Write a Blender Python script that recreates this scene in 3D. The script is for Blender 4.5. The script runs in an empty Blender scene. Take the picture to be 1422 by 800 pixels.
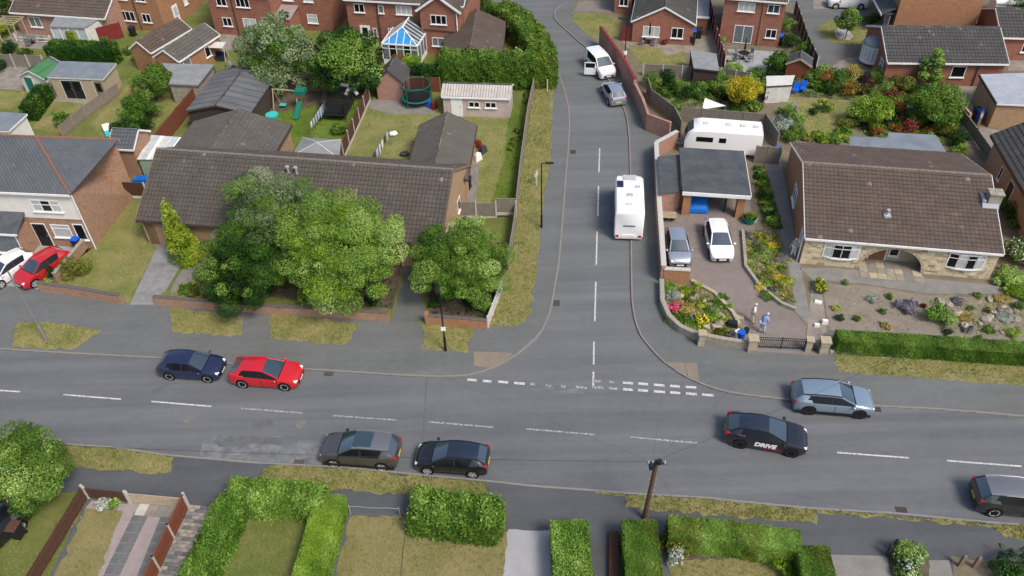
import bpy, bmesh, math, random
import numpy as np
from mathutils import Vector, Matrix
from mathutils.geometry import tessellate_polygon
PI = math.pi
rad = math.radians
sc = bpy.context.scene
col = sc.collection
# ------------------------------------------------------------------ camera, sky, sun, exposure
F, D, R, H = 1146.4, 0.7249, -0.0321, 39.36        # focal (px of a 1422 px frame), pitch, roll, height
cd = bpy.data.cameras.new('camera'); cam = bpy.data.objects.new('camera', cd); col.objects.link(cam)
cd.sensor_width = 36; cd.lens = F / 1422 * 36; cd.clip_start = .5; cd.clip_end = 3000
cam.matrix_world = Matrix.Translation((0, 0, H)) @ Matrix.Rotation(PI / 2 - D, 4, 'X') @ Matrix.Rotation(R, 4, 'Z')
sc.camera = cam
SUN_EL, SUN_AZ = rad(52), rad(138)                  # azimuth clockwise from +Y: behind the camera, to its right
w = bpy.data.worlds.new('World'); sc.world = w; w.use_nodes = True
wn = w.node_tree; bg = wn.nodes['Background']
sky = wn.nodes.new('ShaderNodeTexSky'); sky.sky_type = 'NISHITA'; sky.sun_disc = False
sky.sun_elevation = SUN_EL; sky.sun_rotation = SUN_AZ; sky.dust_density = 3.5; sky.air_density = 1.0; sky.ozone_density = 1.0
wn.links.new(sky.outputs[0], bg.inputs[0]); bg.inputs[1].default_value = .095
sl = bpy.data.lights.new('sun', 'SUN'); sl.energy = 1.5; sl.angle = rad(17); sl.color = (1, .93, .84)
so = bpy.data.objects.new('sun', sl); col.objects.link(so)
sd = Vector((math.sin(SUN_AZ) * math.cos(SUN_EL), math.cos(SUN_AZ) * math.cos(SUN_EL), math.sin(SUN_EL)))
so.rotation_euler = sd.to_track_quat('Z', 'Y').to_euler(); so.location = sd * 120
vs = sc.view_settings; vs.view_transform = 'Standard'; vs.look = 'None'; vs.gamma = 1; vs.exposure = .9
# ------------------------------------------------------------------ ground survey: photo point -> metres on the level z
def G(px, py, z=.1):
    u = px - 711; v = py - 400; c, s = math.cos(R), math.sin(R)
    a = (c * u + s * v) / F; b = (-s * u + c * v) / F
    dy = math.cos(D) - b * math.sin(D); dz = -math.sin(D) - b * math.cos(D)
    t = (z - H) / dz
    return Vector((t * a, t * dy, z))
def ang(a, b): return math.atan2(b[1] - a[1], b[0] - a[0])
def lerp(a, b, t): return a + (b - a) * t
# ------------------------------------------------------------------ materials
MATS = {}
def srgb(h):
    return tuple(((int(h[i:i + 2], 16) / 255) ** 2.2) for i in (0, 2, 4)) + (1,)
def C(c):
    if isinstance(c, str): return srgb(c)
    return tuple(c) + (1,) if len(c) == 3 else c
class NT:
    def __init__(s, name):
        m = bpy.data.materials.new(name); m.use_nodes = True; s.m = m; s.t = m.node_tree; s.b = s.t.nodes['Principled BSDF']; s.L = s.t.links.new
    def n(s, typ, **k):
        x = s.t.nodes.new('ShaderNode' + typ)
        for a, v in k.items(): setattr(x, a, v)
        return x
    def coord(s, scale=(1, 1, 1), rz=0, out='Object'):
        tc = s.n('TexCoord'); mp = s.n('Mapping'); s.L(tc.outputs[out], mp.inputs[0]); mp.inputs['Scale'].default_value = scale; mp.inputs['Rotation'].default_value[2] = rz
        return mp.outputs[0]
    def noise(s, vec, scale, detail=4, rough=.6):
        x = s.n('TexNoise'); x.inputs['Scale'].default_value = scale; x.inputs['Detail'].default_value = detail; x.inputs['Roughness'].default_value = rough; s.L(vec, x.inputs[0]); return x.outputs[0]
    def ramp(s, fac, stops, interp='LINEAR'):
        r = s.n('ValToRGB'); e = r.color_ramp.elements; r.color_ramp.interpolation = interp
        while len(e) < len(stops): e.new(.5)
        for i, (p, c) in enumerate(stops): e[i].position = p; e[i].color = C(c)
        s.L(fac, r.inputs[0]); return r.outputs[0]
    def mix(s, fac, a, b, mode='MIX'):
        x = s.n('MixRGB', blend_type=mode)
        for i, v in ((0, fac), (1, a), (2, b)):
            if hasattr(v, 'is_linked') or hasattr(v, 'links'): s.L(v, x.inputs[i])
            else: x.inputs[i].default_value = v if i == 0 else C(v)
        return x.outputs[0]
    def bump(s, h, st=.3, dist=.02):
        x = s.n('Bump'); x.inputs[0].default_value = st; x.inputs[1].default_value = dist; s.L(h, x.inputs['Height']); s.L(x.outputs[0], s.b.inputs['Normal'])
def mat(name, c1, c2=None, scale=2., rough=.85, bump=0, bs=30., metal=0, coat=0, spec=.18, stretch=(1, 1, 1), lo=.35, hi=.65, c3=None, fine=None):
    if name in MATS: return MATS[name]
    k = NT(name); b = k.b
    b.inputs['Roughness'].default_value = rough; b.inputs['Metallic'].default_value = metal; b.inputs['Specular IOR Level'].default_value = spec
    b.inputs['Coat Weight'].default_value = coat; b.inputs['Coat Roughness'].default_value = .05
    if c2 is None: b.inputs['Base Color'].default_value = C(c1)
    else:
        v = k.coord(stretch); o = k.ramp(k.noise(v, scale, 5), [(lo, c1), (hi, c2)])
        if fine: o = k.mix(fine, o, k.ramp(k.noise(v, bs, 3), [(.3, c1), (.7, c3 or c2)]))
        k.L(o, b.inputs['Base Color'])
    if bump: k.bump(k.noise(k.coord(stretch), bs, 3), bump)
    MATS[name] = k.m; return k.m
def tinted(name, stops, rough=.8, spec=.25, nscale=0, trans=0):       # colour by a random value kept on every small piece
    k = NT(name); a = k.n('Attribute'); a.attribute_name = 'tint'; fac = a.outputs['Fac']
    if nscale:
        ad = k.n('Math', operation='ADD'); mm = k.n('Math', operation='MULTIPLY_ADD'); k.L(k.noise(k.coord(), nscale, 4), mm.inputs[0]); mm.inputs[1].default_value = .7; mm.inputs[2].default_value = -.35
        k.L(fac, ad.inputs[0]); k.L(mm.outputs[0], ad.inputs[1]); fac = ad.outputs[0]
    o = k.ramp(fac, stops); k.L(o, k.b.inputs['Base Color']); k.b.inputs['Roughness'].default_value = rough; k.b.inputs['Specular IOR Level'].default_value = spec
    if trans:
        tr = k.n('BsdfTranslucent'); k.L(o, tr.inputs[0]); ms = k.n('MixShader'); ms.inputs[0].default_value = trans
        out = k.t.nodes['Material Output']; k.L(k.b.outputs[0], ms.inputs[1]); k.L(tr.outputs[0], ms.inputs[2]); k.L(ms.outputs[0], out.inputs[0])
    MATS[name] = k.m; return k.m
def brick(name, c1, c2, cm, bw=.225, bh=.075, wear=None):
    k = NT(name); tc = k.n('TexCoord'); gn = k.n('NewGeometry'); nm = k.n('VectorTransform', vector_type='NORMAL', convert_from='WORLD', convert_to='OBJECT'); k.L(gn.outputs['Normal'], nm.inputs[0])
    sx = k.n('SeparateXYZ'); k.L(tc.outputs['Object'], sx.inputs[0]); sn = k.n('SeparateXYZ'); k.L(nm.outputs[0], sn.inputs[0])
    ab = k.n('Math', operation='ABSOLUTE'); k.L(sn.outputs[0], ab.inputs[0]); gt = k.n('Math', operation='GREATER_THAN'); k.L(ab.outputs[0], gt.inputs[0]); gt.inputs[1].default_value = .7
    mx = k.n('Mix'); k.L(gt.outputs[0], mx.inputs[0]); k.L(sx.outputs[0], mx.inputs[2]); k.L(sx.outputs[1], mx.inputs[3])
    cb = k.n('CombineXYZ'); k.L(mx.outputs[0], cb.inputs[0]); k.L(sx.outputs[2], cb.inputs[1])
    bt = k.n('TexBrick'); k.L(cb.outputs[0], bt.inputs[0]); bt.inputs['Scale'].default_value = 1; bt.inputs['Brick Width'].default_value = bw; bt.inputs['Row Height'].default_value = bh
    bt.inputs['Mortar Size'].default_value = .006; bt.inputs['Color1'].default_value = C(c1); bt.inputs['Color2'].default_value = C(c2); bt.inputs['Mortar'].default_value = C(cm)
    n1 = k.noise(k.coord((1, 1, 1)), .9, 5); o = k.mix(k.ramp(n1, [(.45, (0, 0, 0)), (.75, (.5, .5, .5))]), bt.outputs[0], wear or c2)
    n2 = k.noise(k.coord((4, 4, 12)), 1.5, 3); o = k.mix(.35, o, k.ramp(n2, [(.3, c1), (.7, c2)]))
    o = k.mix(.7, o, k.ramp(k.noise(k.coord((1.2, 1.2, 4)), 1.3, 6, .7), [(.3, (.62, .6, .58)), (.5, (.95, .95, .95)), (.7, (1.12, 1.1, 1.08))]), 'MULTIPLY'); o = k.mix(.5, o, k.ramp(k.noise(k.coord((5, 5, 14)), 1.2, 2), [(.35, (.72, .7, .68)), (.65, (1.1, 1.1, 1.1))]), 'MULTIPLY')
    k.L(o, k.b.inputs['Base Color']); k.b.inputs['Roughness'].default_value = .9; k.b.inputs['Specular IOR Level'].default_value = .2; k.bump(bt.outputs['Fac'], -.3, .01)
    MATS[name] = k.m; return k.m
def grassmat(name, a, b, c, sc_=.45):
    k = NT(name); v = k.coord(); n1 = k.noise(v, sc_, 6, .62); o = k.ramp(n1, [(.36, a), (.5, b), (.66, c)])
    o = k.mix(.35, o, k.ramp(k.noise(v, 9, 4, .7), [(.3, a), (.5, b), (.72, c)])); o = k.mix(.25, o, k.ramp(k.noise(v, 45, 2), [(.35, a), (.65, c)]))
    k.L(o, k.b.inputs['Base Color']); k.b.inputs['Roughness'].default_value = .95; k.b.inputs['Specular IOR Level'].default_value = .1; k.bump(k.noise(v, 25, 4, .7), .8, .05)
    MATS[name] = k.m; return k.m
def tarmac(name, base, light, dark, blot=1., seams=0):
    k = NT(name); v = k.coord(); vs_ = k.coord((.18, 1.6, 1), rad(8))
    o = k.ramp(k.noise(v, .28, 6, .6), [(.3, dark), (.5, base), (.72, light)])
    o = k.mix(.55, o, k.ramp(k.noise(vs_, .5, 5, .7), [(.33, dark), (.64, light)]))
    o = k.mix(.25 * blot, o, k.ramp(k.noise(v, 2.2, 5, .7), [(.35, dark), (.65, light)]))
    o = k.mix(.22, o, k.ramp(k.noise(v, 60, 2), [(.3, dark), (.7, light)]))
    cr = k.n('TexVoronoi', feature='DISTANCE_TO_EDGE'); k.L(k.coord((.25, .11, 1), .13), cr.inputs[0]); cr.inputs['Scale'].default_value = 1.2
    if seams:
        o = k.mix(.3, o, k.ramp(k.noise(k.coord((.03, .95, 1), rad(8)), .9, 3), [(.38, dark), (.62, light)]))
        o = k.mix(k.ramp(k.noise(v, .55, 3), [(.66, (0, 0, 0)), (.74, (.5, .5, .5))]), o, dark)
        o = k.mix(k.ramp(cr.outputs[0], [(0, (.16, .16, .16)), (.006, (0, 0, 0))]), o, dark)
    k.L(o, k.b.inputs['Base Color']); k.b.inputs['Roughness'].default_value = .88; k.b.inputs['Specular IOR Level'].default_value = .18; k.bump(k.noise(v, 70, 3), .35, .01)
    MATS[name] = k.m; return k.m
def paint(name, c, metal=.0, rough=.3): return mat(name, c, None, rough=rough, metal=metal, coat=1, spec=.5)
m = mat
tarmac('road_tar', (.122, .128, .136), (.172, .179, .187), (.09, .095, .103), 1, 1)
tarmac('side_tar', (.13, .138, .143), (.178, .187, .192), (.096, .103, .108), 1, 1)
tarmac('path_tar', (.126, .132, .132), (.168, .174, .17), (.095, .1, .1), 1.)
tarmac('path_dark', (.085, .09, .096), (.115, .12, .126), (.064, .068, .074), .9)
tarmac('drive_pink', (.205, .172, .155), (.26, .222, .2), (.15, .128, .116), 1.6)
tarmac('drive_grey', (.2, .2, .2), (.33, .33, .33), (.12, .12, .12), 1.6)
m('patch', (.115, .12, .125), (.2, .21, .215), 1.6, bump=.3, bs=50)
m('patch_dark', (.1, .104, .11), (.135, .138, .142), 2, bump=.2, bs=50)
m('kerb', (.26, .245, .22), (.17, .16, .145), 1.2, bump=.2)
m('tactile', (.24, .195, .15), (.19, .165, .14), 1.5, bump=.2)
k = NT('marking'); v_ = k.coord(); k.b.inputs['Roughness'].default_value = .7
k.L(k.ramp(k.noise(v_, 7, 5, .7), [(.36, (.2, .205, .21)), (.5, (.5, .5, .5)), (.7, (.66, .66, .65))]), k.b.inputs['Base Color']); MATS['marking'] = k.m
k = NT('marking_worn'); v_ = k.coord(); k.b.inputs['Roughness'].default_value = .75
k.L(k.ramp(k.noise(v_, 6, 5, .75), [(.42, (.12, .125, .13)), (.55, (.34, .35, .355)), (.68, (.6, .6, .6))]), k.b.inputs['Base Color']); MATS['marking_worn'] = k.m
grassmat('lawn_dry', (.1, .15, .03), (.195, .2, .068), (.31, .26, .125))
grassmat('lawn_mid', (.075, .12, .022), (.14, .165, .045), (.23, .21, .085))
grassmat('lawn_green', (.06, .125, .012), (.1, .175, .022), (.19, .215, .055))
grassmat('verge', (.11, .145, .035), (.21, .205, .075), (.34, .275, .14), .8)
grassmat('lawn_straw', (.13, .145, .045), (.225, .195, .085), (.3, .24, .13))
grassmat('field', (.06, .11, .015), (.1, .15, .03), (.16, .17, .05), .1)
m('soil', (.17, .145, .1), (.09, .085, .05), 1.1, bump=.8, bs=12, c3=(.24, .2, .15), fine=.45)
m('soil_dark', (.085, .065, .05), (.13, .1, .075), 2, bump=.6, bs=18)
m('gravel_bed', (.22, .187, .155), (.125, .11, .088), .9, bump=.9, bs=14, c3=(.33, .28, .24), fine=.5)
m('gravel_white', (.33, .33, .345), (.24, .24, .25), 1.2, bump=.6, bs=30, c3=(.43, .43, .43), fine=.5)
m('flag_dark', (.15, .155, .155), (.11, .115, .115), 1.5, bump=.25)
m('gravel_mauve', (.27, .225, .215), (.19, .155, .15), 2, bump=.7, bs=26, c3=(.45, .39, .37), fine=.5)
m('concrete', (.22, .21, .195), (.15, .145, .135), 1.1, bump=.3, bs=14, c3=(.28, .27, .25), fine=.35)
m('coping_dark', (.1, .092, .092), (.15, .135, .125), 2, bump=.3)
m('ridge_pale', (.15, .13, .11), (.22, .2, .17), 5, bump=.3)
m('concrete_pale', (.5, .49, .46), (.4, .39, .36), 1.5, bump=.2)
m('flag', (.29, .255, .215), (.2, .18, .155), 1.1, bump=.25)
m('flag_grey', (.33, .34, .35), (.25, .26, .27), 1.1, bump=.2)
m('stone', (.44, .38, .27), (.34, .29, .2), 3, bump=.4)
m('stone_grey', (.36, .33, .27), (.24, .22, .18), 3, bump=.5)
m('render_white', (.72, .7, .65), (.64, .62, .57), 1.2, bump=.08)
m('render_pink', (.5, .41, .38), (.42, .34, .31), 1.4, bump=.15)
m('white', (.78, .78, .77), (.7, .7, .69), 2, rough=.5)
m('white_dirty', (.62, .61, .58), (.5, .5, .47), 2, rough=.6)
m('plastic_white', (.8, .8, .8), rough=.25, coat=.3)
m('felt', (.06, .068, .077), (.09, .098, .108), 1.1, bump=.25, bs=40)
m('felt_pale', (.2, .21, .215), (.26, .27, .275), 1.2, bump=.2)
m('felt_blue', (.15, .175, .21), (.2, .225, .255), .9, bump=.15)
m('felt_green', (.05, .15, .06), (.07, .2, .085), 1.2, bump=.2)
m('corrugated', (.48, .51, .55), (.4, .43, .47), 1.5, rough=.5)
m('asbestos', (.5, .47, .43), (.4, .37, .33), 1.3, bump=.2)
m('timber_brown', (.105, .052, .036), (.075, .036, .026), 4, stretch=(4, 4, .5), bump=.3)
m('timber_red', (.2, .07, .038), (.15, .05, .03), 4, stretch=(4, 4, .5), bump=.2)
m('timber_grey', (.25, .22, .185), (.175, .155, .13), 4, stretch=(4, 4, .5), bump=.3)
m('timber_pale', (.45, .37, .26), (.36, .29, .2), 4, stretch=(4, 4, .5), bump=.2)
m('timber_mid', (.26, .19, .13), (.19, .135, .09), 4, stretch=(4, 4, .5), bump=.2)
m('timber_dark', (.05, .038, .032), (.075, .055, .045), 4, stretch=(4, 4, .5), bump=.3)
m('pole_wood', (.14, .075, .05), (.09, .05, .036), 5, stretch=(4, 4, .4), bump=.4)
m('red_paint', (.2, .035, .03), (.15, .026, .024), 2, rough=.7)
m('black_metal', (.016, .016, .018), rough=.45, metal=.2)
m('grey_metal', (.3, .31, .32), rough=.4, metal=.6)
m('galv', (.55, .56, .57), rough=.4, metal=.5)
m('rubber', (.018, .018, .019), rough=.8)
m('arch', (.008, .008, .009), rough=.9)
m('rim', (.6, .61, .62), rough=.4, metal=.3)
m('rim_dark', (.05, .05, .053), rough=.4, metal=.5)
m('chrome', (.7, .7, .71), rough=.2, metal=.9)
m('glass', (.008, .01, .012), rough=.1, spec=.22)
m('glass_blue', (.03, .05, .07), rough=.05, spec=1, coat=1)
m('glass_grey', (.16, .19, .2), (.1, .125, .135), 3, rough=.1, spec=.6)
m('glass_curtain', (.5, .52, .51), (.34, .37, .37), 5, rough=.15, spec=.6, stretch=(3, 3, .6))
m('glass_pale', (.52, .57, .58), (.4, .46, .48), 1.5, rough=.15, spec=.6)
m('conservatory_blue', (.05, .3, .62), (.035, .22, .5), 1.5, rough=.15, spec=.6)
m('conservatory_dark', (.05, .075, .09), (.09, .12, .14), 1.5, rough=.1, spec=.7)
m('headlamp', (.75, .77, .78), rough=.12, coat=.6)
m('taillamp', (.42, .012, .016), rough=.2, coat=.6)
m('plate_white', (.75, .75, .74), rough=.4)
m('plate_yellow', (.75, .5, .05), rough=.4)
m('blue_plastic', (.012, .1, .55), rough=.45)
m('blue_tarp', (.01, .13, .5), (.015, .17, .6), 1.5, rough=.5, bump=.5, bs=4)
m('navy', (.018, .026, .05), rough=.5)
m('dark_plastic', (.02, .02, .022), rough=.5)
m('green_plastic', (.015, .16, .12), rough=.5)
m('green_door', (.02, .19, .05), rough=.5)
m('teal', (.05, .5, .48), rough=.5)
m('cloth_white', (.7, .7, .69), rough=.9); m('cloth_blue', (.4, .48, .58), rough=.9); m('cloth_dark', (.05, .05, .06), rough=.9)
m('skin', (.5, .29, .2), rough=.6); m('hair_grey', (.55, .53, .5), rough=.8); m('cream', (.6, .53, .38), rough=.85); m('shirt_blue', (.25, .36, .6), rough=.9); m('trousers_blue', (.42, .5, .62), rough=.9); m('shoe', (.03, .03, .03), rough=.7)
m('trunk', (.11, .085, .06), (.065, .05, .036), 6, stretch=(3, 3, .5), bump=.6)
m('tile_orange', (.24, .115, .075), (.18, .09, .06), 3, bump=.2)
m('lead', (.3, .33, .36), rough=.5)
m('manhole', (.2, .19, .18), (.13, .125, .12), 6, bump=.5, bs=25)
m('felt_grey', (.1, .105, .11), (.15, .155, .16), .8, bump=.25, bs=30, stretch=(1, .3, 1))
m('drain', (.075, .05, .04), rough=.8)
m('wire', (.03, .03, .032), rough=.7)
brick('brick_red', (.27, .105, .07), (.33, .14, .095), (.32, .25, .2), wear=(.22, .1, .075))
brick('brick_orange', (.4, .2, .1), (.33, .16, .085), (.36, .28, .2), wear=(.42, .24, .14))
brick('brick_brown', (.4, .24, .155), (.31, .175, .115), (.38, .31, .25), wear=(.42, .3, .22))
brick('brick_pink', (.4, .22, .165), (.34, .185, .14), (.42, .35, .3), wear=(.42, .3, .25))
brick('brick_tan', (.42, .28, .17), (.36, .23, .135), (.4, .33, .25), wear=(.44, .32, .21))
brick('brick_path', (.17, .14, .11), (.12, .1, .085), (.07, .08, .04), .3, .15)
for nm, st in dict(
    tile_brown=[(.0, (.05, .042, .035)), (.5, (.088, .074, .062)), (.85, (.125, .107, .09)), (1, (.2, .175, .145))],
    tile_bronze=[(.0, (.062, .045, .037)), (.5, (.102, .077, .064)), (.85, (.14, .108, .09)), (1, (.22, .185, .16))],
    tile_grey=[(.0, (.042, .042, .042)), (.5, (.072, .07, .068)), (.85, (.1, .097, .093)), (1, (.16, .152, .144))],
    tile_weather=[(.0, (.07, .064, .056)), (.5, (.115, .105, .092)), (.85, (.15, .138, .12)), (1, (.21, .19, .165))],
    slate=[(.0, (.06, .068, .078)), (.5, (.095, .105, .118)), (.85, (.13, .14, .15)), (1, (.17, .175, .18))],
    stone_mix=[(.0, (.24, .18, .11)), (.3, (.46, .38, .25)), (.75, (.55, .47, .33)), (1, (.62, .54, .4))],
).items(): tinted(nm, st, .85, .25, nscale=.7)
LEAF = dict(
    bright=['36541c', '5f8032', '84a24c', 'a8bd76'], green=['2a4616', '4b6d25', '6b8c38', '8fa85a'], dark=['15280f', '264519', '3b6124', '557a34'],
    grey=['42553a', '687d54', '88996f', 'a3b08a'], yellow=['6d6a14', 'a39a1f', 'c6b935', 'd8cc55'], gold=['4c661a', '7a9628', '9fb23a', 'bdc85c'],
    lime=['456618', '70942a', '94b440', 'b0c963'], olive=['3c4516', '646b26', '858a3c', 'a5a658'], purple=['1c1018', '33202c', '47303c', '5c4450'],
    red=['4a2020', '7a3530', '9b5148', 'b07a68'], pink=['a01f45', 'd23a63', 'e2607f', 'f08aa0'], white=['9aa38a', 'd9dad0', 'ecebe4', 'f5f4f0'],
    flower=['b89a0e', 'e2c417', 'efd93a', 'f6e769'], silver=['6c7a6c', '97a497', 'b3bdb1', 'cdd3c9'], mauve=['4a4b52', '6d6c7a', '8b8896', 'a8a3ae'],
    rust=['5c3a1a', '8a5a28', 'a8773a', 'bf9452'], straw=['7a7032', 'a3954a', 'bfae66', 'd0c28a'])
LK = dict(bright=1.12, green=.92, grey=1.0, lime=.85)
for nm, cs in LEAF.items():
    lin = [tuple(v * LK.get(nm, .85) for v in C(c)[:3]) for c in cs]
    if nm in ('pink', 'white', 'flower', 'yellow', 'gold', 'silver', 'straw'): lin = [tuple(v * .9 for v in C(c)[:3]) for c in cs]
    tinted('leaf_' + nm, list(zip((.05, .35, .68, .95), lin)), .7, .2, trans=.22)
tinted('grass_blades', [(.0, (.08, .14, .02)), (.4, (.19, .22, .05)), (.7, (.36, .32, .13)), (1, (.5, .42, .22))], .9, .1, trans=.15)
def MT(x): return MATS[x] if isinstance(x, str) else x
# ------------------------------------------------------------------ mesh helpers
class MB:
    def __init__(s): s.v = []; s.f = []; s.m = []; s.t = []
    def add(s, vs, fs, mi=0, t=None):
        o = len(s.v); s.v.extend([tuple(p) for p in vs])
        for f in fs: s.f.append(tuple(i + o for i in f)); s.m.append(mi); s.t.append(random.random() if t is None else t)
        return s
    def hexa(s, b, t, mi=0): return s.add(list(b) + list(t), [(3, 2, 1, 0), (4, 5, 6, 7), (0, 1, 5, 4), (1, 2, 6, 5), (2, 3, 7, 6), (3, 0, 4, 7)], mi)
    def box(s, x0, y0, z0, x1, y1, z1, mi=0):
        return s.hexa([(x0, y0, z0), (x1, y0, z0), (x1, y1, z0), (x0, y1, z0)], [(x0, y0, z1), (x1, y0, z1), (x1, y1, z1), (x0, y1, z1)], mi)
    def bar(s, p, q, w, h, mi=0, up=(0, 0, 1)):                # rectangular bar between two points
        p, q = Vector(p), Vector(q); d = (q - p).normalized(); u = Vector(up)
        if abs(d.dot(u)) > .98: u = Vector((1, 0, 0))
        a = d.cross(u).normalized() * w / 2; b = a.cross(d).normalized() * h / 2
        return s.hexa([p - a - b, p + a - b, p + a + b, p - a + b], [q - a - b, q + a - b, q + a + b, q - a + b], mi)
    def prism(s, poly, z0, z1, mi=0, bottom=True):
        P = list(poly); n = len(P)
        if sum(P[i][0] * P[(i + 1) % n][1] - P[(i + 1) % n][0] * P[i][1] for i in range(n)) < 0: P.reverse()
        fs = [tuple(range(n, 2 * n))] + [(i, (i + 1) % n, n + (i + 1) % n, n + i) for i in range(n)]
        if bottom: fs.append(tuple(reversed(range(n))))
        return s.add([(p[0], p[1], z0) for p in P] + [(p[0], p[1], z1) for p in P], fs, mi)
    def cyl(s, p, q, r0, r1=None, n=10, mi=0, caps=True):
        r1 = r0 if r1 is None else r1; p, q = Vector(p), Vector(q); d = (q - p).normalized()
        u = Vector((1, 0, 0)) if abs(d.z) > .9 else Vector((0, 0, 1)); a = d.cross(u).normalized(); b = d.cross(a)
        vs = []
        for c, r in ((p, r0), (q, r1)):
            for i in range(n): t = 2 * PI * i / n; vs.append(c + a * math.cos(t) * r + b * math.sin(t) * r)
        fs = [(i, (i + 1) % n, n + (i + 1) % n, n + i) for i in range(n)]
        if caps: fs += [tuple(reversed(range(n))), tuple(range(n, 2 * n))]
        return s.add(vs, fs, mi)
    def tube(s, pts, r, n=6, mi=0):
        for a, b in zip(pts[:-1], pts[1:]): s.cyl(a, b, r, r, n, mi)
        return s
    def ell(s, c, rx, ry, rz, seg=10, rings=6, mi=0, zmin=-1):
        vs = []; fs = []
        for j in range(rings + 1):
            ph = math.acos(max(-1, min(1, 1 - (1 - zmin) * j / rings)))
            for i in range(seg): t = 2 * PI * i / seg; vs.append((c[0] + rx * math.sin(ph) * math.cos(t), c[1] + ry * math.sin(ph) * math.sin(t), c[2] + rz * math.cos(ph)))
        for j in range(rings):
            for i in range(seg): a = j * seg + i; b = j * seg + (i + 1) % seg; fs.append((a, a + seg, b + seg, b))
        return s.add(vs, fs, mi)
    def mesh(s, name, mats, smooth=False, tint=False):
        me = bpy.data.meshes.new(name); me.from_pydata(s.v, [], s.f)
        for x in (mats if isinstance(mats, (list, tuple)) else [mats]): me.materials.append(MT(x))
        if any(s.m): me.polygons.foreach_set('material_index', s.m)
        if tint: me.attributes.new('tint', 'FLOAT', 'FACE').data.foreach_set('value', s.t)
        if smooth: me.shade_smooth(); me.set_sharp_from_angle(angle=rad(smooth if smooth > 1 else 42))
        me.update(); return me
    def build(s, name, mats, parent=None, smooth=False, tint=False, loc=None, rz=0):
        return place(name, s.mesh(name, mats, smooth, tint), parent, loc, rz)
def place(name, me, parent=None, loc=None, rz=0):
    o = bpy.data.objects.new(name, me); col.objects.link(o)
    if loc is not None: o.location = loc
    if rz: o.rotation_euler = (0, 0, rz)
    if parent is not None: o.parent = parent
    return o
def tag(o, label, cat, group=None):
    o['label'] = label; o['category'] = cat
    if group: o['group'] = group
    return o
def thing(name, label, cat, loc=(0, 0, 0), rz=0, group=None):
    o = bpy.data.objects.new(name, None); col.objects.link(o); o.empty_display_size = .3
    o.location = loc; o.rotation_euler = (0, 0, rz); return tag(o, label, cat, group)
def kind(o, k_): o['kind'] = k_; return o
def copy_tree(o, parent=None):
    c = o.copy(); col.objects.link(c); c.parent = parent
    for ch in list(o.children): copy_tree(ch, c)
    return c
def W2(pts, z=.1): return [G(p[0], p[1], z) for p in pts]
def sheet(name, pts, z, material, world=False, thick=0, parent=None):
    P = [Vector((p[0], p[1], z)) for p in pts] if world else W2(pts, z)
    mb = MB()
    if thick: mb.prism(P, z - thick, z)
    else:
        n = len(P)
        if sum(P[i][0] * P[(i + 1) % n][1] - P[(i + 1) % n][0] * P[i][1] for i in range(n)) < 0: P.reverse()
        mb.add(P, [tuple(range(n))])
    o = mb.build(name, material, parent)
    if parent is None: kind(o, 'structure')
    return o
def poly_samples(P, n, rng):
    tris = [[P[i] for i in t] for t in tessellate_polygon([[Vector((p[0], p[1], 0)) for p in P]])]
    A = np.array([[(q[0], q[1]) for q in t] for t in tris]); ar = np.abs(np.cross(A[:, 1] - A[:, 0], A[:, 2] - A[:, 0])) / 2
    ix = rng.choice(len(A), n, p=ar / ar.sum()); r = rng.random((n, 2)); r1 = np.sqrt(r[:, :1])
    return A[ix, 0] * (1 - r1) + A[ix, 1] * r1 * (1 - r[:, 1:]) + A[ix, 2] * r1 * r[:, 1:]
def poly_area(P): return abs(sum(P[i][0] * P[(i + 1) % len(P)][1] - P[(i + 1) % len(P)][0] * P[i][1] for i in range(len(P)))) / 2
def npmesh(name, verts, nper, material, tint):
    """verts (n*nper,3): n separate faces of nper corners"""
    n = len(verts) // nper; me = bpy.data.meshes.new(name); me.vertices.add(len(verts)); me.vertices.foreach_set('co', np.ascontiguousarray(verts, dtype=np.float32).ravel())
    me.loops.add(len(verts)); me.loops.foreach_set('vertex_index', np.arange(len(verts), dtype=np.int32))
    me.polygons.add(n); me.polygons.foreach_set('loop_start', np.arange(0, len(verts), nper, dtype=np.int32))
    me.update(calc_edges=True); me.materials.append(MT(material))
    me.attributes.new('tint', 'FLOAT', 'FACE').data.foreach_set('value', np.ascontiguousarray(tint, dtype=np.float32)); return me
def leaves(P, Nrm, size, tint, rng, droop=0., aspect=.62, lean=.75):
    """leaf quads (kite shaped) at points P facing about Nrm"""
    n = len(P); Nn = Nrm + rng.normal(0, lean, (n, 3)); Nn /= np.linalg.norm(Nn, axis=1, keepdims=True) + 1e-9
    t = rng.normal(0, 1, (n, 3)); t[:, 2] -= droop * 2; t -= Nn * (t * Nn).sum(1, keepdims=True); t /= np.linalg.norm(t, axis=1, keepdims=True) + 1e-9
    b = np.cross(Nn, t); s = (size * rng.uniform(.6, 1.35, n))[:, None]
    V = np.stack([P - t * s * .55, P + b * s * aspect * .5 - Nn * s * .1, P + t * s * .55, P - b * s * aspect * .5 - Nn * s * .1], 1)
    return V.reshape(-1, 3)

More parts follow.
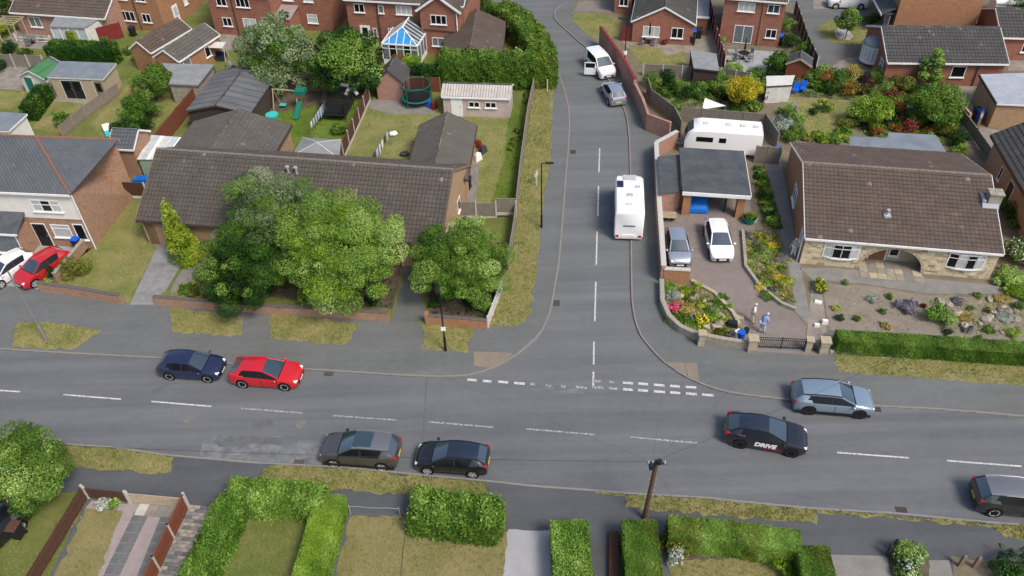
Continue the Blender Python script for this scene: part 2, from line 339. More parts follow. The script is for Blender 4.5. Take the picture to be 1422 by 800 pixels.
tinted('bed_mix', [(.0, (.07, .11, .02)), (.25, (.16, .25, .04)), (.45, (.3, .34, .06)), (.6, (.6, .5, .06)), (.72, (.22, .27, .07)), (.88, (.33, .33, .13)), (1, (.34, .3, .3))], .8, .2, nscale=1.1, trans=.15)
def ragged(P, amp=.07, step=.35):
    """fray a straight outline: grass and soil never end in a ruled line"""
    out = []; n = len(P); rr = random.Random(int(abs(P[0][0] * 1000)) + n)
    for i in range(n):
        a, b = Vector(P[i]), Vector(P[(i + 1) % n]); d = b - a; k_ = max(1, min(60, int(d.length / step))); nn = Vector((-d.y, d.x, 0)).normalized() if d.length > .01 else Vector()
        for j in range(k_): out.append(a + d * (j / k_) + (nn * rr.gauss(0, amp) if d.length < 40 else Vector()))
    return out
# ================================================================== the setting: ground, roads, pavements, lawns
rng = np.random.default_rng(7); random.seed(7)
sheet('ground', [(-900, -300), (900, -300), (900, 1500), (-900, 1500)], -.12, 'field', True)
road = sheet('road', [(-160, 60), (-160, 24), (160, -20), (160, 200), (-60, 260), (-30, 90), (-4, 75), (-4, 48)], 0, 'road_tar', True)
KN = [(-900, 424), (0, 484), (60, 488), (150, 493), (230, 497), (300, 503), (420, 512), (500, 517), (560, 521), (620, 523), (650, 521), (680, 513), (700, 503), (720, 490), (740, 474), (755, 456), (765, 430),
      (770, 400), (776, 365), (781, 310), (785, 255), (789, 210), (791, 175), (790, 150), (785, 128), (777, 105), (765, 72), (750, 48), (735, 32), (712, 14), (690, 2), (640, -30)]
KR = [(2300, 652), (1422, 578), (1370, 573), (1300, 567.5), (1210, 563), (1100, 555), (1060, 551), (1015, 545), (985, 537), (955, 524), (925, 505), (905, 485), (890, 465), (882, 445), (878, 420), (877, 380),
      (876.5, 330), (876, 280), (875.5, 230), (874, 190), (871, 165), (866, 148), (845, 110), (817, 68), (805, 58), (787, 42), (774, 30), (769, 22), (772, 14), (782, 4), (800, -8), (860, -25)]
KS = [(-700, 545), (0, 607), (98, 617), (160, 621.5), (239, 632.7), (302, 638), (351, 642.5), (420, 646), (480, 649), (579, 659), (677, 668), (740, 675), (824, 681), (869, 685), (981, 691), (1022, 696), (1129, 706), (1247, 713), (1374, 725.5), (1422, 729), (2100, 790)]
wn_, wr_, ws_ = W2(KN, .1), W2(KR, .1), W2(KS, .1)
blockN = sheet('pavement', [tuple(p[:2]) for p in wn_] + [(-40, 300), (-220, 300)], .1, 'path_tar', True, .3)
blockR = sheet('pavement', [tuple(p[:2]) for p in wr_] + [(40, 300), (220, 300)], .1, 'path_tar', True, .3)
blockS = sheet('pavement', [tuple(p[:2]) for p in ws_] + [(90, -40), (-90, -40)], .1, 'path_dark', True, .3)
ks_mesh = MB().box(-.45, -.065, -.1, .45, .065, .02).mesh('kerb_stone', 'kerb')
def kerb(path, parent, step=.915, keep=lambda p: True):
    acc = 0; prev = path[0]; pts = [path[0]]
    for q in path[1:]:
        d = (q - prev).length
        while acc + d >= step:
            t = (step - acc) / d; prev = lerp(prev, q, t); pts.append(prev.copy()); d = (q - prev).length; acc = 0
        acc += d; prev = q
    for a, b in zip(pts[:-1], pts[1:]):
        c = (a + b) / 2
        if keep(c):
            o = place('kerb_stone', ks_mesh, parent, (c.x, c.y, .1 + random.uniform(-.004, .004)), ang(a, b)); o.scale = ((b - a).length / .9 * .985, random.uniform(.8, 1.05), 1)
kerb(wn_[1:-1], blockN, keep=lambda p: p.y < 92); kerb(wr_[1:-2], blockR, keep=lambda p: p.y < 96); kerb(ws_[1:-1], blockS)
# side road surface, markings
sheet('side_road', [(640, 526), (668, 519), (700, 504), (740, 475), (757, 455), (766, 430), (771, 400), (777, 365), (782, 310), (786, 255), (791, 200), (792, 170), (790, 148), (778, 105), (765, 72), (735, 32), (690, 2),
      (768, -6), (768, 20), (773, 31), (806, 60), (844, 111), (865, 149), (873, 190), (875, 280), (876, 380), (877, 420), (881, 446), (904, 487), (954, 526), (984, 539), (1012, 546), (960, 545), (824, 538), (715, 532)], .004, 'side_tar')
def stripe(a, b, wd, material, z=.008):
    A, B = G(*a, z), G(*b, z); n = Vector((-(B - A).y, (B - A).x, 0)).normalized() * wd / 2
    MB().add([A - n, B - n, B + n, A + n], [(0, 1, 2, 3)]).build('road_marking', material, road)
MD = [((-32, 540), (28, 544)), ((88, 548), (168, 554.4)), ((210, 557.5), (293.4, 564.3)), ((335, 567), (419.6, 573.6)), ((462, 577), (552, 583.4)), ((594.6, 585.7), (686.5, 593.5)), ((731, 595.5), (826, 603.7)),
      ((873.6, 606.8), (968, 615)), ((1015.6, 618), (1110, 625)), ((1162.6, 628.4), (1262, 635.8)), ((1315, 639.7), (1418.6, 647.6))]
for i, (a, b) in enumerate(MD): stripe(a, b, .11, 'marking_worn' if i in (3, 4, 5, 6, 7) else 'marking')
for a, b in (((832.8, 205.6), (831.7, 239.4)), ((831.1, 258.2), (830.3, 299.9)), ((829.1, 321.5), (828, 368)), ((827.4, 391.3), (826, 446)), ((824.8, 474.5), (824.4, 506)), ((824.2, 516), (823.8, 539))): stripe(a, b, .11, 'marking')
UP = [(649, 662, 527.4), (670, 682.6, 529), (692, 705.6, 530.2), (714, 728.7, 532), (736, 743.6, 533), (800, 815, 537.6), (824, 835, 528.8), (846, 853, 530), (865, 879, 531.5), (886, 900, 532.8), (908, 922.8, 534.5), (930.6, 944, 536), (952, 966.7, 537.4)]
LO = [(758, 766, 535), (779, 786, 536.5), (824, 838, 537.8), (846, 857.5, 539.3), (865, 879, 540.6), (886, 900, 542), (908, 923.6, 543.7), (930.6, 944.7, 545), (952.6, 967.8, 546.6), (975, 991, 548.2)]
for i, (a, b, y) in enumerate(UP + LO): stripe((a, y - .3), (b, y + .9), .2, 'marking_worn' if i in (4, 5, 6, 7, 13, 14, 15, 16) else 'marking')
for P, mt in (([(275, 640), (282, 612), (300, 606), (392, 606), (396, 622), (420, 612), (455, 618), (448, 645), (350, 641)], 'patch'), ([(318, 606), (392, 607), (391, 618), (355, 616), (306, 621), (296, 614)], 'patch_dark'),
              ([(352, 584), (375, 582), (382, 590), (360, 596), (350, 592)], 'patch_dark'), ([(591, 524), (594, 524), (589, 612), (586, 612)], 'patch_dark'), ([(760, 538), (800, 540), (812, 546), (770, 545), (735, 541)], 'patch')):
    _pz = globals().get('_pz', .0055) + .0006; sheet('road_patch', P, _pz, mt, parent=road)
for (px, py) in ((418, 589), (1062, 541), (262, 582)):
    c = G(px, py, .009); MB().cyl((0, 0, 0), (0, 0, .006), .34, n=20).build('manhole_cover', 'manhole', road, loc=c)
for (px, py, rz) in ((457, 518.5, -.12), (415, 643, -.12), (1216, 568, -.12), (1252, 709, -.12), (773, 421, 1.4), (796, 211, 1.5)):
    c = G(px, py, .006); mb = MB()
    mb.box(-.3, -.22, 0, .3, -.19, .02).box(-.3, .19, 0, .3, .22, .02)
    for i in range(7): mb.box(-.3 + i * .09, -.19, 0, -.25 + i * .09, .19, .02)
    mb.build('drain_grate', 'drain', road, loc=c, rz=rz)
# ---- surfaces lying on the pavement blocks
TUFT = []
def lawn(pts, material, z=.104, dens=26, name='lawn', h=.08):
    P = W2(pts, z); o = sheet(name, ragged(P), z, material, True); TUFT.append((P, dens, h, z, material)); return o
def flat(name, pts, material, z=.108): return sheet(name, ragged(W2(pts, z), .05), z, material, True) if material in ('soil', 'soil_dark', 'gravel_bed', 'gravel_mauve', 'gravel_white') else sheet(name, pts, z, material)
# north-west gardens: one base then each plot
lawn([(-300, 380), (57, 400), (170, 418), (178, 421), (218, 420), (540, 443), (594, 447), (677, 450), (706, 370), (714, 330), (724, 240), (744, 110), (772, 95), (733, 36), (690, 6), (640, -30), (-300, -60)], 'lawn_mid', .104, 0)
for P in ([(18, 455), (28, 447), (75, 448), (142, 460), (98, 486), (18, 482)], [(238, 427), (337, 440), (335, 467), (240, 461)], [(375, 434), (500, 450), (480, 479), (375, 470)], [(588, 443), (657, 452), (650, 489), (588, 484)],
          [(744, 110), (770, 108), (767, 150), (765, 228), (753, 284), (749, 340), (742, 397), (736, 436), (717, 453), (677, 452), (706, 370), (714, 330), (724, 240)]):
    lawn(P, 'verge', .108, 45, 'grass_verge', .11)
lawn([(125, 338), (172, 277), (206, 279), (212, 330), (217, 345), (178, 420), (80, 398), (95, 370)], 'lawn_dry', .108, 22)
flat('driveway', [(212, 330), (262, 334), (262, 350), (219, 423), (180, 423), (217, 345)], 'drive_grey')
flat('path', [(240, 395), (262, 362), (285, 368), (262, 392), (236, 408)], 'concrete', .112)
lawn([(226, 408), (262, 384), (300, 400), (300, 418), (222, 410)], 'lawn_dry', .1085, 20)
flat('driveway', [(-80, 372), (-80, 340), (120, 335), (128, 345), (95, 370), (62, 403), (-80, 386)], 'flag_grey')
flat('driveway', [(563, 340), (583, 340), (582, 400), (596, 446), (545, 443), (556, 400)], 'path_tar', .112)
flat('flower_bed', [(300, 405), (545, 430), (552, 400), (560, 345), (300, 345)], 'soil_dark', .110)
flat('flower_bed', [(596, 440), (678, 448), (704, 372), (640, 330), (584, 345)], 'soil_dark', .110)
# back gardens of the long bungalow
lawn([(500, 152), (612, 152), (600, 240), (470, 240)], 'lawn_dry', .109, 18)
lawn([(612, 150), (735, 150), (722, 240), (716, 300), (640, 300), (640, 200)], 'lawn_dry', .109, 18)
lawn([(706, 160), (735, 130), (722, 240), (717, 290), (680, 290), (700, 220)], 'lawn_green', .113, 25)
lawn([(350, 140), (510, 130), (482, 205), (400, 212), (350, 215)], 'lawn_green', .109, 22)
flat('flower_bed', [(330, 135), (470, 120), (510, 120), (505, 136), (420, 150), (350, 160)], 'soil_dark', .113)
flat('patio', [(512, 142), (520, 138), (600, 143), (604, 158), (540, 158), (512, 151)], 'concrete', .113)
flat('path', [(640, 283), (658, 210), (668, 210), (660, 290)], 'concrete', .113)
# plots behind the rendered house
lawn([(45, 178), (75, 140), (128, 145), (90, 185)], 'lawn_dry', .109, 18); lawn([(128, 170), (175, 120), (250, 118), (250, 150), (190, 200), (140, 190)], 'lawn_dry', .109, 20)
flat('patio', [(68, 140), (75, 130), (130, 133), (126, 145)], 'flag', .113)
flat('patio', [(-40, 120), (-20, 90), (52, 85), (30, 126)], 'flag', .109); lawn([(-30, 150), (0, 126), (38, 128), (18, 152)], 'lawn_dry', .113, 14)
flat('patio', [(0, 65), (20, 42), (150, 48), (140, 62), (60, 68)], 'flag', .109)
flat('patio', [(282, 60), (310, 30), (340, 55), (330, 66), (300, 75)], 'flag', .109)
flat('flower_bed', [(262, 150), (300, 160), (350, 140), (350, 175), (262, 178)], 'soil_dark', .1095)
# north-east plots
RB = [(912, 215), (940, 200), (930, 190), (898, 178), (890, 156), (866, 108), (833, 60), (810, 44), (794, 26), (798, 4), (860, -25), (2000, -60), (2300, 560), (1422, 470), (1152, 458), (1140, 478), (1050, 478), (1000, 474), (962, 466), (938, 452), (924, 428), (918, 390)]
flat('garden_soil', RB, 'soil', .104)
lawn([(794, 18), (830, 19), (862, 26), (858, 50), (832, 57), (812, 46), (796, 30)], 'lawn_dry', .112, 18)
flat('driveway', [(797, 16), (804, 2), (870, 0), (862, 18)], 'drive_pink', .116)
flat('patio', [(862, 55), (1005, 40), (1005, 78), (945, 72), (928, 78), (915, 78), (915, 68), (870, 66)], 'flag', .110)
lawn([(872, 62), (914, 67), (926, 78), (950, 71), (952, 96), (893, 94)], 'lawn_dry', .114, 20)
flat('patio', [(1010, 68), (1085, 72), (1092, 100), (1022, 100)], 'flag_grey', .112)
flat('driveway', [(1098, 0), (1165, -20), (1205, 10), (1200, 60), (1185, 72), (1165, 80), (1150, 97), (1125, 95), (1105, 30)], 'path_tar', .112)
flat('driveway', [(1128, -30), (1190, -30), (1210, 6), (1170, 12), (1130, 12)], 'flag', .1125)
lawn([(1135, 40), (1150, 28), (1185, 30), (1204, 40), (1202, 60), (1175, 62), (1146, 55)], 'lawn_dry', .116, 18)
flat('gravel_circle', [(1158, 45), (1166, 38), (1180, 40), (1185, 50), (1178, 56), (1164, 54)], 'gravel_white', .12)
flat('patio', [(1156, 92), (1175, 80), (1198, 78), (1212, 92), (1205, 100), (1160, 100)], 'flag', .116)
lawn([(1095, 135), (1180, 140), (1195, 165), (1170, 183), (1110, 190), (1092, 165)], 'lawn_dry', .110, 18)
flat('path', [(1098, 140), (1106, 140), (1122, 200), (1113, 204)], 'concrete', .114)
flat('patio', [(1320, 108), (1352, 108), (1350, 175), (1395, 182), (1372, 215), (1340, 200), (1325, 165)], 'flag', .110)
flat('patio', [(1400, 84), (1500, 84), (1500, 100), (1400, 98)], 'flag', .110)
flat('driveway', [(918, 290), (950, 275), (1040, 275), (1050, 330), (1034, 340), (1036, 375), (1062, 405), (1098, 428), (1118, 452), (1120, 482), (1050, 480), (1034, 466), (1022, 440), (992, 408), (962, 390), (918, 386)], 'drive_pink', .110)
flat('path', [(1062, 222), (1084, 222), (1112, 370), (1128, 456), (1104, 432), (1098, 385), (1082, 310), (1066, 262)], 'concrete', .114)
flat('path', [(1110, 372), (1160, 372), (1300, 388), (1388, 396), (1386, 408), (1290, 408), (1200, 394), (1128, 388)], 'concrete', .114)
flat('path', [(1128, 388), (1140, 390), (1148, 460), (1130, 478), (1120, 470)], 'flag', .118)
flat('flower_bed', [(1142, 394), (1200, 396), (1290, 410), (1500, 418), (1500, 478), (1152, 458), (1147, 430)], 'gravel_bed', .112)
lawn([(1158, 492), (1600, 514), (1600, 548), (1166, 517)], 'verge', .108, 45, 'grass_verge', .1)
flat('path', [(893, 205), (912, 205), (918, 396), (905, 396)], 'path_tar', .106)
for P in ([(658, 488), (713, 490), (692, 508), (680, 511.5), (658, 508)], [(926, 503), (950, 503.5), (954, 521), (942, 514)], [(951, 503.5), (968, 504), (971, 530), (956, 522)]): flat('tactile_paving', P, 'tactile', .106)
# south side
for P in ([(-60, 615), (0, 609), (95, 619), (160, 623.5), (239, 635), (236, 658), (98, 649), (-60, 640)], [(374, 646), (480, 651), (579, 661), (676, 670), (679, 695), (350, 671)], [(869, 687), (981, 693), (1022, 698), (1130, 708), (1134, 727), (868, 705)], [(1372, 728), (1422, 731), (1600, 745), (1600, 765), (1396, 746)],
          [(826, 682.5), (868, 686.5), (868, 690), (826, 685)], [(1134, 708), (1372, 727), (1375, 731), (1134, 712)]):
    lawn(P, 'verge', .108, 60, 'grass_verge', .14)
lawn([(-60, 860), (-60, 690), (60, 690), (112, 680), (122, 690), (40, 860)], 'lawn_mid', .108, 30)
lawn([(62, 830), (118, 706), (172, 708), (120, 860)], 'lawn_straw', .109, 26)
flat('flower_bed', [(118, 706), (128, 694), (178, 700), (173, 708)], 'gravel_mauve', .112)
gravel_drive = flat('driveway', [(172, 706), (182, 692), (256, 698), (248, 725), (205, 860), (110, 860), (135, 800)], 'gravel_mauve', .110)
for a, b, wd in (((197, 712), (140, 830), .85), ((236, 712), (190, 830), .85)):
    A, B = G(*a, .1), G(*b, .1); n = int((B - A).length / .6)
    for i in range(n):
        c = lerp(A, B, (i + .5) / n); MB().box(-.295, -wd / 2, 0, .295, wd / 2, .022).build('paving_slab', 'flag_dark', gravel_drive, loc=(c.x, c.y, .108), rz=ang(A, B))
bp = flat('path', [(262, 702), (302, 702), (275, 760), (240, 860), (190, 860), (232, 790)], 'soil_dark', .110)
A, B = G(282, 703, .1), G(214, 850, .1); d_ = (B - A).normalized(); n_ = Vector((-d_.y, d_.x, 0)); blk = [MB().box(-.1, -.21, 0, .1, .21, .03).mesh('paving_block', q) for q in ('flag_dark', 'concrete', 'stone_grey')]
for i in range(int((B - A).length / .22)):
    for j in range(4):
        c = A + d_ * (.11 + i * .22) + n_ * ((j - 1.5) * .44 + (.11 if i % 2 else -.11)); place('paving_block', random.choice(blk), bp, (c.x, c.y, .106 + random.uniform(0, .008)), math.atan2(d_.y, d_.x) + random.uniform(-.02, .02))
lawn([(340, 715), (440, 715), (425, 860), (250, 860)], 'lawn_mid', .108, 35); lawn([(486, 716), (560, 718), (704, 738), (700, 860), (455, 860)], 'lawn_straw', .108, 35)
flat('driveway', [(706, 735), (768, 738), (775, 870), (690, 870)], 'gravel_white', .110)
flat('path', [(820, 742), (862, 742), (864, 860), (826, 860)], 'path_dark', .110)
lawn([(930, 760), (1110, 765), (1120, 860), (930, 860)], 'lawn_straw', .108, 35)
flat('flower_bed', [(915, 745), (1105, 757), (1110, 775), (930, 778)], 'soil_dark', .112)
flat('driveway', [(1146, 770), (1232, 772), (1250, 870), (1160, 870)], 'concrete', .110); flat('driveway', [(1290, 778), (1318, 778), (1340, 870), (1290, 870)], 'concrete', .110)
flat('flower_bed', [(1232, 772), (1290, 778), (1290, 870), (1250, 870)], 'soil_dark', .112); flat('flower_bed', [(1320, 772), (1500, 790), (1500, 870), (1340, 870)], 'soil', .112)
# short rough grass on every lawn and verge
Vs = []; Ts = []
for P, dens, h, z, mt in TUFT:
    if not dens: continue
    n = int(poly_area(P) * dens * 1.3); n = min(n, 12000)
    if n < 5: continue
    xy = poly_samples(P, n, rng); base = np.c_[xy, np.full(n, z)]
    t0 = dict(verge=.58, lawn_dry=.58, lawn_mid=.36, lawn_green=.22, lawn_straw=.5)[mt]
    tv = np.clip(rng.normal(t0, .1, n) + .14 * np.sin(xy[:, 0] * 1.3 + 2 * np.sin(xy[:, 1])), 0, 1)
    for kx in range(3):
        a = rng.uniform(0, 2 * PI, n); hh = h * rng.uniform(.5, 1.6, n); wd = rng.uniform(.01, .024, n); ln = rng.uniform(.02, .09, n); dx, dy = np.cos(a), np.sin(a)
        off = np.c_[rng.normal(0, .03, n), rng.normal(0, .03, n), np.zeros(n)]; b = base + off
        q = np.stack([b + np.c_[-dy * wd, dx * wd, 0 * a], b + np.c_[dy * wd, -dx * wd, 0 * a], b + np.c_[dx * ln, dy * ln, hh]], 1); Vs.append(q.reshape(-1, 3)); Ts.append(tv)
kind(place('grass', npmesh('grass', np.concatenate(Vs), 3, 'grass_blades', np.concatenate(Ts))), 'stuff')

def groundcover(pts, dens, hmax, label_name='ground_cover', material='bed_mix', size=.1, z=.12):
    P = W2(pts, z); n = int(poly_area(P) * dens); xy = poly_samples(P, n, rng); ph = np.sin(xy[:, 0] * 2.3 + np.sin(xy[:, 1] * 1.9) * 2) * np.sin(xy[:, 1] * 2.6 + 1); hz = z + hmax * np.clip(.25 + .5 * ph, .03, 1) * rng.uniform(.3, 1, n)
    t = np.clip(.5 + .38 * np.sin(xy[:, 0] * 3.1 + 3 * np.sin(xy[:, 1] * 1.4)) + rng.normal(0, .12, n), 0, 1); N = np.tile(np.array([[0, 0, 1.]]), (n, 1))
    return kind(place(label_name, npmesh(label_name, leaves(np.c_[xy, hz], N, size, t, rng, 0, lean=.5), 4, material, t)), 'stuff')
groundcover([(1034, 322), (1077, 320), (1104, 419), (1086, 418), (1057, 397), (1038, 370)], 230, .35); groundcover([(922, 394), (958, 394), (990, 412), (1014, 438), (1018, 462), (985, 470), (948, 457), (928, 440)], 170, .3); groundcover([(1046, 232), (1062, 232), (1087, 316), (1062, 316), (1052, 270)], 120, .3, material='leaf_green')
groundcover([(1300, 412), (1440, 418), (1440, 470), (1300, 462)], 90, .18, size=.1); groundcover([(1150, 396), (1300, 412), (1300, 462), (1152, 456)], 20, .12, size=.09)
groundcover([(895, 108), (1045, 120), (1040, 160), (950, 165), (905, 135)], 110, .5, material='leaf_green', size=.15); groundcover([(1100, 98), (1330, 112), (1330, 205), (1200, 188), (1195, 140), (1105, 134)], 110, .5, material='leaf_green', size=.15); groundcover([(1085, 140), (1098, 140), (1116, 204), (1088, 200)], 60, .3, material='leaf_bright', size=.12)
groundcover([(300, 345), (545, 372), (545, 428), (300, 405)], 35, .3, material='leaf_dark', size=.14); groundcover([(590, 350), (700, 372), (678, 445), (598, 440)], 35, .3, material='leaf_dark', size=.14)
# ================================================================== buildings
WM = {}
def face_loc(h, face, u, z):
    L, W, ov, vg = h['dims']
    return {'F': ((u, ov, z), 0), 'B': ((u, W - ov, z), PI), 'L': ((vg, u, z), -PI / 2), 'R': ((L - vg, u, z), PI / 2)}[face]
def win(h, face, u, z, w_, h_, n=2, glass='glass', top=0, sill=True, frame='white', out=.05):
    """window: white frame proud of the wall, one object for each pane, a sill"""
    key = (w_, h_, n, top, frame, out); t = .07
    if key not in WM:
        mb = MB(); y0, y1 = -out, .04; mb.box(-w_ / 2, y0, 0, w_ / 2, y1, t).box(-w_ / 2, y0, h_ - t, w_ / 2, y1, h_).box(-w_ / 2, y0, t, -w_ / 2 + t, y1, h_ - t).box(w_ / 2 - t, y0, t, w_ / 2, y1, h_ - t)
        for i in range(1, n): x = -w_ / 2 + w_ * i / n; mb.box(x - t / 2, y0 + .005, t, x + t / 2, y1, h_ - t)
        if top: mb.box(-w_ / 2 + t, y0 + .01, h_ * top - .03, w_ / 2 - t, y1, h_ * top + .03)
        WM[key] = (mb.mesh('window', frame), MB().box(-w_ / 2 - .08, -out - .09, -.06, w_ / 2 + .08, 0, -.004).mesh('sill', 'white'))
    loc, rz = face_loc(h, face, u, z); o = place('window', WM[key][0], h['o'], loc, rz)
    gl = glass if isinstance(glass, (list, tuple)) else [glass] * n
    for i in range(n):
        k2 = ('pane', round((w_ / n), 3), h_, gl[i])
        if k2 not in WM: WM[k2] = MB().box(-w_ / n / 2, -.015, t * .5, w_ / n / 2, .01, h_ - t * .5).mesh('pane', gl[i])
        place('pane', WM[k2], o, (-w_ / 2 + w_ * (i + .5) / n, 0, 0))
    if sill: place('sill', WM[key][1], o)
    return o
def door(h, face, u, w_=.9, h_=2.05, m_='white', glazed=None, z=.02):
    loc, rz = face_loc(h, face, u, z); mb = MB(); mb.box(-w_ / 2, -.05, 0, w_ / 2, .03, h_); o = mb.build('door', m_, h['o'], loc=loc, rz=rz)
    MB().box(-w_ / 2 - .07, -.04, 0, -w_ / 2 - .002, .03, h_ + .07).box(w_ / 2 + .002, -.04, 0, w_ / 2 + .07, .03, h_ + .07).box(-w_ / 2, -.04, h_ + .002, w_ / 2, .03, h_ + .07).build('door_frame', 'white', o)
    if glazed: MB().box(-w_ * .3, -.065, h_ * .45, w_ * .3, -.05, h_ * .92).build('pane', glazed, o)
    MB().box(w_ * .36, -.1, 1, w_ * .42, -.05, 1.12).build('handle', 'chrome', o); return o
def tiles(mb, e0, e1, r0, r1, tw, cl, lift=1., gap=.13):
    e0, e1, r0, r1 = map(Vector, (e0, e1, r0, r1)); up = ((r0 + r1) / 2 - (e0 + e1) / 2); sl_ = up.length; nrm = (e1 - e0).cross(up).normalized(); nc = max(2, int(sl_ / cl))
    if nrm.z < 0: nrm = -nrm
    for j in range(nc):
        t0, t1 = j / nc, min(1, (j + 1.06) / nc); a0, a1, b0, b1 = lerp(e0, r0, t0), lerp(e1, r1, t0), lerp(e0, r0, t1), lerp(e1, r1, t1); n = max(1, round((a1 - a0).length / tw)); off = .0
        for i in range(n):
            s0, s1 = i / n, (i + 1) / n; sm = (s0 + s1) / 2; j0 = random.uniform(-.006, .006); hi = (.09 + j0) * lift; lo = (.058 + j0) * lift
            p0, p1, pm = lerp(a0, a1, s0), lerp(a0, a1, s1 - gap / n), lerp(a0, a1, sm - gap * .5 / n); q0, q1, qm = lerp(b0, b1, s0), lerp(b0, b1, s1 - gap / n), lerp(b0, b1, sm)
            t = min(1, max(0, random.gauss(.5, .05) + (.4 if random.random() < .008 else 0)))
            mb.add([p0 + nrm * lo, pm + nrm * hi, p1 + nrm * lo, q0 + nrm * .012, qm + nrm * .03, q1 + nrm * .012, p0 - nrm * .01, pm - nrm * .01, p1 - nrm * .01], [(0, 1, 4, 3), (1, 2, 5, 4), (6, 7, 1, 0), (7, 8, 2, 1)], t=t)
def house(name, label, cat, o, rz, L, W, ze, zr, wall, roof, ov=.3, vg=.15, tile=(.3, .34), fascia='white', hipA=0, hipB=0, ridge=None, walls=True, group=None, verge='white', zg=.1, gutter=True, under='felt', lift=1., gap=.13):
    r = thing(name, label, cat, (o[0], o[1], zg), rz, group); h = dict(o=r, dims=(L, W, ov, vg), ze=ze, zr=zr); ym = W / 2; sl_ = (zr - ze) / ym
    def zt(y): return ze + sl_ * min(y, W - y)
    if walls:
        mb = MB(); zz = zt(ov) - .1; x0, x1 = vg, L - vg
        sec = [(ov, -.1), (W - ov, -.1), (W - ov, zz), (ym, zr - .14), (ov, zz)]
        A = [(x0 if not (hipA and i == 3) else hipA, y, z) for i, (y, z) in enumerate(sec)]; B = [(x1 if not (hipB and i == 3) else L - hipB, y, z) for i, (y, z) in enumerate(sec)]
        mb.add(A + B, [(4, 3, 2, 1, 0), (5, 6, 7, 8, 9)] + [(i, (i + 1) % 5, 5 + (i + 1) % 5, 5 + i) for i in range(5)]); mb.build('wall', wall, r)
    planes = [((0, 0, ze), (L, 0, ze), (hipA, ym, zr), (L - hipB, ym, zr)), ((L, W, ze), (0, W, ze), (L - hipB, ym, zr), (hipA, ym, zr))]
    if hipB: planes.append(((L, 0, ze), (L, W, ze), (L - hipB, ym, zr), (L - hipB, ym, zr)))
    if hipA: planes.append(((0, W, ze), (0, 0, ze), (hipA, ym, zr), (hipA, ym, zr)))
    mb = MB()
    for e0, e1, r0, r1 in planes:
        d = Vector((0, 0, -.1)); T = [Vector(p) for p in (e0, e1, r1, r0)]; mb.hexa([p + d for p in T], T)
    ro = mb.build('roof', under, r); h['roof'] = ro
    tb = MB()
    for p in planes: tiles(tb, *p, *tile, lift, gap)
    h['tiles'] = kind(tb.build('roof_tiles', roof, ro, tint=True), 'stuff')
    rm = MB(); segs = [((hipA, ym, zr), (L - hipB, ym, zr))]
    if hipB: segs += [((L, 0, ze), (L - hipB, ym, zr)), ((L, W, ze), (L - hipB, ym, zr))]
    if hipA: segs += [((0, 0, ze), (hipA, ym, zr)), ((0, W, ze), (hipA, ym, zr))]
    for a, b in segs:
        a, b = Vector(a), Vector(b); n = max(1, int((b - a).length / .45))
        for i in range(n): rm.cyl(lerp(a, b, i / n) + Vector((0, 0, .0)), lerp(a, b, (i + .97) / n) + Vector((0, 0, .012)), .1, .1, 8)
    rm.build('ridge_tiles', ridge or roof, ro, tint=True)
    if gutter:
        mb = MB(); mb.box(0.02, -.1, ze - .16, L - .02, -.005, ze - .01)
        if fascia: mb.build('gutter', fascia, r); MB().box(.02, W + .005, ze - .16, L - .02, W + .1, ze - .01).build('gutter', fascia, r)
    if verge:
        for x, hp in ((0, hipA), (L, hipB)):
            if hp: continue
            mb = MB(); xs = x - .02 if x == 0 else x + .02
            mb.bar((xs, -.05, ze - .06), (xs, ym, zr - .06), .04, .16).bar((xs, W + .05, ze - .06), (xs, ym, zr - .06), .04, .16); mb.build('bargeboard', verge, r)
    return h
def Hr(A, B, E, zr, ze):       # ridge ends and one eave point -> origin, angle, length, width
    a, b, e = G(*A, zr), G(*B, zr), G(*E, ze); d = (b - a); d.z = 0; L = d.length; d.normalize(); p = abs(-(e - a).x * d.y + (e - a).y * d.x); n = Vector((-d.y, d.x, 0)); o = a - n * p
    return (o.x, o.y), math.atan2(d.y, d.x), L, 2 * p
def Hf(A, B, ze):              # front eave ends
    a, b = G(*A, ze), G(*B, ze); return (a.x, a.y), ang(a, b), (Vector(b) - Vector(a)).length
def Hg(A, B, ze):              # gable turned to the street: left and right eave corner; ridge runs away from the viewer
    a, b = G(*A, ze), G(*B, ze); d = (b - a).normalized(); return (b.x, b.y), math.atan2(d.x, -d.y), (b - a).length
def chimney(h, x, y, z0, z1, m_='brick_red', w_=.7, d_=.5, pots=2):
    o = MB().box(x - w_ / 2, y - d_ / 2, z0, x + w_ / 2, y + d_ / 2, z1).box(x - w_ / 2 - .06, y - d_ / 2 - .06, z1, x + w_ / 2 + .06, y + d_ / 2 + .06, z1 + .1).build('chimney', m_, h['roof'])
    return o
# --- long bungalow behind the big trees
h = house('bungalow', 'long low brick bungalow with brown tiled roof behind big green trees', 'house', *Hr((218, 208), (630, 237), (200, 308), 5.5, 2.5), 2.5, 5.5, 'brick_tan', 'tile_brown', ridge='ridge_pale', fascia='timber_dark', verge='timber_mid')
L = h['dims'][0]; W = h['dims'][1]
for x in (11.1, 11.75):
    MB().cyl((x, 4.1, 4.2), (x, 4.1, 5.4), .09, n=10).cyl((x, 4.1, 5.4), (x, 4.1, 5.52), .15, n=10).cyl((x, 4.1, 4.45), (x, 4.1, 4.6), .2, .12, n=10).build('flue_pipe', 'galv', h['roof'])
win(h, 'R', 2.6, .9, 1.2, 1.2, 2); win(h, 'R', 6.5, .9, .9, 1.1, 1); door(h, 'F', 19.9, 1.0, 2.05, 'timber_red')
for u in (12, 16): win(h, 'F', u, .9, 1.8, 1.15, 3)
MB().box(.3, .3, 0, 1.1, .45, 2.3).build('pier', 'brick_tan', h['o'])
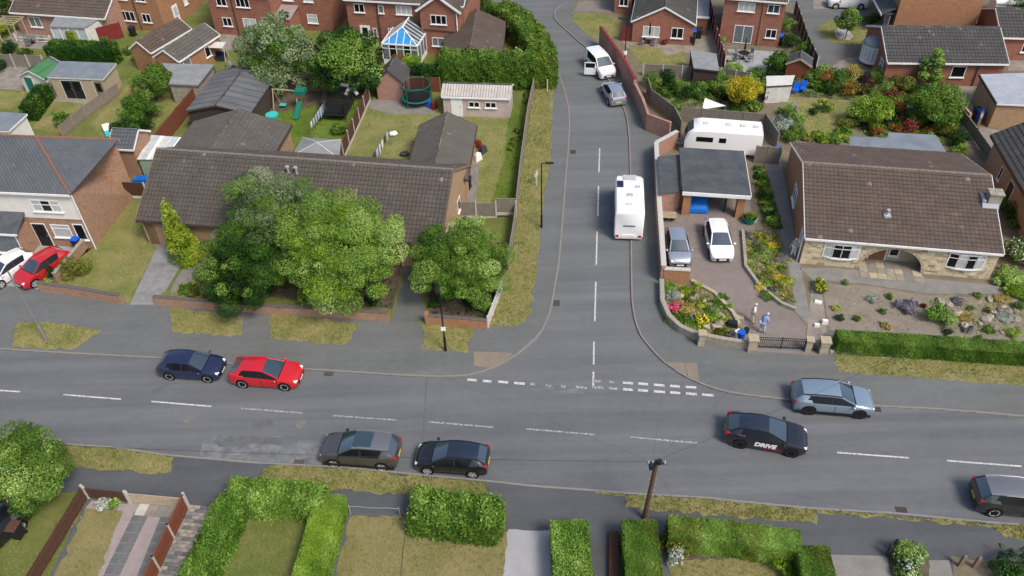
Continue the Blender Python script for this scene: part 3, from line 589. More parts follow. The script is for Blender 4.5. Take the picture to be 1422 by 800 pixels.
MB().cyl((L + .02, .25, .1), (L + .02, .25, 2.4), .05).build('downpipe', 'timber_dark', h['o'])
# --- stone fronted bungalow with arched porch
o_, rz_, L, W = Hr((1115, 227), (1376, 245), (1121, 332), 4.7, 2.5)
h = house('bungalow', 'bungalow with pale stone front, arched porch and bronze brown tiled roof', 'house', o_, rz_, L, W, 2.5, 4.7, 'brick_orange', 'tile_bronze', ridge='ridge_pale', walls=False, vg=.1, ov=.22, under='felt', gap=.03)
r = h['o']; ov, vg = .22, .1; ym = W / 2; sl_ = 2.2 / ym; zz = 2.5 + sl_ * ov - .1
mb = MB(); y0 = ov + 1.25; sec = [(y0, -.1), (W - ov, -.1), (W - ov, zz), (ym, 4.56), (y0, 2.5 + sl_ * y0 - .1)]
mb.add([(vg, y, z) for y, z in sec] + [(L - vg, y, z) for y, z in sec], [(4, 3, 2, 1, 0), (5, 6, 7, 8, 9)] + [(i, (i + 1) % 5, 5 + (i + 1) % 5, 5 + i) for i in range(5)])
for x0, x1 in ((vg, vg + .3), (L - vg - .3, L - vg)):
    s2 = [(ov + .3, -.1), (y0 - .002, -.1), (y0 - .002, 2.5 + sl_ * y0 - .1), (ov + .3, 2.5 + sl_ * (ov + .3) - .1)]
    mb.add([(x0, y, z) for y, z in s2] + [(x1, y, z) for y, z in s2], [(3, 2, 1, 0), (4, 5, 6, 7), (0, 1, 5, 4), (1, 2, 6, 5), (2, 3, 7, 6), (3, 0, 4, 7)])
mb.build('wall', 'brick_orange', r)
xc, aw, ah = 6.35, 2.15, 1.98
arc = [(xc + aw * math.cos(PI - PI * i / 18), .05 + (ah - .05) * math.sin(PI * i / 18)) for i in range(19)]
out = [(vg, -.1), (arc[0][0], -.1)] + arc + [(arc[-1][0], -.1), (L - vg, -.1), (L - vg, zz), (vg, zz)]; n = len(out)
mb = MB(); mb.add([(x, ov, z) for x, z in out] + [(x, ov + .298, z) for x, z in out], [tuple(range(n)), tuple(reversed(range(n, 2 * n)))] + [(i, i + n, (i + 1) % n + n, (i + 1) % n) for i in range(n)]); fw = mb.build('front_wall', 'stone', r)
sb = MB(); z = 0
while z < zz - .1:
    hh = random.choice((.14, .17, .2)); x = vg + .02
    while x < L - vg - .05:
        ww = random.uniform(.22, .55); x2 = min(x + ww, L - vg); cx_, cz = (x + x2) / 2, z + hh / 2
        if ((cx_ - xc) / (aw + .12)) ** 2 + (cz / (ah + .1)) ** 2 > 1:
            dpt = random.uniform(.015, .045); sb.hexa([(x + .01, ov - dpt, z), (x2 - .005, ov - dpt, z), (x2 - .005, ov, z), (x + .01, ov, z)], [(x + .01, ov - dpt, min(z + hh - .015, zz)), (x2 - .005, ov - dpt, min(z + hh - .015, zz)), (x2 - .005, ov, min(z + hh - .015, zz)), (x + .01, ov, min(z + hh - .015, zz))])
            t = .12 if random.random() < .12 else random.uniform(.35, 1)
            for q in range(6): sb.t[-1 - q] = t
        x = x2
    z += hh
kind(sb.build('stone_facing', 'stone_mix', fw, tint=True), 'stuff')
for i in range(18):                                   # arch ring stones
    a0, a1 = PI * i / 18 + .012, PI * (i + 1) / 18 - .012; q = []
    for rr in (1, 1.1):
        for a in (a0, a1): q.append((xc - aw * rr * math.cos(a), .05 + (ah - .05 + (rr - 1) * 2) * math.sin(a)))
    q = [q[0], q[1], q[3], q[2]]; MB().hexa([(x, ov - .06, z) for x, z in q], [(x, ov - .002, z) for x, z in q]).build('arch_stone', 'stone', r)
for s in (-1, 1): MB().box(xc + s * (aw + .35) - .15, ov + .3, -.1, xc + s * (aw + .35) + .15, y0, 2.6).build('porch_wall', 'stone', r)
MB().box(xc - aw - .2, y0 - .12, 0, xc + aw + .2, y0 - .004, 2.6).build('porch_back_wall', 'stone', r)
h2 = dict(o=r, dims=(L, W, y0 - .12, vg)); door(h2, 'F', xc - .75, 1.1, 2.0, 'tile_orange', 'glass'); win(h2, 'F', xc + .35, .5, .7, 1.5, 1, 'glass')
fl = MB().box(xc - 2.1, ov - 1.1, -.05, xc + 2.3, y0 - .125, .03).build('porch_floor', 'flag', r)
for i in range(7):
    for j in range(4):
        x0 = xc - 2.05 + i * .61; yy = ov - 1.05 + j * .62
        MB().box(x0, yy, .03, x0 + .58, yy + .59, .045 + random.uniform(0, .01)).build('paving_slab', random.choice(('flag', 'stone', 'stone_grey', 'concrete')), fl)
for u, g_ in ((2.75, ['glass_curtain', 'glass', 'glass', 'glass_curtain']), (11.15, ['glass', 'glass_curtain', 'glass', 'glass_curtain'])):
    mb = MB(); mb.prism([(-1.22, .02), (-.6, -.15), (0, -.19), (.6, -.15), (1.22, .02)], 1.225, 1.27)
    MB().prism([(-1.3, .02), (-.6, -.2), (0, -.24), (.6, -.2), (1.3, .02)], .77, .849).build('sill', 'white', r, loc=(u, ov - .03, 0))
    b = mb.build('bow_window', 'white', r, loc=(u, ov - .03, .85))
    for i, (p, q) in enumerate((((-1.2, 0), (-.6, -.12)), ((-.6, -.12), (0, -.16)), ((0, -.16), (.6, -.12)), ((.6, -.12), (1.2, 0)))):
        p, q = Vector((*p, 0)), Vector((*q, 0)); fr = MB(); zz_ = Vector((0, 0, 1))
        for t in (0, 1): fr.bar(lerp(p, q, t), lerp(p, q, t) + zz_ * 1.25, .07, .07)
        for zq in (.04, .86, 1.21): fr.bar(p + zz_ * zq, q + zz_ * zq, .06, .06)
        fr.build('frame', 'white', b); n_ = Vector((-(q - p).y, (q - p).x, 0)).normalized() * .02
        MB().hexa([p - n_, q - n_, q + n_, p + n_], [v + zz_ * 1.22 for v in (p - n_, q - n_, q + n_, p + n_)]).build('pane', g_[i], b)
win(h, 'L', 6.8, .75, 1.5, 1.4, 2, 'glass_grey', .7); win(h, 'L', 1.5, .9, .7, 1.2, 1, 'glass_pale')
MB().cyl((-.04, .42, 0), (-.04, .42, 2.35), .05).build('downpipe', 'white', r)
c_ = MB().box(L - .65, 3.8, 3.2, L + .2, 4.5, 4.7).build('chimney', 'stone_grey', h['roof']); MB().box(L - .72, 3.73, 4.7, L + .27, 4.57, 4.8).build('chimney_cap', 'stone_grey', c_); MB().hexa([(L - 1.0, 3.5, 3.6), (L + .1, 3.5, 3.6), (L + .1, 3.79, 3.7), (L - 1.0, 3.79, 3.7)], [(L - 1.0, 3.5, 3.8), (L + .1, 3.5, 3.8), (L + .1, 3.79, 4.0), (L - 1.0, 3.79, 4.0)]).box(L - 1.0, 3.795, 3.6, L - .76, 4.9, 4.2).build('flashing', 'lead', c_)
MB().cyl((5.7, 2.3, 3.2), (5.7, 2.3, 3.75), .08).cyl((5.7, 2.3, 3.75), (5.7, 2.3, 3.85), .14).box(5.45, 2.05, 3.0, 5.95, 2.5, 3.42).build('roof_vent', 'galv', h['roof'])
ex = thing('extension', 'flat blue grey felt roofed extension behind the stone fronted bungalow', 'extension', (*G(1180, 205, 2.6)[:2], .1), rz_)
def flat_building(root, P, z, wall, roof, rim='white_dirty', wt=.15):
    o = root.matrix_basis.inverted(); Q = [o @ G(*p, z) for p in P]; Q = [(q.x, q.y) for q in Q]; c = Vector((sum(q[0] for q in Q), sum(q[1] for q in Q), 0)) / len(Q)
    I = [lerp(c, Vector((*q, 0)), .94) for q in Q]; MB().prism(I, -.1, z - .25).build('wall', wall, root); MB().prism(Q, z - .245, z - .1).build('fascia', rim, root); MB().prism([lerp(c, Vector((*q, 0)), .99) for q in Q], z - .098, z - .06).build('roof', roof, root); return Q
bpy.context.view_layer.update()
flat_building(ex, [(1180, 206), (1180, 190), (1232, 192), (1234, 184), (1300, 188), (1314, 212)], 2.6, 'brick_orange', 'felt_blue')
# --- rendered semi with slate hipped roof
a, b = G(98, 272, 5.2), G(165, 195, 5.2); W = (b - a).length; rz_ = ang(a, b) - PI / 2; L = 20.; d = Vector((math.cos(rz_), math.sin(rz_), 0)); o_ = a - d * L
h = house('house', 'two storey house with cream rendered upper front, brick side and slate hipped roof', 'house', o_, rz_, L, W, 5.2, 7.6, 'brick_brown', 'slate', ov=.25, vg=.2, hipB=3.8, ridge='tile_orange', tile=(.3, .26), lift=.4, under='slate')
r = h['o']; MB().box(.2, .2, 2.75, L - .19, .249, 5.1).build('render_panel', 'render_white', r)
win(dict(o=r, dims=(L, W, .2, .2)), 'F', L - 2.5, 3.4, 2.3, 1.05, 3, ['glass_curtain', 'glass', 'glass_curtain'], .6); win(h, 'F', L - 2.25, .95, 1.5, 1.2, 1, 'glass_curtain', .7); win(h, 'F', L - .75, .8, .85, 1.5, 1, 'glass'); door(h, 'F', L - 4.0, 1.0, 2.1, 'dark_plastic', 'glass')
bx0, bx1 = L - 7.6, L - 4.75; MB().box(bx0, -1.2, -.1, bx1, .245, 2.3).build('bay', 'brick_brown', r); MB().hexa([(bx0 - .2, -1.45, 2.28), (bx1 + .2, -1.45, 2.28), (bx1 + .2, .19, 3.1), (bx0 - .2, .19, 3.1)], [(bx0 - .2, -1.45, 2.42), (bx1 + .2, -1.45, 2.42), (bx1 + .2, .19, 3.24), (bx0 - .2, .19, 3.24)]).build('bay_roof', 'felt', r); MB().box(bx0 - .2, -1.52, 2.26, bx1 + .2, -1.455, 2.4).build('gutter', 'white', r)
win(dict(o=r, dims=(L, W, -1.2, .2)), 'F', (bx0 + bx1) / 2 + .2, .35, 2.0, 1.7, 1, 'glass_grey'); MB().cyl((L - .05, .15, 0), (L - .05, .15, 5.1), .05).build('downpipe', 'white', r); win(dict(o=r, dims=(L, W, -.0, .2)), 'F', L - 9, .3, 1.6, 1.8, 2, 'glass')
e2 = house('outbuilding', 'slate roofed brick rear wing behind the rendered house', 'outbuilding', *Hf((150, 207), (186, 209), 3.0), 3.0, 3.0, 4.0, 'brick_brown', 'slate', ov=.15)
e3 = thing('outbuilding', 'small white walled flat roofed wing with blue grey roof and dark flue', 'outbuilding', (*G(-60, 190, 2.9)[:2], .1), rz_); bpy.context.view_layer.update(); flat_building(e3, [(-60, 182), (12, 182), (38, 158), (-60, 152)], 4.2, 'render_white', 'felt_blue', 'white')
# --- garages with ridge running away from the road
h = house('garage', 'garage with wide grey tiled gable roof behind the long bungalow, beside the dark felt shed', 'garage', *Hr((332, 153), (287, 218), (394, 194), 3.7, 2.3), 2.3, 3.7, 'brick_tan', 'tile_weather', verge='timber_dark', fascia='timber_dark', ov=.2)
h = house('garage', 'narrow garage with grey tiled gable roof on the lawn near the grey washing line', 'garage', *Hr((621, 157), (604, 232), (661, 180), 3.6, 2.3), 2.3, 3.6, 'brick_tan', 'tile_weather', verge='timber_dark', fascia='timber_dark', ov=.2)
h = house('garage', 'garage with mauve brown tiled gable roof beside the curving roadside hedge', 'garage', *Hr((662, 14), (653, 66), (701, 42), 3.5, 2.1), 2.1, 3.5, 'brick_red', 'tile_bronze', verge='timber_dark', fascia='timber_dark', ov=.2)
ra, rb = Hg((176, 71), (209, 75), 2.4), Hg((209, 83), (248, 87), 2.4)
for nm, lab, q, L_ in (('garage', 'brick garage with brown tiled roof joined to its twin, beside the maroon fence', ra, 6.2), ('garage', 'brick garage with grey brown tiled roof, side window and glazed door', rb, 6.6)):
    h = house(nm, lab, 'garage', q[0], q[1] - rad(8), L_, q[2], 2.4, 3.4, 'brick_orange', 'tile_weather' if q is rb else 'tile_bronze', ov=.15, vg=.1)
win(h, 'F', 4.4, .9, .8, 1.1, 1); door(h, 'F', 1.2, .9, 2.0, 'glass_grey')
# --- sheds
h = house('shed', 'big dark felt roofed timber shed with low gable beside red fence', 'shed', *Hr((341, 93), (300, 148), (262, 151), 2.9, 2.2), 2.2, 2.9, 'timber_dark', 'tile_grey', verge='timber_dark', fascia=None, tile=(.95, 3.5), ov=.15, lift=.35); h['tiles'].data.materials[0] = MATS['felt_grey']
h = house('shed', 'brick shed with dark gabled roof beside the round green trampoline', 'shed', *Hg((518, 116), (561, 118), 1.9), 2.9, 1.9, 3.2, 'brick_pink', 'tile_grey', verge=None, fascia=None, ov=.1)
h = house('prefab_garage', 'pale prefabricated garage with ribbed roof, white door and two windows', 'garage', *Hf((613, 135), (709, 138), 2.1), 2.7, 2.1, 2.75, 'render_pink', 'tile_grey', ov=.1, vg=.1, tile=(.26, 2.0), verge='white_dirty', lift=.6)
h['tiles'].data.materials[0] = MATS['asbestos']
door(h, 'F', 1.35, .95, 1.85, 'white'); win(h, 'F', 3.0, 1.0, 1.05, .6, 2); win(h, 'F', 4.55, 1.0, 1.05, .6, 2)
h = house('shed', 'small timber shed with bright green felt roof and green door', 'shed', *Hg((25, 107), (62, 112), 1.8), 3.2, 1.8, 2.6, 'white_dirty', 'tile_grey', verge='white_dirty', fascia=None, tile=(3, 2), ov=.1)
h['tiles'].data.materials[0] = MATS['felt_green']; door(h, 'L', 2.2, .9, 1.7, 'green_plastic')
s = thing('summer_house', 'timber summer house with flat grey roof and dark double doors', 'summer house', (*G(66, 132, .1)[:2], .1), rad(-8)); bpy.context.view_layer.update()
Q = flat_building(s, [(65, 107), (143, 110), (162, 88), (84, 85)], 2.4, 'timber_pale', 'felt_blue', 'white_dirty')
hs = dict(o=s, dims=(5.7, 3.2, Q[0][1] + .12, .1)); X0 = Q[0][0]
for i, (u, w_, m_) in enumerate(((1.7, 1.0, 'dark_plastic'), (2.72, 1.0, 'dark_plastic'), (5.0, .9, 'timber_mid'))): door(hs, 'F', X0 + u, w_, 1.9, m_, 'glass')
s = thing('stone_shed', 'rough stone shed with L shaped grey felt roof beside the apple tree', 'shed', (*G(238, 140, .1)[:2], .1), rad(-9)); bpy.context.view_layer.update()
flat_building(s, [(234, 117), (275, 119), (298, 90), (222, 88), (240, 104)], 2.2, 'stone_grey', 'felt_pale', 'grey_metal')
s = thing('shed', 'low shed with grey green felt roof beside the maroon panel fence', 'shed', (*G(962, 95, .1)[:2], .1), rad(-9)); bpy.context.view_layer.update()
flat_building(s, [(958, 69), (995, 75), (999, 99), (963, 95)], 1.9, 'timber_dark', 'felt_pale', 'timber_dark')
s = thing('shed', 'white painted lean-to shed beside the yellow leaved tree', 'shed', (*G(1067, 132, .1)[:2], .1), rad(-9)); bpy.context.view_layer.update()
flat_building(s, [(1064, 106), (1104, 105), (1100, 118), (1064, 120)], 1.9, 'white_dirty', 'white_dirty', 'timber_dark')
h = house('shed', 'little shed with near black felt gable roof behind the weeping tree', 'shed', *Hg((1101, 91), (1127, 94), 1.8), 2.4, 1.8, 2.5, 'timber_red', 'tile_grey', verge='timber_pale', fascia=None, tile=(.6, .8), ov=.1); h['tiles'].data.materials[0] = MATS['felt']
s = thing('gazebo', 'garden gazebo with grey hipped fabric roof and white seams', 'gazebo', (*G(438, 205, 2.0)[:2], .1), rad(-10)); bpy.context.view_layer.update()
inv = s.matrix_basis.inverted(); cz = inv @ G(440, 198, 2.75); Q = [inv @ G(*p, 2.05) for p in ((405, 217), (471, 221), (474, 194), (420, 191))]; mb = MB()
for i in range(4): mb.add([Q[i], Q[(i + 1) % 4], cz], [(0, 1, 2)])
mb.build('canopy', 'felt_pale', s)
for q in Q:
    MB().cyl((q.x * .93, q.y * .93, 0), (q.x * .93, q.y * .93, 2.05), .05).build('leg', 'grey_metal', s); MB().bar(q + Vector((0, 0, .03)), cz + Vector((0, 0, .03)), .07, .03).build('seam', 'white_dirty', s)
# --- shed with translucent sheet roof and blue cover
s = thing('lean_to', 'lean-to with white and pale green ribbed sheet roof beside the bungalow end', 'lean-to', (*G(200, 250, .1)[:2], .1), rad(-10)); bpy.context.view_layer.update(); inv = s.matrix_basis.inverted()
A, B, C_, D_ = [inv @ G(*p, 2.2) for p in ((190, 222), (240, 222), (262, 192), (210, 188))]
for i in range(8):
    t0, t1 = i / 8, (i + .93) / 8; MB().hexa([lerp(A, B, t0), lerp(A, B, t1), lerp(D_, C_, t1), lerp(D_, C_, t0)], [v + Vector((0, 0, .05)) for v in (lerp(A, B, t0), lerp(A, B, t1), lerp(D_, C_, t1), lerp(D_, C_, t0))]).build('roof_sheet', ('white_dirty', 'glass_pale', 'white', 'white_dirty')[i % 4], s)
MB().prism([lerp((A + C_) / 2, q, .94) for q in (A, B, C_, D_)], -.1, 2.04).build('wall', 'green_plastic', s); s.children[-1].data.materials[0] = mat('sage', (.25, .33, .24), rough=.7)
tag(MB().hexa([(-.9, -.5, 0), (.9, -.5, 0), (.9, .5, 0), (-.9, .5, 0)], [(-.8, -.4, .8), (.75, -.45, .95), (.8, .42, .9), (-.75, .4, .75)]).build('covered_bench', 'blue_tarp', loc=G(203, 258, .1), rz=rad(-10)), 'bright blue tarpaulin cover over a box behind the maroon gate fence', 'tarpaulin')
# --- houses along the back
h = house('bungalow', 'brick bungalow with long brown roof, sunroom and deck beside the pergola', 'house', *Hf((13, 18), (146, 27), 2.6), 8.0, 2.6, 4.9, 'brick_pink', 'tile_bronze', ov=.3, tile=(.35, .4))
win(h, 'F', 2.6, .9, 1.5, 1.2, 2, 'glass_grey'); win(h, 'F', 6.2, 1.0, 1.6, 1.1, 3, 'glass_pale'); r = h['o']
sr = thing('sunroom', 'white framed sunroom with flat grey roof on the bungalow by the pergola', 'conservatory', (*G(80, 62, .1)[:2], .1), rad(-10)); bpy.context.view_layer.update(); inv = sr.matrix_basis.inverted()
Q = [inv @ G(*p, 2.4) for p in ((69, 38), (117, 40), (141, 26), (78, 23))]; MB().prism([(q.x, q.y) for q in Q], 2.25, 2.4).build('roof', 'felt_pale', sr); A, B = Vector((Q[0].x, Q[0].y, 0)), Vector((Q[1].x, Q[1].y, 0))
for i in range(5): MB().bar(lerp(A, B, i / 4) + Vector((0, .1, 0)), lerp(A, B, i / 4) + Vector((0, .1, 2.25)), .12, .12).build('frame', 'white', sr)
for i in range(4): MB().bar(lerp(A, B, (i + .5) / 4) + Vector((0, .12, 0)), lerp(A, B, (i + .5) / 4) + Vector((0, .12, 2.25)), .75, .03, up=(0, 1, 0)).build('pane', 'glass_pale', sr)
MB().prism([(Q[1].x, Q[1].y + .2), (Q[2].x, Q[2].y - .1), (Q[2].x - .3, Q[2].y - .1), (Q[1].x - .3, Q[1].y + .2)], 0, 2.25).build('side_wall', 'white_dirty', sr)
h = house('house', 'two storey orange brick house with white side door beside twin garages', 'house', *Hf((138, -20), (212, -13), 5.0), 8.5, 5.0, 7.5, 'brick_orange', 'tile_bronze', ov=.25, tile=(.4, .5))
L = h['dims'][0]; win(h, 'F', 2.2, .95, 1.8, 1.15, 3); win(h, 'F', 4.6, 1.0, 1.1, 1.0, 2); win(h, 'F', 2.0, 3.4, 1.6, 1.15, 3, 'glass_curtain'); win(h, 'F', 4.6, 3.4, 1.2, 1.1, 2); door(h, 'R', 2.8, .9, 2.05, 'white', 'glass_pale'); win(h, 'R', 5, 1.3, .7, 1.0, 1, 'white'); win(h, 'R', 5.6, 3.6, .7, 1.0, 1, 'white')
MB().cyl((3.5, .2, 0), (3.5, .2, 4.9), .06).build('downpipe', 'timber_dark', h['o'])
h = house('house', 'two storey red brick house with patio doors partly behind the grey green tree', 'house', *Hf((281, -12), (372, -6), 5.0), 8, 5.0, 7.4, 'brick_red', 'tile_grey', ov=.25, tile=(.4, .5))
for a in ((1.8, 3.3, 1.2, 1.1, 2), (4.3, 3.3, 1.6, 1.1, 3), (1.9, 1.0, 1.1, 1.0, 2)): win(h, 'F', *a)
win(h, 'F', 4.6, .1, 1.6, 1.95, 2, 'glass_pale', sill=False); MB().cyl((3.0, .2, 0), (3.0, .2, 4.9), .06).build('downpipe', 'timber_dark', h['o'])
h = house('house', 'two storey red brick house with mauve felt extension between the neighbours', 'house', *Hf((364, -20), (454, -14), 5.0), 8, 5.0, 7.4, 'brick_red', 'slate', ov=.25, tile=(.4, .5))
win(h, 'F', 5.1, .9, 1.2, 1.0, 1, 'glass_pale', .6); win(h, 'F', 5.0, 3.3, 1.1, 1.0, 2, 'glass_pale'); win(h, 'F', 2.6, 3.3, 1.2, 1.0, 2, 'glass_pale')
MB().box(.3, -2.2, 0, 3.6, .24, 2.2).build('extension', 'brick_red', h['o']); MB().hexa([(.2, -2.3, 2.2), (3.7, -2.3, 2.2), (3.7, .24, 2.7), (.2, .24, 2.7)], [(.2, -2.3, 2.32), (3.7, -2.3, 2.32), (3.7, .24, 2.82), (.2, .24, 2.82)]).build('extension_roof', 'gravel_mauve', h['o'])
o_, rz_, L = Hf((476, 0), (644, 10), 5.0)
h = house('house', 'wide two storey red brick house with blue roofed conservatory', 'house', o_, rz_, L, 8, 5.0, 7.4, 'brick_red', 'tile_brown', ov=.25, tile=(.35, .4)); r = h['o']
for u, z, w_, h_, n_, g_ in ((1.6, 3.55, 1.15, .95, 2, 'glass'), (4.0, 3.6, .6, .85, 1, 'glass_grey'), (6.5, 3.6, 1.7, .95, 3, 'glass_curtain'), (3.0, 1.0, .45, .9, 1, 'glass_grey'), (5.0, .9, 1.0, 1.1, 1, 'glass_grey')): win(h, 'F', u, z, w_, h_, n_, g_)
door(h, 'F', 1.9, 1.0, 2.05, 'white', 'glass'); MB().cyl((3.6, .18, 0), (3.6, .18, 4.9), .07).build('downpipe', 'timber_dark', r)
MB().box(8.6, -.9, -.1, 12.7, .24, 4.8).build('gable_wing', 'brick_red', r); sec = [(8.6, 4.8), (12.7, 4.8), (10.65, 6.25)]; mb = MB(); mb.add([(x, -.9, z) for x, z in sec] + [(x, 2.5, z) for x, z in sec], [(0, 1, 2), (5, 4, 3), (0, 2, 5, 3), (1, 4, 5, 2)]); mb.build('gable', 'brick_red', r)
mb = MB(); tb = MB()
for s, xa in ((-1, 8.25), (1, 13.05)):
    T = [Vector((xa, -1.15, 4.72)), Vector((xa, 3.2, 4.72)), Vector((10.65, 3.2, 6.4)), Vector((10.65, -1.15, 6.4))]; mb.hexa([t - Vector((0, 0, .1)) for t in T], T); tiles(tb, T[0], T[1], T[3], T[2], .35, .4)
wr = mb.build('wing_roof', 'felt', r); kind(tb.build('roof_tiles', 'tile_brown', wr, tint=True), 'stuff'); MB().bar((8.25, -1.17, 4.66), (10.65, -1.17, 6.34), .06, .22).bar((13.05, -1.17, 4.66), (10.65, -1.17, 6.34), .06, .22).build('bargeboard', 'white', r)
hw = dict(o=r, dims=(L, 8, -.9, .1)); win(hw, 'F', 10.55, 3.3, 1.7, 1.0, 3); win(hw, 'F', 10.6, .9, 1.9, .95, 3, 'glass_grey'); MB().cyl((12.5, -.97, 0), (12.5, -.97, 4.6), .06).build('downpipe', 'white', r); MB().cyl((8.9, -.97, 2.7), (12.4, -.97, 2.6), .05).build('downpipe', 'timber_dark', r)
# conservatory: white bars, every pane its own piece
cs = thing('conservatory', 'white framed conservatory with bright blue roof panes at its end', 'conservatory', (*G(558, 75, .1)[:2], .1), rz_); bpy.context.view_layer.update(); inv = cs.matrix_basis.inverted()
q = inv @ G(530, 62, 2.2); x0, y0 = q.x, q.y; q = inv @ G(580, 65, 2.2); x1 = q.x; y1 = y0 + 3.9; xm = (x0 + x1) / 2; zr = 3.45; yr = y0 + 1.5; e = 2.2; Z = Vector((0, 0, 1))
MB().box(x0, y0, -.05, x1, y1, .55).build('base_wall', 'white', cs)
def panel(name, P, m_, par): Q = [Vector(p) for p in P]; nn = (Q[1] - Q[0]).cross(Q[2] - Q[0]).normalized() * .02; n = len(Q); mb = MB(); mb.add([p - nn for p in Q] + [p + nn for p in Q], [tuple(reversed(range(n))), tuple(range(n, 2 * n))] + [(i, (i + 1) % n, n + (i + 1) % n, n + i) for i in range(n)]); return mb.build(name, m_, par)
E0, E1, RF, RB_ = Vector((x0, y0, e)), Vector((x1, y0, e)), Vector((xm, yr, zr)), Vector((xm, y1, zr)); tsp = [0, .2, .4, .6, .8, 1]
for i in range(5):                                             # the sloping end
    a_, b_ = lerp(E0, E1, tsp[i]), lerp(E0, E1, tsp[i + 1])
    ra_, rb_ = lerp(a_, RF, .97 if i == 2 else [0, .5, .95, .5, 0][i] if 0 else 1), None
    f = lambda t: min(t / .5, (1 - t) / .5)
    A2, B2 = Vector((a_.x, y0 + (yr - y0) * f(tsp[i]), e + (zr - e) * f(tsp[i]))), Vector((b_.x, y0 + (yr - y0) * f(tsp[i + 1]), e + (zr - e) * f(tsp[i + 1])))
    pts = [a_, b_, B2] + ([RF] if i == 2 else []) + [A2]; pts = [p for j, p in enumerate(pts) if j == 0 or (p - pts[j - 1]).length > .02]
    panel('roof_pane', pts, 'conservatory_blue', cs)
    if 0 < i: MB().bar(a_ + Z * .03, A2 + Z * .03, .06, .06).build('roof_bar', 'white', cs)
for s, xe in ((0, x0), (1, x1)):
    C0, C1 = Vector((xe, y0, e)), Vector((xe, y1, e)); n = 6; T0 = []
    for i in range(n + 1):
        y = y0 + (y1 - y0) * i / n; tt = min(1, (y - y0) / (yr - y0)); T0.append((Vector((xe, y, e)), Vector((lerp(xe, xm, tt), y, lerp(e, zr, tt)))))
    for i in range(n):
        pts = [T0[i][0], T0[i + 1][0], T0[i + 1][1], T0[i][1]]
        if i == 0: pts = pts[:3]
        panel('roof_pane', pts, 'conservatory_dark', cs)
        if i: MB().bar(T0[i][0] + Z * .03, T0[i][1] + Z * .03, .07, .06).build('roof_bar', 'white', cs)
    MB().bar(C0, RF + Z * .03, .1, .1).build('roof_bar', 'white', cs); MB().bar(C0, C1, .12, .14).build('eaves_beam', 'white', cs)
    for i in range(5): y = y0 + (y1 - y0) * i / 4; MB().box(xe - .05, y - .05, .55, xe + .05, y + .05, e).build('post', 'white', cs)
    for i in range(4): ya, yb = y0 + (y1 - y0) * i / 4 + .06, y0 + (y1 - y0) * (i + 1) / 4 - .06; MB().box(xe - .015, ya, .56, xe + .015, yb, e - .08).build('pane', 'glass_grey', cs)
MB().bar(E0, E1, .12, .14).build('eaves_beam', 'white', cs); MB().bar(RF, RB_, .14, .12).build('ridge_bar', 'white', cs); MB().bar(Vector((x0, y0, 1.75)), Vector((x1, y0, 1.75)), .08, .07).build('transom', 'white', cs)
for i in range(6): x = lerp(x0, x1, i / 5); MB().box(x - .045, y0 - .045, .55, x + .045, y0 + .045, e).build('post', 'white', cs)
for i in range(5): MB().box(lerp(x0, x1, i / 5) + .05, y0 - .012, .56, lerp(x0, x1, (i + 1) / 5) - .05, y0 + .012, e - .08).build('pane', 'glass' if i % 2 else 'glass_grey', cs)
# far neighbour roof seen between houses
house('house', 'slate roofed brick house end seen between two red brick houses', 'house', *Hf((452, -28), (474, -27), 3.0), 5, 3.0, 4.4, 'brick_red', 'slate', ov=.2, tile=(.4, .5))
# right of the side road
o_, rz_, W = Hg((877, 31), (966, 36), 2.4)
h = house('bungalow', 'red brick gable fronted bungalow with grey roof behind the retaining wall', 'house', o_, rz_, 13, W, 2.4, 4.15, 'brick_red', 'tile_grey', ov=.15, vg=.2, tile=(.35, .4))
win(h, 'L', W * .68, .75, 1.75, 1.15, 3, 'glass_curtain'); win(h, 'L', W * .27, .75, 1.25, 1.15, 2)
MB().box(3.0, -1.25, -.1, 8, .14, 2.0).build('side_wing', 'brick_red', h['o']); MB().box(2.9, -1.35, 2.0, 8, .05, 2.15).build('side_wing_roof', 'felt_blue', h['o']); MB().box(2.82, -1.4, 1.9, 2.898, .05, 2.14).build('gutter', 'white', h['o'])
h = house('bungalow', 'red brick bungalow wing with white window beside the front lawn on the bend', 'house', *Hf((852, -10), (880, -8), 2.5), 6, 2.5, 4, 'brick_red', 'tile_grey', ov=.2, tile=(.35, .4)); win(h, 'F', 1.2, .9, 1.0, 1.1, 2)
o_, rz_, L = Hf((1005, -2), (1094, 5), 4.9)
h = house('house', 'two storey red brick house with sliding patio doors and grey patio', 'house', o_, rz_, L, 8, 4.9, 7.2, 'brick_red', 'tile_brown', ov=.2, vg=.12, tile=(.35, .4))
for u, z, w_, h_, n_, g_ in ((2.4, 3.55, 1.7, .95, 3, 'glass_curtain'), (5.1, 3.6, 1.2, .9, 2, 'glass_blue'), (5.3, .95, 1.1, .95, 2, 'glass'), (2.5, .1, 1.9, 1.95, 2, 'glass_grey')): win(h, 'F', u, z, w_, h_, n_, g_, sill=z > .2)
MB().cyl((4.1, .15, 0), (4.1, .15, 4.8), .06).build('downpipe', 'timber_mid', h['o'])
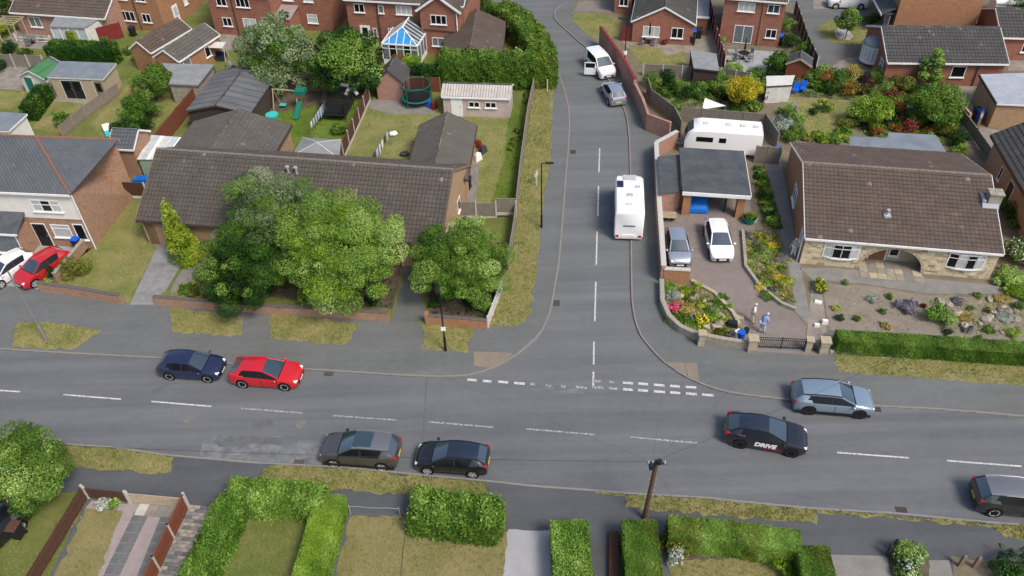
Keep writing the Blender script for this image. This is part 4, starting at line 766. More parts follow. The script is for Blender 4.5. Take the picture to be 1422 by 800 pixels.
# L shaped bungalow and the tall gable behind
o_, rz_, L = Hf((1232, 88), (1401, 90), 2.5)
h = house('bungalow', 'red brick bungalow with long grey roof and curved bay window', 'house', o_, rz_, L, 8.2, 2.5, 4.25, 'brick_red', 'tile_grey', ov=.3, vg=.15, tile=(.33, .38)); r = h['o']
win(h, 'F', 6.9, .9, 1.3, 1.15, 1); MB().cyl((8.6, .2, 0), (8.6, .2, 2.4), .05).build('downpipe', 'timber_dark', r); win(h, 'L', 1.7, .5, 1.0, 1.5, 1, 'glass_grey', .65)
mb = MB(); mb.cyl((.1, 4.6, .5), (.1, 4.6, .75), 1.15, n=14).cyl((.1, 4.6, 2.1), (.1, 4.6, 2.25), 1.15, n=14)
bay = mb.build('bay_window', 'white', r); MB().ell((.1, 4.6, 2.25), 1.2, 1.2, .7, 14, 5, zmin=0).build('bay_roof', 'felt_blue', bay)
for i in range(9): a = PI / 2 + PI * i / 8; MB().box(-.04, -.04, .75, .04, .04, 2.1).build('mullion', 'white', bay, loc=(.1 + 1.1 * math.cos(a), 4.6 + 1.1 * math.sin(a), 0))
for i in range(8): a = PI / 2 + PI * (i + .5) / 8; MB().box(-.01, -.2, .75, .01, .2, 2.1).build('pane', 'glass_pale', bay, loc=(.1 + 1.06 * math.cos(a), 4.6 + 1.06 * math.sin(a), 0), rz=a)
a, b = G(1236, 50, .1), G(1349, 53, .1); d = (b - a).normalized()
h = house('house', 'tall plain orange brick gable end house behind the grey roofed bungalow', 'house', (b.x, b.y), math.atan2(d.x, -d.y), 9, (b - a).length, 5.4, 8.2, 'brick_orange', 'tile_grey', ov=.05, vg=.05, tile=(.5, .6))
MB().box(.3, h['dims'][1] - .02, 2.2, 4.5, h['dims'][1] + 1.3, 2.35).build('porch_roof', 'slate' if 0 else 'felt', h['o']); win(dict(o=h['o'], dims=(9, h['dims'][1] + .4, .05, .05)), 'B', 1.2, .6, 1.3, 1.4, 3, 'glass_grey'); door(h, 'B', 2.8, .9, 2.0, 'white', 'glass_pale')
MB().hexa([(.2, h['dims'][1] - .04, 2.9), (5, h['dims'][1] - .04, 2.9), (5, h['dims'][1] + 1.4, 2.2), (.2, h['dims'][1] + 1.4, 2.2)], [(.2, h['dims'][1] - .04, 3.02), (5, h['dims'][1] - .04, 3.02), (5, h['dims'][1] + 1.4, 2.32), (.2, h['dims'][1] + 1.4, 2.32)]).build('canopy_roof', 'felt', h['o']); MB().box(.2, h['dims'][1] + 1.4, 2.1, 5, h['dims'][1] + 1.48, 2.3).build('gutter', 'white', h['o'])
s = thing('garage', 'white rendered garage with pale roof beside dark conifers', 'garage', (*G(1385, 30, .1)[:2], .1), rad(-8)); bpy.context.view_layer.update(); flat_building(s, [(1384, 4), (1418, 5), (1430, -14), (1378, -14)], 2.4, 'render_white', 'white', 'white')
h = house('house', 'red brick house corner with dark grey roof and pale paving at its foot', 'house', *Hf((1390, 53), (1500, 56), 2.5), 7, 2.5, 4.0, 'brick_red', 'tile_grey', ov=.2, tile=(.35, .4)); win(h, 'F', 3.0, .9, 1.2, 1.1, 2)
s = thing('garage', 'tan brick garage with blue grey corrugated roof and green door', 'garage', (*G(1387, 178, .1)[:2], .1), rad(-6)); bpy.context.view_layer.update(); inv = s.matrix_basis.inverted(); P = [inv @ G(*p, 2.7) for p in ((1385, 142), (1470, 146), (1450, 100), (1360, 103))]
c = sum((Vector((q.x, q.y, 0)) for q in P), Vector()) / 4; MB().prism([lerp(c, Vector((q.x, q.y, 0)), .95) for q in P], -.1, 2.3).build('wall', 'brick_tan', s); mb = MB(); n = 44
for i in range(n):
    for k_ in (0, 1):
        t0, t1 = (i + k_ * .5) / n, (i + k_ * .5 + .5) / n; dz = Vector((0, 0, -.04 if k_ else 0)); dz2 = Vector((0, 0, 0 if k_ else -.04)); mb.add([lerp(P[0], P[1], t0) + dz - Z * .1, lerp(P[0], P[1], t1) + dz2 - Z * .1, lerp(P[3], P[2], t1) + dz2, lerp(P[3], P[2], t0) + dz], [(0, 1, 2, 3)])
mb.build('roof', 'corrugated', s); MB().bar(P[0] - Z * .2, P[3] - Z * .1, .08, .2).build('bargeboard', 'timber_dark', s); MB().bar(P[0] - Z * .2, P[1] - Z * .2, .08, .14).build('gutter', 'white', s)
door(dict(o=s, dims=(5, 5, P[0].y * .95 + c.y * .05 - .01, .1)), 'F', P[0].x + 1.9, 1.2, 2.0, 'green_door')
a, b = G(1376, 189, 3.0), G(1440, 300, 3.0); d = (b - a).normalized()
# ridge parallel to the eave that faces the stone fronted bungalow
h = house('house', 'tan brick house side with dark tiled roof beside the stone fronted bungalow', 'house', (a.x, a.y), math.atan2(d.y, d.x), (b - a).length, 8.0, 3.0, 5.4, 'brick_tan', 'tile_grey', ov=.35, vg=.2, tile=(.33, .36), verge='timber_dark', fascia='timber_dark')
win(h, 'F', 3.2, .8, .5, 1.2, 1); door(h, 'F', 5.5, .9, 2.0, 'timber_dark')
# carport
rz_ = ang(G(949, 270, 2.4), G(1043, 275, 2.4)); cp = thing('carport', 'open brick carport with flat dark grey roof and white fascia', 'carport', (*G(951, 298, .1)[:2], .1), rz_); bpy.context.view_layer.update(); inv = cp.matrix_basis.inverted(); P = [inv @ G(*p, 2.5) for p in ((948, 265), (1043, 271), (1033, 209), (943, 204))]
MB().prism([(q.x, q.y) for q in P], 2.22, 2.36).build('roof', 'felt', cp); MB().bar(P[0] + Vector((0, -.06, -.2)), P[1] + Vector((0, -.06, -.2)), .1, .28).build('fascia', 'white', cp); MB().bar(P[1] + Vector((.05, 0, -.18)), P[2] + Vector((.05, 0, -.18)), .06, .2).build('fascia', 'white_dirty', cp)
for x in (P[0].x + .45, P[1].x - .55): MB().box(x - .3, P[0].y + .1, -.1, x + .3, P[0].y + .75, 2.22).build('pillar', 'brick_orange', cp)
MB().box(P[3].x + .2, P[3].y - .3, -.1, P[2].x - .2, P[3].y - .12, 2.22).build('back_wall', 'brick_tan', cp); MB().box(P[3].x + .05, P[0].y + .9, -.1, P[3].x + .25, P[3].y - .3, 2.22).build('side_wall', 'brick_orange', cp); MB().box(3.0, P[0].y + .8, -.1, 3.12, P[0].y + .9, 2.22).build('post', 'dark_plastic', cp)
bpy.context.view_layer.update(); P = [inv @ G(*p, 2.1) for p in ((917, 268), (946, 265), (944, 214), (913, 217))]; c = sum((Vector((q.x, q.y, 0)) for q in P), Vector()) / 4
st = thing('lean_to', 'narrow brick store with grey sheet roof between the carport and roadside wall', 'lean-to', (*G(918, 290, .1)[:2], .1), rz_); off = st.matrix_basis.inverted() @ cp.matrix_basis; P = [off @ q for q in P]; c = off @ c
MB().prism([lerp(c, Vector((q.x, q.y, 0)), .95) for q in P], -.1, 1.85).build('wall', 'brick_pink', st); MB().prism([(q.x, q.y) for q in P], 1.86, 1.95).build('roof', 'felt', st)
# ================================================================== vehicles
WH = {}
def wheel_mesh(r, dark):
    k_ = (r, dark)
    if k_ not in WH:
        ty = MB(); n = 24; prof = [(.0, r * .74), (.0, r * .93), (.03, r), (.17, r), (.2, r * .93), (.2, r * .74)]; vs_ = []
        for y, rr in prof:
            for i in range(n): t = 2 * PI * i / n; vs_.append((rr * math.cos(t), y, rr * math.sin(t)))
        ty.add(vs_, [(j * n + i, j * n + (i + 1) % n, (j + 1) * n + (i + 1) % n, (j + 1) * n + i) for j in range(5) for i in range(n)])
        ri = MB(); ri.cyl((0, .045, 0), (0, .1, 0), r * .74, n=20); ri.cyl((0, .012, 0), (0, .06, 0), r * .16, n=10)
        for i in range(10):
            t = 2 * PI * i / 10 + (.12 if i % 2 else -.12); ri.bar((r * .12 * math.cos(t), .03, r * .12 * math.sin(t)), (r * .72 * math.cos(t), .02, r * .72 * math.sin(t)), r * .13, .03, up=(0, 1, 0))
        rr_ = MB(); vs_ = []
        for y, q in ((.005, r * .75), (.005, r * .67), (.05, r * .65)):
            for i in range(20): t = 2 * PI * i / 20; vs_.append((q * math.cos(t), y, q * math.sin(t)))
        rr_.add(vs_, [(j * 20 + i, (j + 1) * 20 + i, (j + 1) * 20 + (i + 1) % 20, j * 20 + (i + 1) % 20) for j in range(2) for i in range(20)])
        ri.v, ri.f, ri.m, ri.t = ri.v, ri.f, ri.m, ri.t; o = len(ri.v); ri.v += rr_.v; ri.f += [tuple(i + o for i in f) for f in rr_.f]; ri.m += rr_.m; ri.t += rr_.t
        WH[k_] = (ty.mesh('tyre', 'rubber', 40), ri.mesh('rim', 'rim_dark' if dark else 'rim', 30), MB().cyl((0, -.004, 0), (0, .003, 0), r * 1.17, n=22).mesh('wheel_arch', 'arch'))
    return WH[k_]
def wheels(root, wb, yw, r, dark=False, xo=0, axles=None):
    ty, ri, ar = wheel_mesh(r, dark)
    for x in (axles or (wb / 2 + xo, -wb / 2 + xo)):
        for s in (-1, 1):
            w_ = place('wheel', bpy.data.meshes.get('hub') or MB().cyl((0, .02, 0), (0, .05, 0), .04, n=8).mesh('hub', 'rim'), root, (x, s * (yw + .012), r), 0 if s < 0 else PI)
            place('tyre', ty, w_); place('rim', ri, w_)
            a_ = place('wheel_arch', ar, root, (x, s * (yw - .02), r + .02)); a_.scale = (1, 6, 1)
STY = dict(   # x (of half length), z_low, z_belt, z_top, half width belt, half width top  (fractions of L/2, H, W/2)
    hatch=[(1.0, .22, .36, .40, .66, .50), (.965, .15, .43, .47, .84, .64), (.86, .13, .51, .555, .95, .76), (.70, .12, .565, .615, 1., .80), (.50, .12, .61, .66, 1., .84), (.10, .12, .645, .955, 1., .66), (-.12, .12, .655, .995, 1., .67), (-.45, .12, .665, .985, 1., .66), (-.74, .13, .675, .92, .97, .63), (-.94, .15, .67, .70, .92, .72), (-.985, .18, .56, .6, .88, .74), (-1., .25, .42, .46, .8, .72)],
    suv=[(1.0, .22, .40, .44, .68, .54), (.97, .15, .47, .52, .86, .68), (.87, .14, .55, .60, .96, .80), (.70, .13, .595, .65, 1., .84), (.48, .13, .63, .69, 1., .86), (.12, .13, .655, .955, 1., .70), (-.10, .13, .66, .995, 1., .71), (-.50, .13, .67, .99, 1., .70), (-.80, .14, .68, .945, .97, .66), (-.955, .16, .66, .70, .92, .76), (-.99, .2, .54, .6, .88, .76), (-1., .28, .42, .46, .8, .74)],
    coupe=[(1.0, .22, .36, .40, .66, .50), (.965, .15, .43, .47, .84, .64), (.86, .13, .52, .56, .95, .76), (.70, .12, .58, .62, 1., .80), (.46, .12, .63, .67, 1., .84), (.02, .12, .67, .96, 1., .64), (-.2, .12, .685, .995, 1., .65), (-.46, .12, .70, .97, 1., .63), (-.70, .13, .72, .90, .98, .60), (-.93, .15, .70, .735, .93, .72), (-.985, .18, .56, .6, .88, .74), (-1., .25, .42, .46, .8, .72)],
    mpv=[(1.0, .2, .38, .42, .7, .56), (.97, .14, .46, .5, .88, .7), (.88, .13, .53, .57, .96, .8), (.74, .12, .565, .61, 1., .86), (.58, .12, .585, .65, 1., .88), (.26, .12, .60, .955, 1., .76), (.05, .12, .605, .995, 1., .77), (-.45, .12, .61, 1., 1., .77), (-.88, .13, .615, .975, .98, .76), (-.97, .14, .6, .64, .96, .84), (-.99, .16, .5, .56, .94, .84), (-1., .2, .4, .46, .9, .82)])
def vehicle(name, label, p0, ang_, L, W, H_, style, body, roof=None, dark_rims=False, wb=None, group=None, z=.004, plate='plate_yellow', lower=None, rails=None, sunroof=None, cat='car', glass_f='glass_blue', wr=.33):
    root = thing(name, label, cat, (p0[0], p0[1], z), ang_, group); S = [(x * L / 2, zl * H_, zb * H_, zt * H_, wb_ * W / 2, wt * W / 2) for x, zl, zb, zt, wb_, wt in STY[style]]
    nP = 8; vs_ = []
    for x, zl, zb, zt, b_, t_ in S:
        cr = .035; half = [(0, zt + cr * .3), (t_ * .72, zt), (t_, zt - .05 * (1 if zt - zb > .2 else .4)), (b_ - .03, zb + .015), (b_, zb - .09), (b_, zl + .22), (b_ - .05, zl), (0, zl)]
        vs_.append([(x, -y, z_) for y, z_ in half] + [(x, y, z_) for y, z_ in half[1:-1]][::-1])
    ring = len(vs_[0]); cab = range(5, 9)         # stations with a cabin
    sets = {k_: [] for k_ in ('body', 'windscreen', 'rear_window', 'sideL', 'sideR', 'roof')}
    for i in range(len(S) - 1):
        for j in range(ring):
            f = (i * ring + j, (i + 1) * ring + j, (i + 1) * ring + (j + 1) % ring, i * ring + (j + 1) % ring); top = j in (0, 1, ring - 1, ring - 2); sl_ = j == 2; sr_ = j == ring - 3
            c_ = 'body'
            if i == 4 and top: c_ = 'windscreen'
            elif i == 8 and top: c_ = 'rear_window'
            elif i in (4, 5, 6, 7) and sl_: c_ = 'sideR'
            elif i in (4, 5, 6, 7) and sr_: c_ = 'sideL'
            elif i in (5, 6, 7) and top: c_ = 'roof'
            sets[c_].append(f)
    flat_ = [v for r_ in vs_ for v in r_]
    def sub(fs, nm, m_, sm=50, mats=None):
        used = sorted({i for f in fs for i in f}); mp = {u: i for i, u in enumerate(used)}; mb = MB(); mb.add([flat_[u] for u in used], [tuple(mp[i] for i in f) for f in fs]); return mb.build(nm, m_, root, smooth=sm)
    caps = [tuple(range(ring)), tuple(reversed(range((len(S) - 1) * ring, len(S) * ring)))]
    sub(sets['body'] + caps, 'body', body); MB().bar((S[4][0] + .03, -S[4][5] * .95, S[4][3] + .004), (S[4][0] + .03, S[4][5] * .95, S[4][3] + .004), .05, .02).build('wiper_cowl', 'arch', root); ro = sub(sets['roof'], 'roof', roof or body); sub(sets['windscreen'], 'windscreen', glass_f); sub(sets['rear_window'], 'rear_window', 'glass_blue'); sub(sets['sideL'], 'side_window', 'glass'); sub(sets['sideR'], 'side_window', 'glass')
    for s in (2, ring - 2):                        # roof pillars
        pl = MB(); pts = [Vector(vs_[i][s]) for i in range(4, 10)]
        for a, b in zip(pts[:-1], pts[1:]): pl.bar(a, b, .075, .06)
        pl.build('pillar', body, root)
        t_ = (2, 3) if s == 2 else (ring - 2, ring - 3)
        if style != 'coupe': MB().bar(lerp(Vector(vs_[6][t_[0]]), Vector(vs_[6][t_[1]]), 0), Vector(vs_[6][t_[1]]), .1, .03, up=(0, 1, 0)).build('pillar', 'dark_plastic', root)
        cq = [lerp(Vector(vs_[7][t_[0]]), Vector(vs_[8][t_[0]]), .55), Vector(vs_[8][t_[0]]), Vector(vs_[8][t_[1]]), lerp(Vector(vs_[7][t_[1]]), Vector(vs_[8][t_[1]]), .2)]
        dy = Vector((0, -.012 if s == 2 else .012, 0)); MB().add([q + dy for q in cq] + [q - dy for q in cq], [(0, 1, 2, 3), (7, 6, 5, 4), (0, 4, 5, 1), (1, 5, 6, 2), (2, 6, 7, 3), (3, 7, 4, 0)]).build('pillar', body, root)
        if rails: rl = MB(); [rl.bar(Vector(vs_[i][s]) * 1 + Vector((0, 0, .05)), Vector(vs_[i + 1][s]) + Vector((0, 0, .05)), .05, .05) for i in (5, 6, 7)]; rl.build('roof_rail', rails, root)
    hw = W / 2
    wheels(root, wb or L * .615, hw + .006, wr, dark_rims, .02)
    for s in (-1, 1):
        mb = MB(); mb.ell((0, 0, 0), .1, .12, .075, 8, 5); mb.build('mirror', body if not roof else 'dark_plastic', root, smooth=60, loc=(S[4][0] - .12, s * (hw + .09), S[4][2] + .07))
        a = MB(); a.hexa([(S[1][0] + .012, s * S[1][4] * .98, S[1][2] - .12), (S[1][0] + .06, s * S[1][4] * .62, S[1][2] - .12), (S[1][0] - .15, s * S[1][4] * .62, S[1][2] - .1), (S[2][0] - .1, s * S[2][4] * .985, S[1][2] - .1)],
                         [(S[1][0] + .0, s * S[1][4] * .96, S[1][2] + .035), (S[1][0] + .03, s * S[1][4] * .64, S[1][2] + .03), (S[2][0] - .02, s * S[2][4] * .74, S[2][3] - .008), (S[2][0] - .14, s * S[2][4] * .97, S[2][2] + .04)]); a.build('headlight', 'headlamp', root)
        b = MB(); b.hexa([(S[10][0] - .012, s * S[10][4] * .985, S[10][2] - .05), (S[10][0] - .015, s * S[10][4] * .76, S[10][2] - .05), (S[9][0] + .1, s * S[9][4] * .76, S[10][2] - .05), (S[9][0] + .16, s * S[9][4] * 1.012, S[10][2] - .05)],
                         [(S[10][0] + .01, s * S[10][4] * .98, S[9][3] - .03), (S[10][0] + .01, s * S[10][4] * .82, S[9][3] - .03), (S[9][0] + .05, s * S[9][4] * .82, S[9][3] - .0), (S[9][0] + .14, s * S[9][4] * .985, S[9][3] - .01)]); b.build('taillight', 'taillamp', root)
        if lower: MB().box(-L * .5 * .93, s * hw - .015, S[5][1], L * .5 * .9, s * hw + .015, S[5][1] + .2).build('sill_trim', lower, root)
        for xs, z0_, z1_ in ((S[5][0] * .2 - .05, .3, .02), (S[4][0] - .05, .3, -.02), (-L * .26, .45, .03)): MB().box(xs - .009, s * hw - .01, S[5][1] + .08 if z0_ < .4 else S[5][2] - .3, xs + .009, s * hw + .004, S[5][2] - .085).build('door_seam', 'arch', root)
        MB().box(.1, s * hw - .004, S[5][2] - .19, .32, s * hw + .02, S[5][2] - .155).build('door_handle', body, root)
    MB().box(S[0][0] - .03, -.26, S[0][1] + .03, S[0][0] + .02, .26, S[0][1] + .14).build('number_plate', 'plate_white', root); MB().box(S[-1][0] - .02, -.26, S[-1][2] - .12, S[-1][0] + .03, .26, S[-1][2] - .01).build('number_plate', plate, root)
    MB().box(S[1][0] - .1, -S[0][4] * .8, S[0][1] - .02, S[0][0] + .012, S[0][4] * .8, S[0][1] + .2).build('grille', 'dark_plastic', root)
    if sunroof: MB().box(S[6][0] - L * .13, -S[6][5] * .8, S[6][3] - .06, S[5][0] - .05, S[6][5] * .8, S[6][3] + .02).build('glass_roof', 'glass_blue', root)
    root['dims'] = (L, W, H_); return root, S
def at_(a, b, z=.004):                       # wheel line near edge: rear and front pixel of the visible sill -> heading
    A, B = G(*a, z), G(*b, z); return A, B, ang(A, B)
def car_px(name, label, c, hd, *a, **k):     # c = photo point of the middle of the car at half height
    p = G(*c, k.pop('zc', .7)); return vehicle(name, label, (p.x, p.y), hd, *a, **k)
paint('p_blue', (.018, .026, .075), .3); paint('p_red', (.5, .01, .016)); paint('p_redc', (.44, .012, .02)); paint('p_grey', (.1, .096, .096), .5); paint('p_black', (.007, .008, .012), 0); paint('p_lblue', (.25, .33, .41), .45); paint('p_white', (.78, .78, .78)); paint('p_sil', (.34, .39, .46), .5); paint('p_roofgrey', (.2, .2, .21), .5); paint('p_navy', (.02, .03, .05), .3); paint('p_dgrey', (.04, .044, .048), .4)
EA = rad(-7.5); WE = EA + PI
car_px('hatchback', 'dark blue hatchback parked at the kerb behind the red coupe', (266, 506), EA, 4.15, 1.74, 1.45, 'hatch', 'p_blue')
car_px('coupe', 'bright red coupe parked at the kerb in front of the dark blue hatchback', (370, 516), EA, 4.5, 1.84, 1.44, 'coupe', 'p_red', wr=.35)
car_px('suv', 'grey brown sport utility car with dark glass roof beside the grass verge', (501, 624), WE, 4.6, 1.82, 1.68, 'suv', 'p_grey', roof='p_roofgrey', sunroof=True, rails='chrome', lower='dark_plastic', wr=.36)
car_px('hatchback', 'black hatchback parked by the grass verge behind the grey brown SUV', (628, 634), WE, 4.25, 1.77, 1.48, 'hatch', 'p_black', roof='p_navy')
cr, S = car_px('coupe_crossover', 'black driving school car with white DRIVE lettering on its doors', (1064, 601), rad(-15), 4.7, 1.88, 1.55, 'coupe', 'p_black', dark_rims=True, wr=.36, roof='p_navy')
car_px('crossover', 'pale metallic blue crossover parked half on the pavement near the hedge', (1156, 552), rad(-8.5), 4.75, 1.89, 1.56, 'suv', 'p_lblue', dark_rims=True, lower='dark_plastic', wr=.37, rails='dark_plastic')
car_px('suv', 'dark grey estate SUV with silver roof rails at the verge', (1416, 691), rad(-9), 4.7, 1.86, 1.66, 'suv', 'p_dgrey', roof='p_roofgrey', rails='chrome', wr=.36)
car_px('hatchback', 'silver blue small car parked beside the driveway wall', (941, 342), rad(-93), 3.75, 1.66, 1.52, 'hatch', 'p_sil', zc=.8, z=.112)
car_px('hatchback', 'white hatchback parked in front of the carport', (998, 331), rad(-93), 4.4, 1.79, 1.48, 'hatch', 'p_white', zc=.8, z=.112)
car_px('hatchback', 'white hatchback on the paved forecourt beside the glossy red one', (10, 372), rad(-122), 4.0, 1.7, 1.48, 'hatch', 'p_white', zc=.8, z=.112)
car_px('hatchback', 'glossy red hatchback on the paved forecourt by the low brick wall', (57, 370), rad(-122), 4.1, 1.75, 1.5, 'hatch', 'p_redc', zc=.8, z=.112)
car_px('hatchback', 'silver blue hatchback parked on the side road behind the white van', (852, 127), rad(99), 3.9, 1.72, 1.5, 'hatch', 'p_sil')
vroot, VS = car_px('people_carrier', 'white people carrier with an open door on the bending side road', (833, 87), rad(-72), 4.5, 1.82, 1.84, 'mpv', 'p_white', zc=.9, cat='van')
dm = MB(); dm.box(-.02, -1.15, .3, .05, 0, 1.02); dm.box(-.02, -1.15, 1.02, .04, -1.05, 1.55).box(-.02, -.1, 1.02, .04, 0, 1.45).box(-.02, -1.15, 1.52, .04, -.06, 1.6); dd = dm.build('open_door', 'p_white', vroot, loc=(1.15, -.93, 0), rz=rad(-28)); MB().box(0, -1.05, 1.02, .015, -.1, 1.52).build('pane', 'glass', dd)
car_px('suv', 'white SUV parked on the shared drive by the circular lawn', (1177, 2), rad(172), 4.4, 1.8, 1.62, 'suv', 'p_white', z=.13)
car_px('hatchback', 'dark car at the mouth of the drive by the front lawn', (797, -15), rad(165), 4.2, 1.75, 1.48, 'hatch', 'p_black', z=.004)
car_px('hatchback', 'black car in the front garden beside the rounded tree', (-16, 745), rad(-118), 4.1, 1.75, 1.48, 'hatch', 'p_black', z=.112)
# lettering on the driving school car (both door sides) and its bonnet badge
def lettering(root, text, size, loc, rot, m_, name='lettering', bold=0.0, shear=.15):
    cu = bpy.data.curves.new(name, 'FONT'); cu.body = text; cu.size = size; cu.align_x = 'CENTER'; cu.extrude = .004; cu.offset = bold; cu.shear = shear; ob = bpy.data.objects.new(name, cu)
    me = bpy.data.meshes.new_from_object(ob); me.materials.clear(); me.materials.append(MT(m_)); o = place(name, me, root, loc); o.rotation_euler = rot; return o
for s in (-1, 1):
    lettering(cr, 'DRIVE', .44, (-.05, s * (.94 + .012), .52), (PI / 2, 0, 0 if s < 0 else PI), 'plate_white', 'door_lettering', .026); MB().box(-.1, s * .945 - .006, .4, .8, s * .945 + .006, .45).build('door_stripe', 'taillamp', cr)
MB().cyl((1.85, -.12, .86), (1.85, -.12, .885), .13, n=14).build('bonnet_badge', 'plate_white', cr)
# car under a blue cover in the carport
root = thing('covered_car', 'car under a bright blue fitted cover inside the carport', 'car', (*G(968, 288, .112)[:2], .112), rad(-96)); p = G(968, 281, .5); d = Vector((math.cos(rad(84)), math.sin(rad(84)), 0)); root.location = (p.x + d.x * 1.0, p.y + d.y * 1.0, .112)
ca = [(2.05, .1, .45, .72), (1.95, .06, .68, .84), (1.0, .05, .95, .88), (.4, .05, 1.38, .86), (-.9, .05, 1.42, .86), (-1.8, .06, 1.0, .84), (-2.05, .1, .6, .74)]; mb = MB(); R_ = 12; V = []
for x, z0, z1, w_ in ca:
    for i in range(R_): a = PI * i / (R_ - 1); c0 = math.cos(a); V.append((x, -w_ * (abs(c0) ** .5) * (1 if c0 > 0 else -1), z0 + (z1 - z0) * (math.sin(a) ** .55)))
mb.add(V, [(i * R_ + j, i * R_ + j + 1, (i + 1) * R_ + j + 1, (i + 1) * R_ + j) for i in range(len(ca) - 1) for j in range(R_ - 1)] + [tuple(range(R_)), tuple(reversed(range((len(ca) - 1) * R_, len(ca) * R_)))]); mb.build('cover', 'blue_tarp', root, smooth=60); wheels(root, 2.5, .8, .3)
# motorhome seen from behind
def body_loft(sections, nm, m_, root, sm=35):
    mb = MB(); n = len(sections[0]); V = [p for s in sections for p in s]
    mb.add(V, [(i * n + j, i * n + (j + 1) % n, (i + 1) * n + (j + 1) % n, (i + 1) * n + j) for i in range(len(sections) - 1) for j in range(n)] + [tuple(reversed(range(n))), tuple(range((len(sections) - 1) * n, len(sections) * n))]); return mb.build(nm, m_, root, smooth=sm)
def rsec(x, w_, z0, z1, c=.12): return [(x, -w_, z0), (x, w_, z0), (x, w_, z1 - c), (x, w_ - c, z1), (x, -w_ + c, z1), (x, -w_, z1 - c)]
A = G(872, 334, .1); mh = thing('motorhome', 'white motorhome parked on the side road with roof hatches and solar panel', 'motorhome', (0, 0, .004), rad(83.5)); d = Vector((math.cos(rad(83.5)), math.sin(rad(83.5)), 0)); c = A + d * 2.75; mh.location = (c.x, c.y, .004)
body_loft([rsec(-2.75, 1.02, .45, 2.6), rsec(-2.68, 1.08, .4, 2.72), rsec(.5, 1.08, .4, 2.76), rsec(1.9, 1.08, .4, 2.75), rsec(2.3, 1.05, .9, 2.6, .2), rsec(2.75, .9, 1.5, 2.2, .3)], 'body', 'plastic_white', mh)
body_loft([rsec(1.9, .95, .35, 1.6), rsec(2.9, .95, .3, 1.25), rsec(3.4, .9, .3, 1.05), rsec(3.6, .75, .35, .8)], 'cab', 'plastic_white', mh); MB().hexa([(2.35, -.85, 1.5), (2.35, .85, 1.5), (2.95, .85, 1.2), (2.95, -.85, 1.2)], [(2.3, -.85, 1.7), (2.3, .85, 1.7), (2.98, .85, 1.26), (2.98, -.85, 1.26)]).build('windscreen', 'glass', mh)
for nm, x, y, a, b, m_ in (('roof_hatch', 1.75, 0, .35, .48, 'glass_curtain'), ('solar_panel', .85, .72, .4, .24, 'navy'), ('roof_hatch', .55, -.62, .14, .18, 'glass_curtain'), ('roof_hatch', -.55, 0, .2, .22, 'glass_curtain'), ('roof_hatch', -1.75, .05, .1, .2, 'white_dirty')):
    MB().box(x - a, y - b, 2.72, x + a, y + b, 2.83).build(nm, m_, mh); 
    if nm == 'roof_hatch': MB().box(x - a - .05, y - b - .05, 2.7, x + a + .05, y + b + .05, 2.775).build('hatch_rim', 'white', mh)
MB().box(-2.79, -.55, .5, -2.74, .55, .66).build('number_plate', 'plate_white', mh); MB().bar((-2.79, -.45, 1.5), (-2.79, .45, 1.5), .03, .06).build('rear_trim', 'dark_plastic', mh); MB().box(-2.83, -1.0, .32, -2.69, 1.0, .48).build('bumper', 'white_dirty', mh)
for s in (-1, 1): MB().box(-2.86, s * .85 - .12, .5, -2.745, s * .85 + .12, .62).build('taillight', 'taillamp', mh); MB().box(-1.6, s * 1.085 - .01, 1.3, -.5, s * 1.085 + .01, 1.9).build('side_window', 'glass', mh)
wheels(mh, 4.2, .98, .34, axles=(2.75, -1.3))
# parked touring caravan
A, B = G(955, 205, .2), G(1055, 212, .2); hd = ang(B, A); cv = thing('caravan', 'white touring caravan with dark wraparound front window behind the carport', 'caravan', (0, 0, .112), hd); c = G(1004, 191, 1.4); cv.location = (c.x, c.y, .112)
body_loft([rsec(-3.2, 1.0, .5, 2.3, .2), rsec(-3.05, 1.1, .4, 2.5, .15), rsec(1.9, 1.1, .4, 2.55, .15), rsec(2.6, 1.1, .4, 2.45, .2), rsec(3.05, 1.05, .5, 2.05, .3), rsec(3.25, .98, .6, 1.5, .2)], 'body', 'plastic_white', cv)
for (xa, za), (xb, zb) in (((3.29, 1.3), (3.24, 1.52)), ((3.24, 1.52), (3.1, 2.04)), ((3.1, 2.04), (2.64, 2.46))):
    MB().hexa([(xa, -.76, za), (xa, .76, za), (xa - .1, .76, za - .03), (xa - .1, -.76, za - .03)], [(xb, -.76, zb), (xb, .76, zb), (xb - .1, .76, zb - .05), (xb - .1, -.76, zb - .05)]).build('front_window', 'glass', cv)
for x, w_ in ((1.6, .7), (.1, .3)): MB().box(x - w_, 1.095, 1.4, x + w_, 1.115, 1.85).build('side_window', 'glass', cv); MB().box(x - w_, -1.115, 1.3, x + w_, -1.095, 1.95).build('side_window', 'glass', cv)
for x in (1.6, -.3, -1.5, -2.6): MB().box(x - .2, -.2, 2.5, x + .2, .2, 2.62).build('roof_hatch', 'white_dirty', cv)
MB().bar((3.2, 0, .45), (4.3, 0, .45), .12, .1).build('drawbar', 'grey_metal', cv); wheels(cv, 0, 1.02, .32, axles=(-.2,))
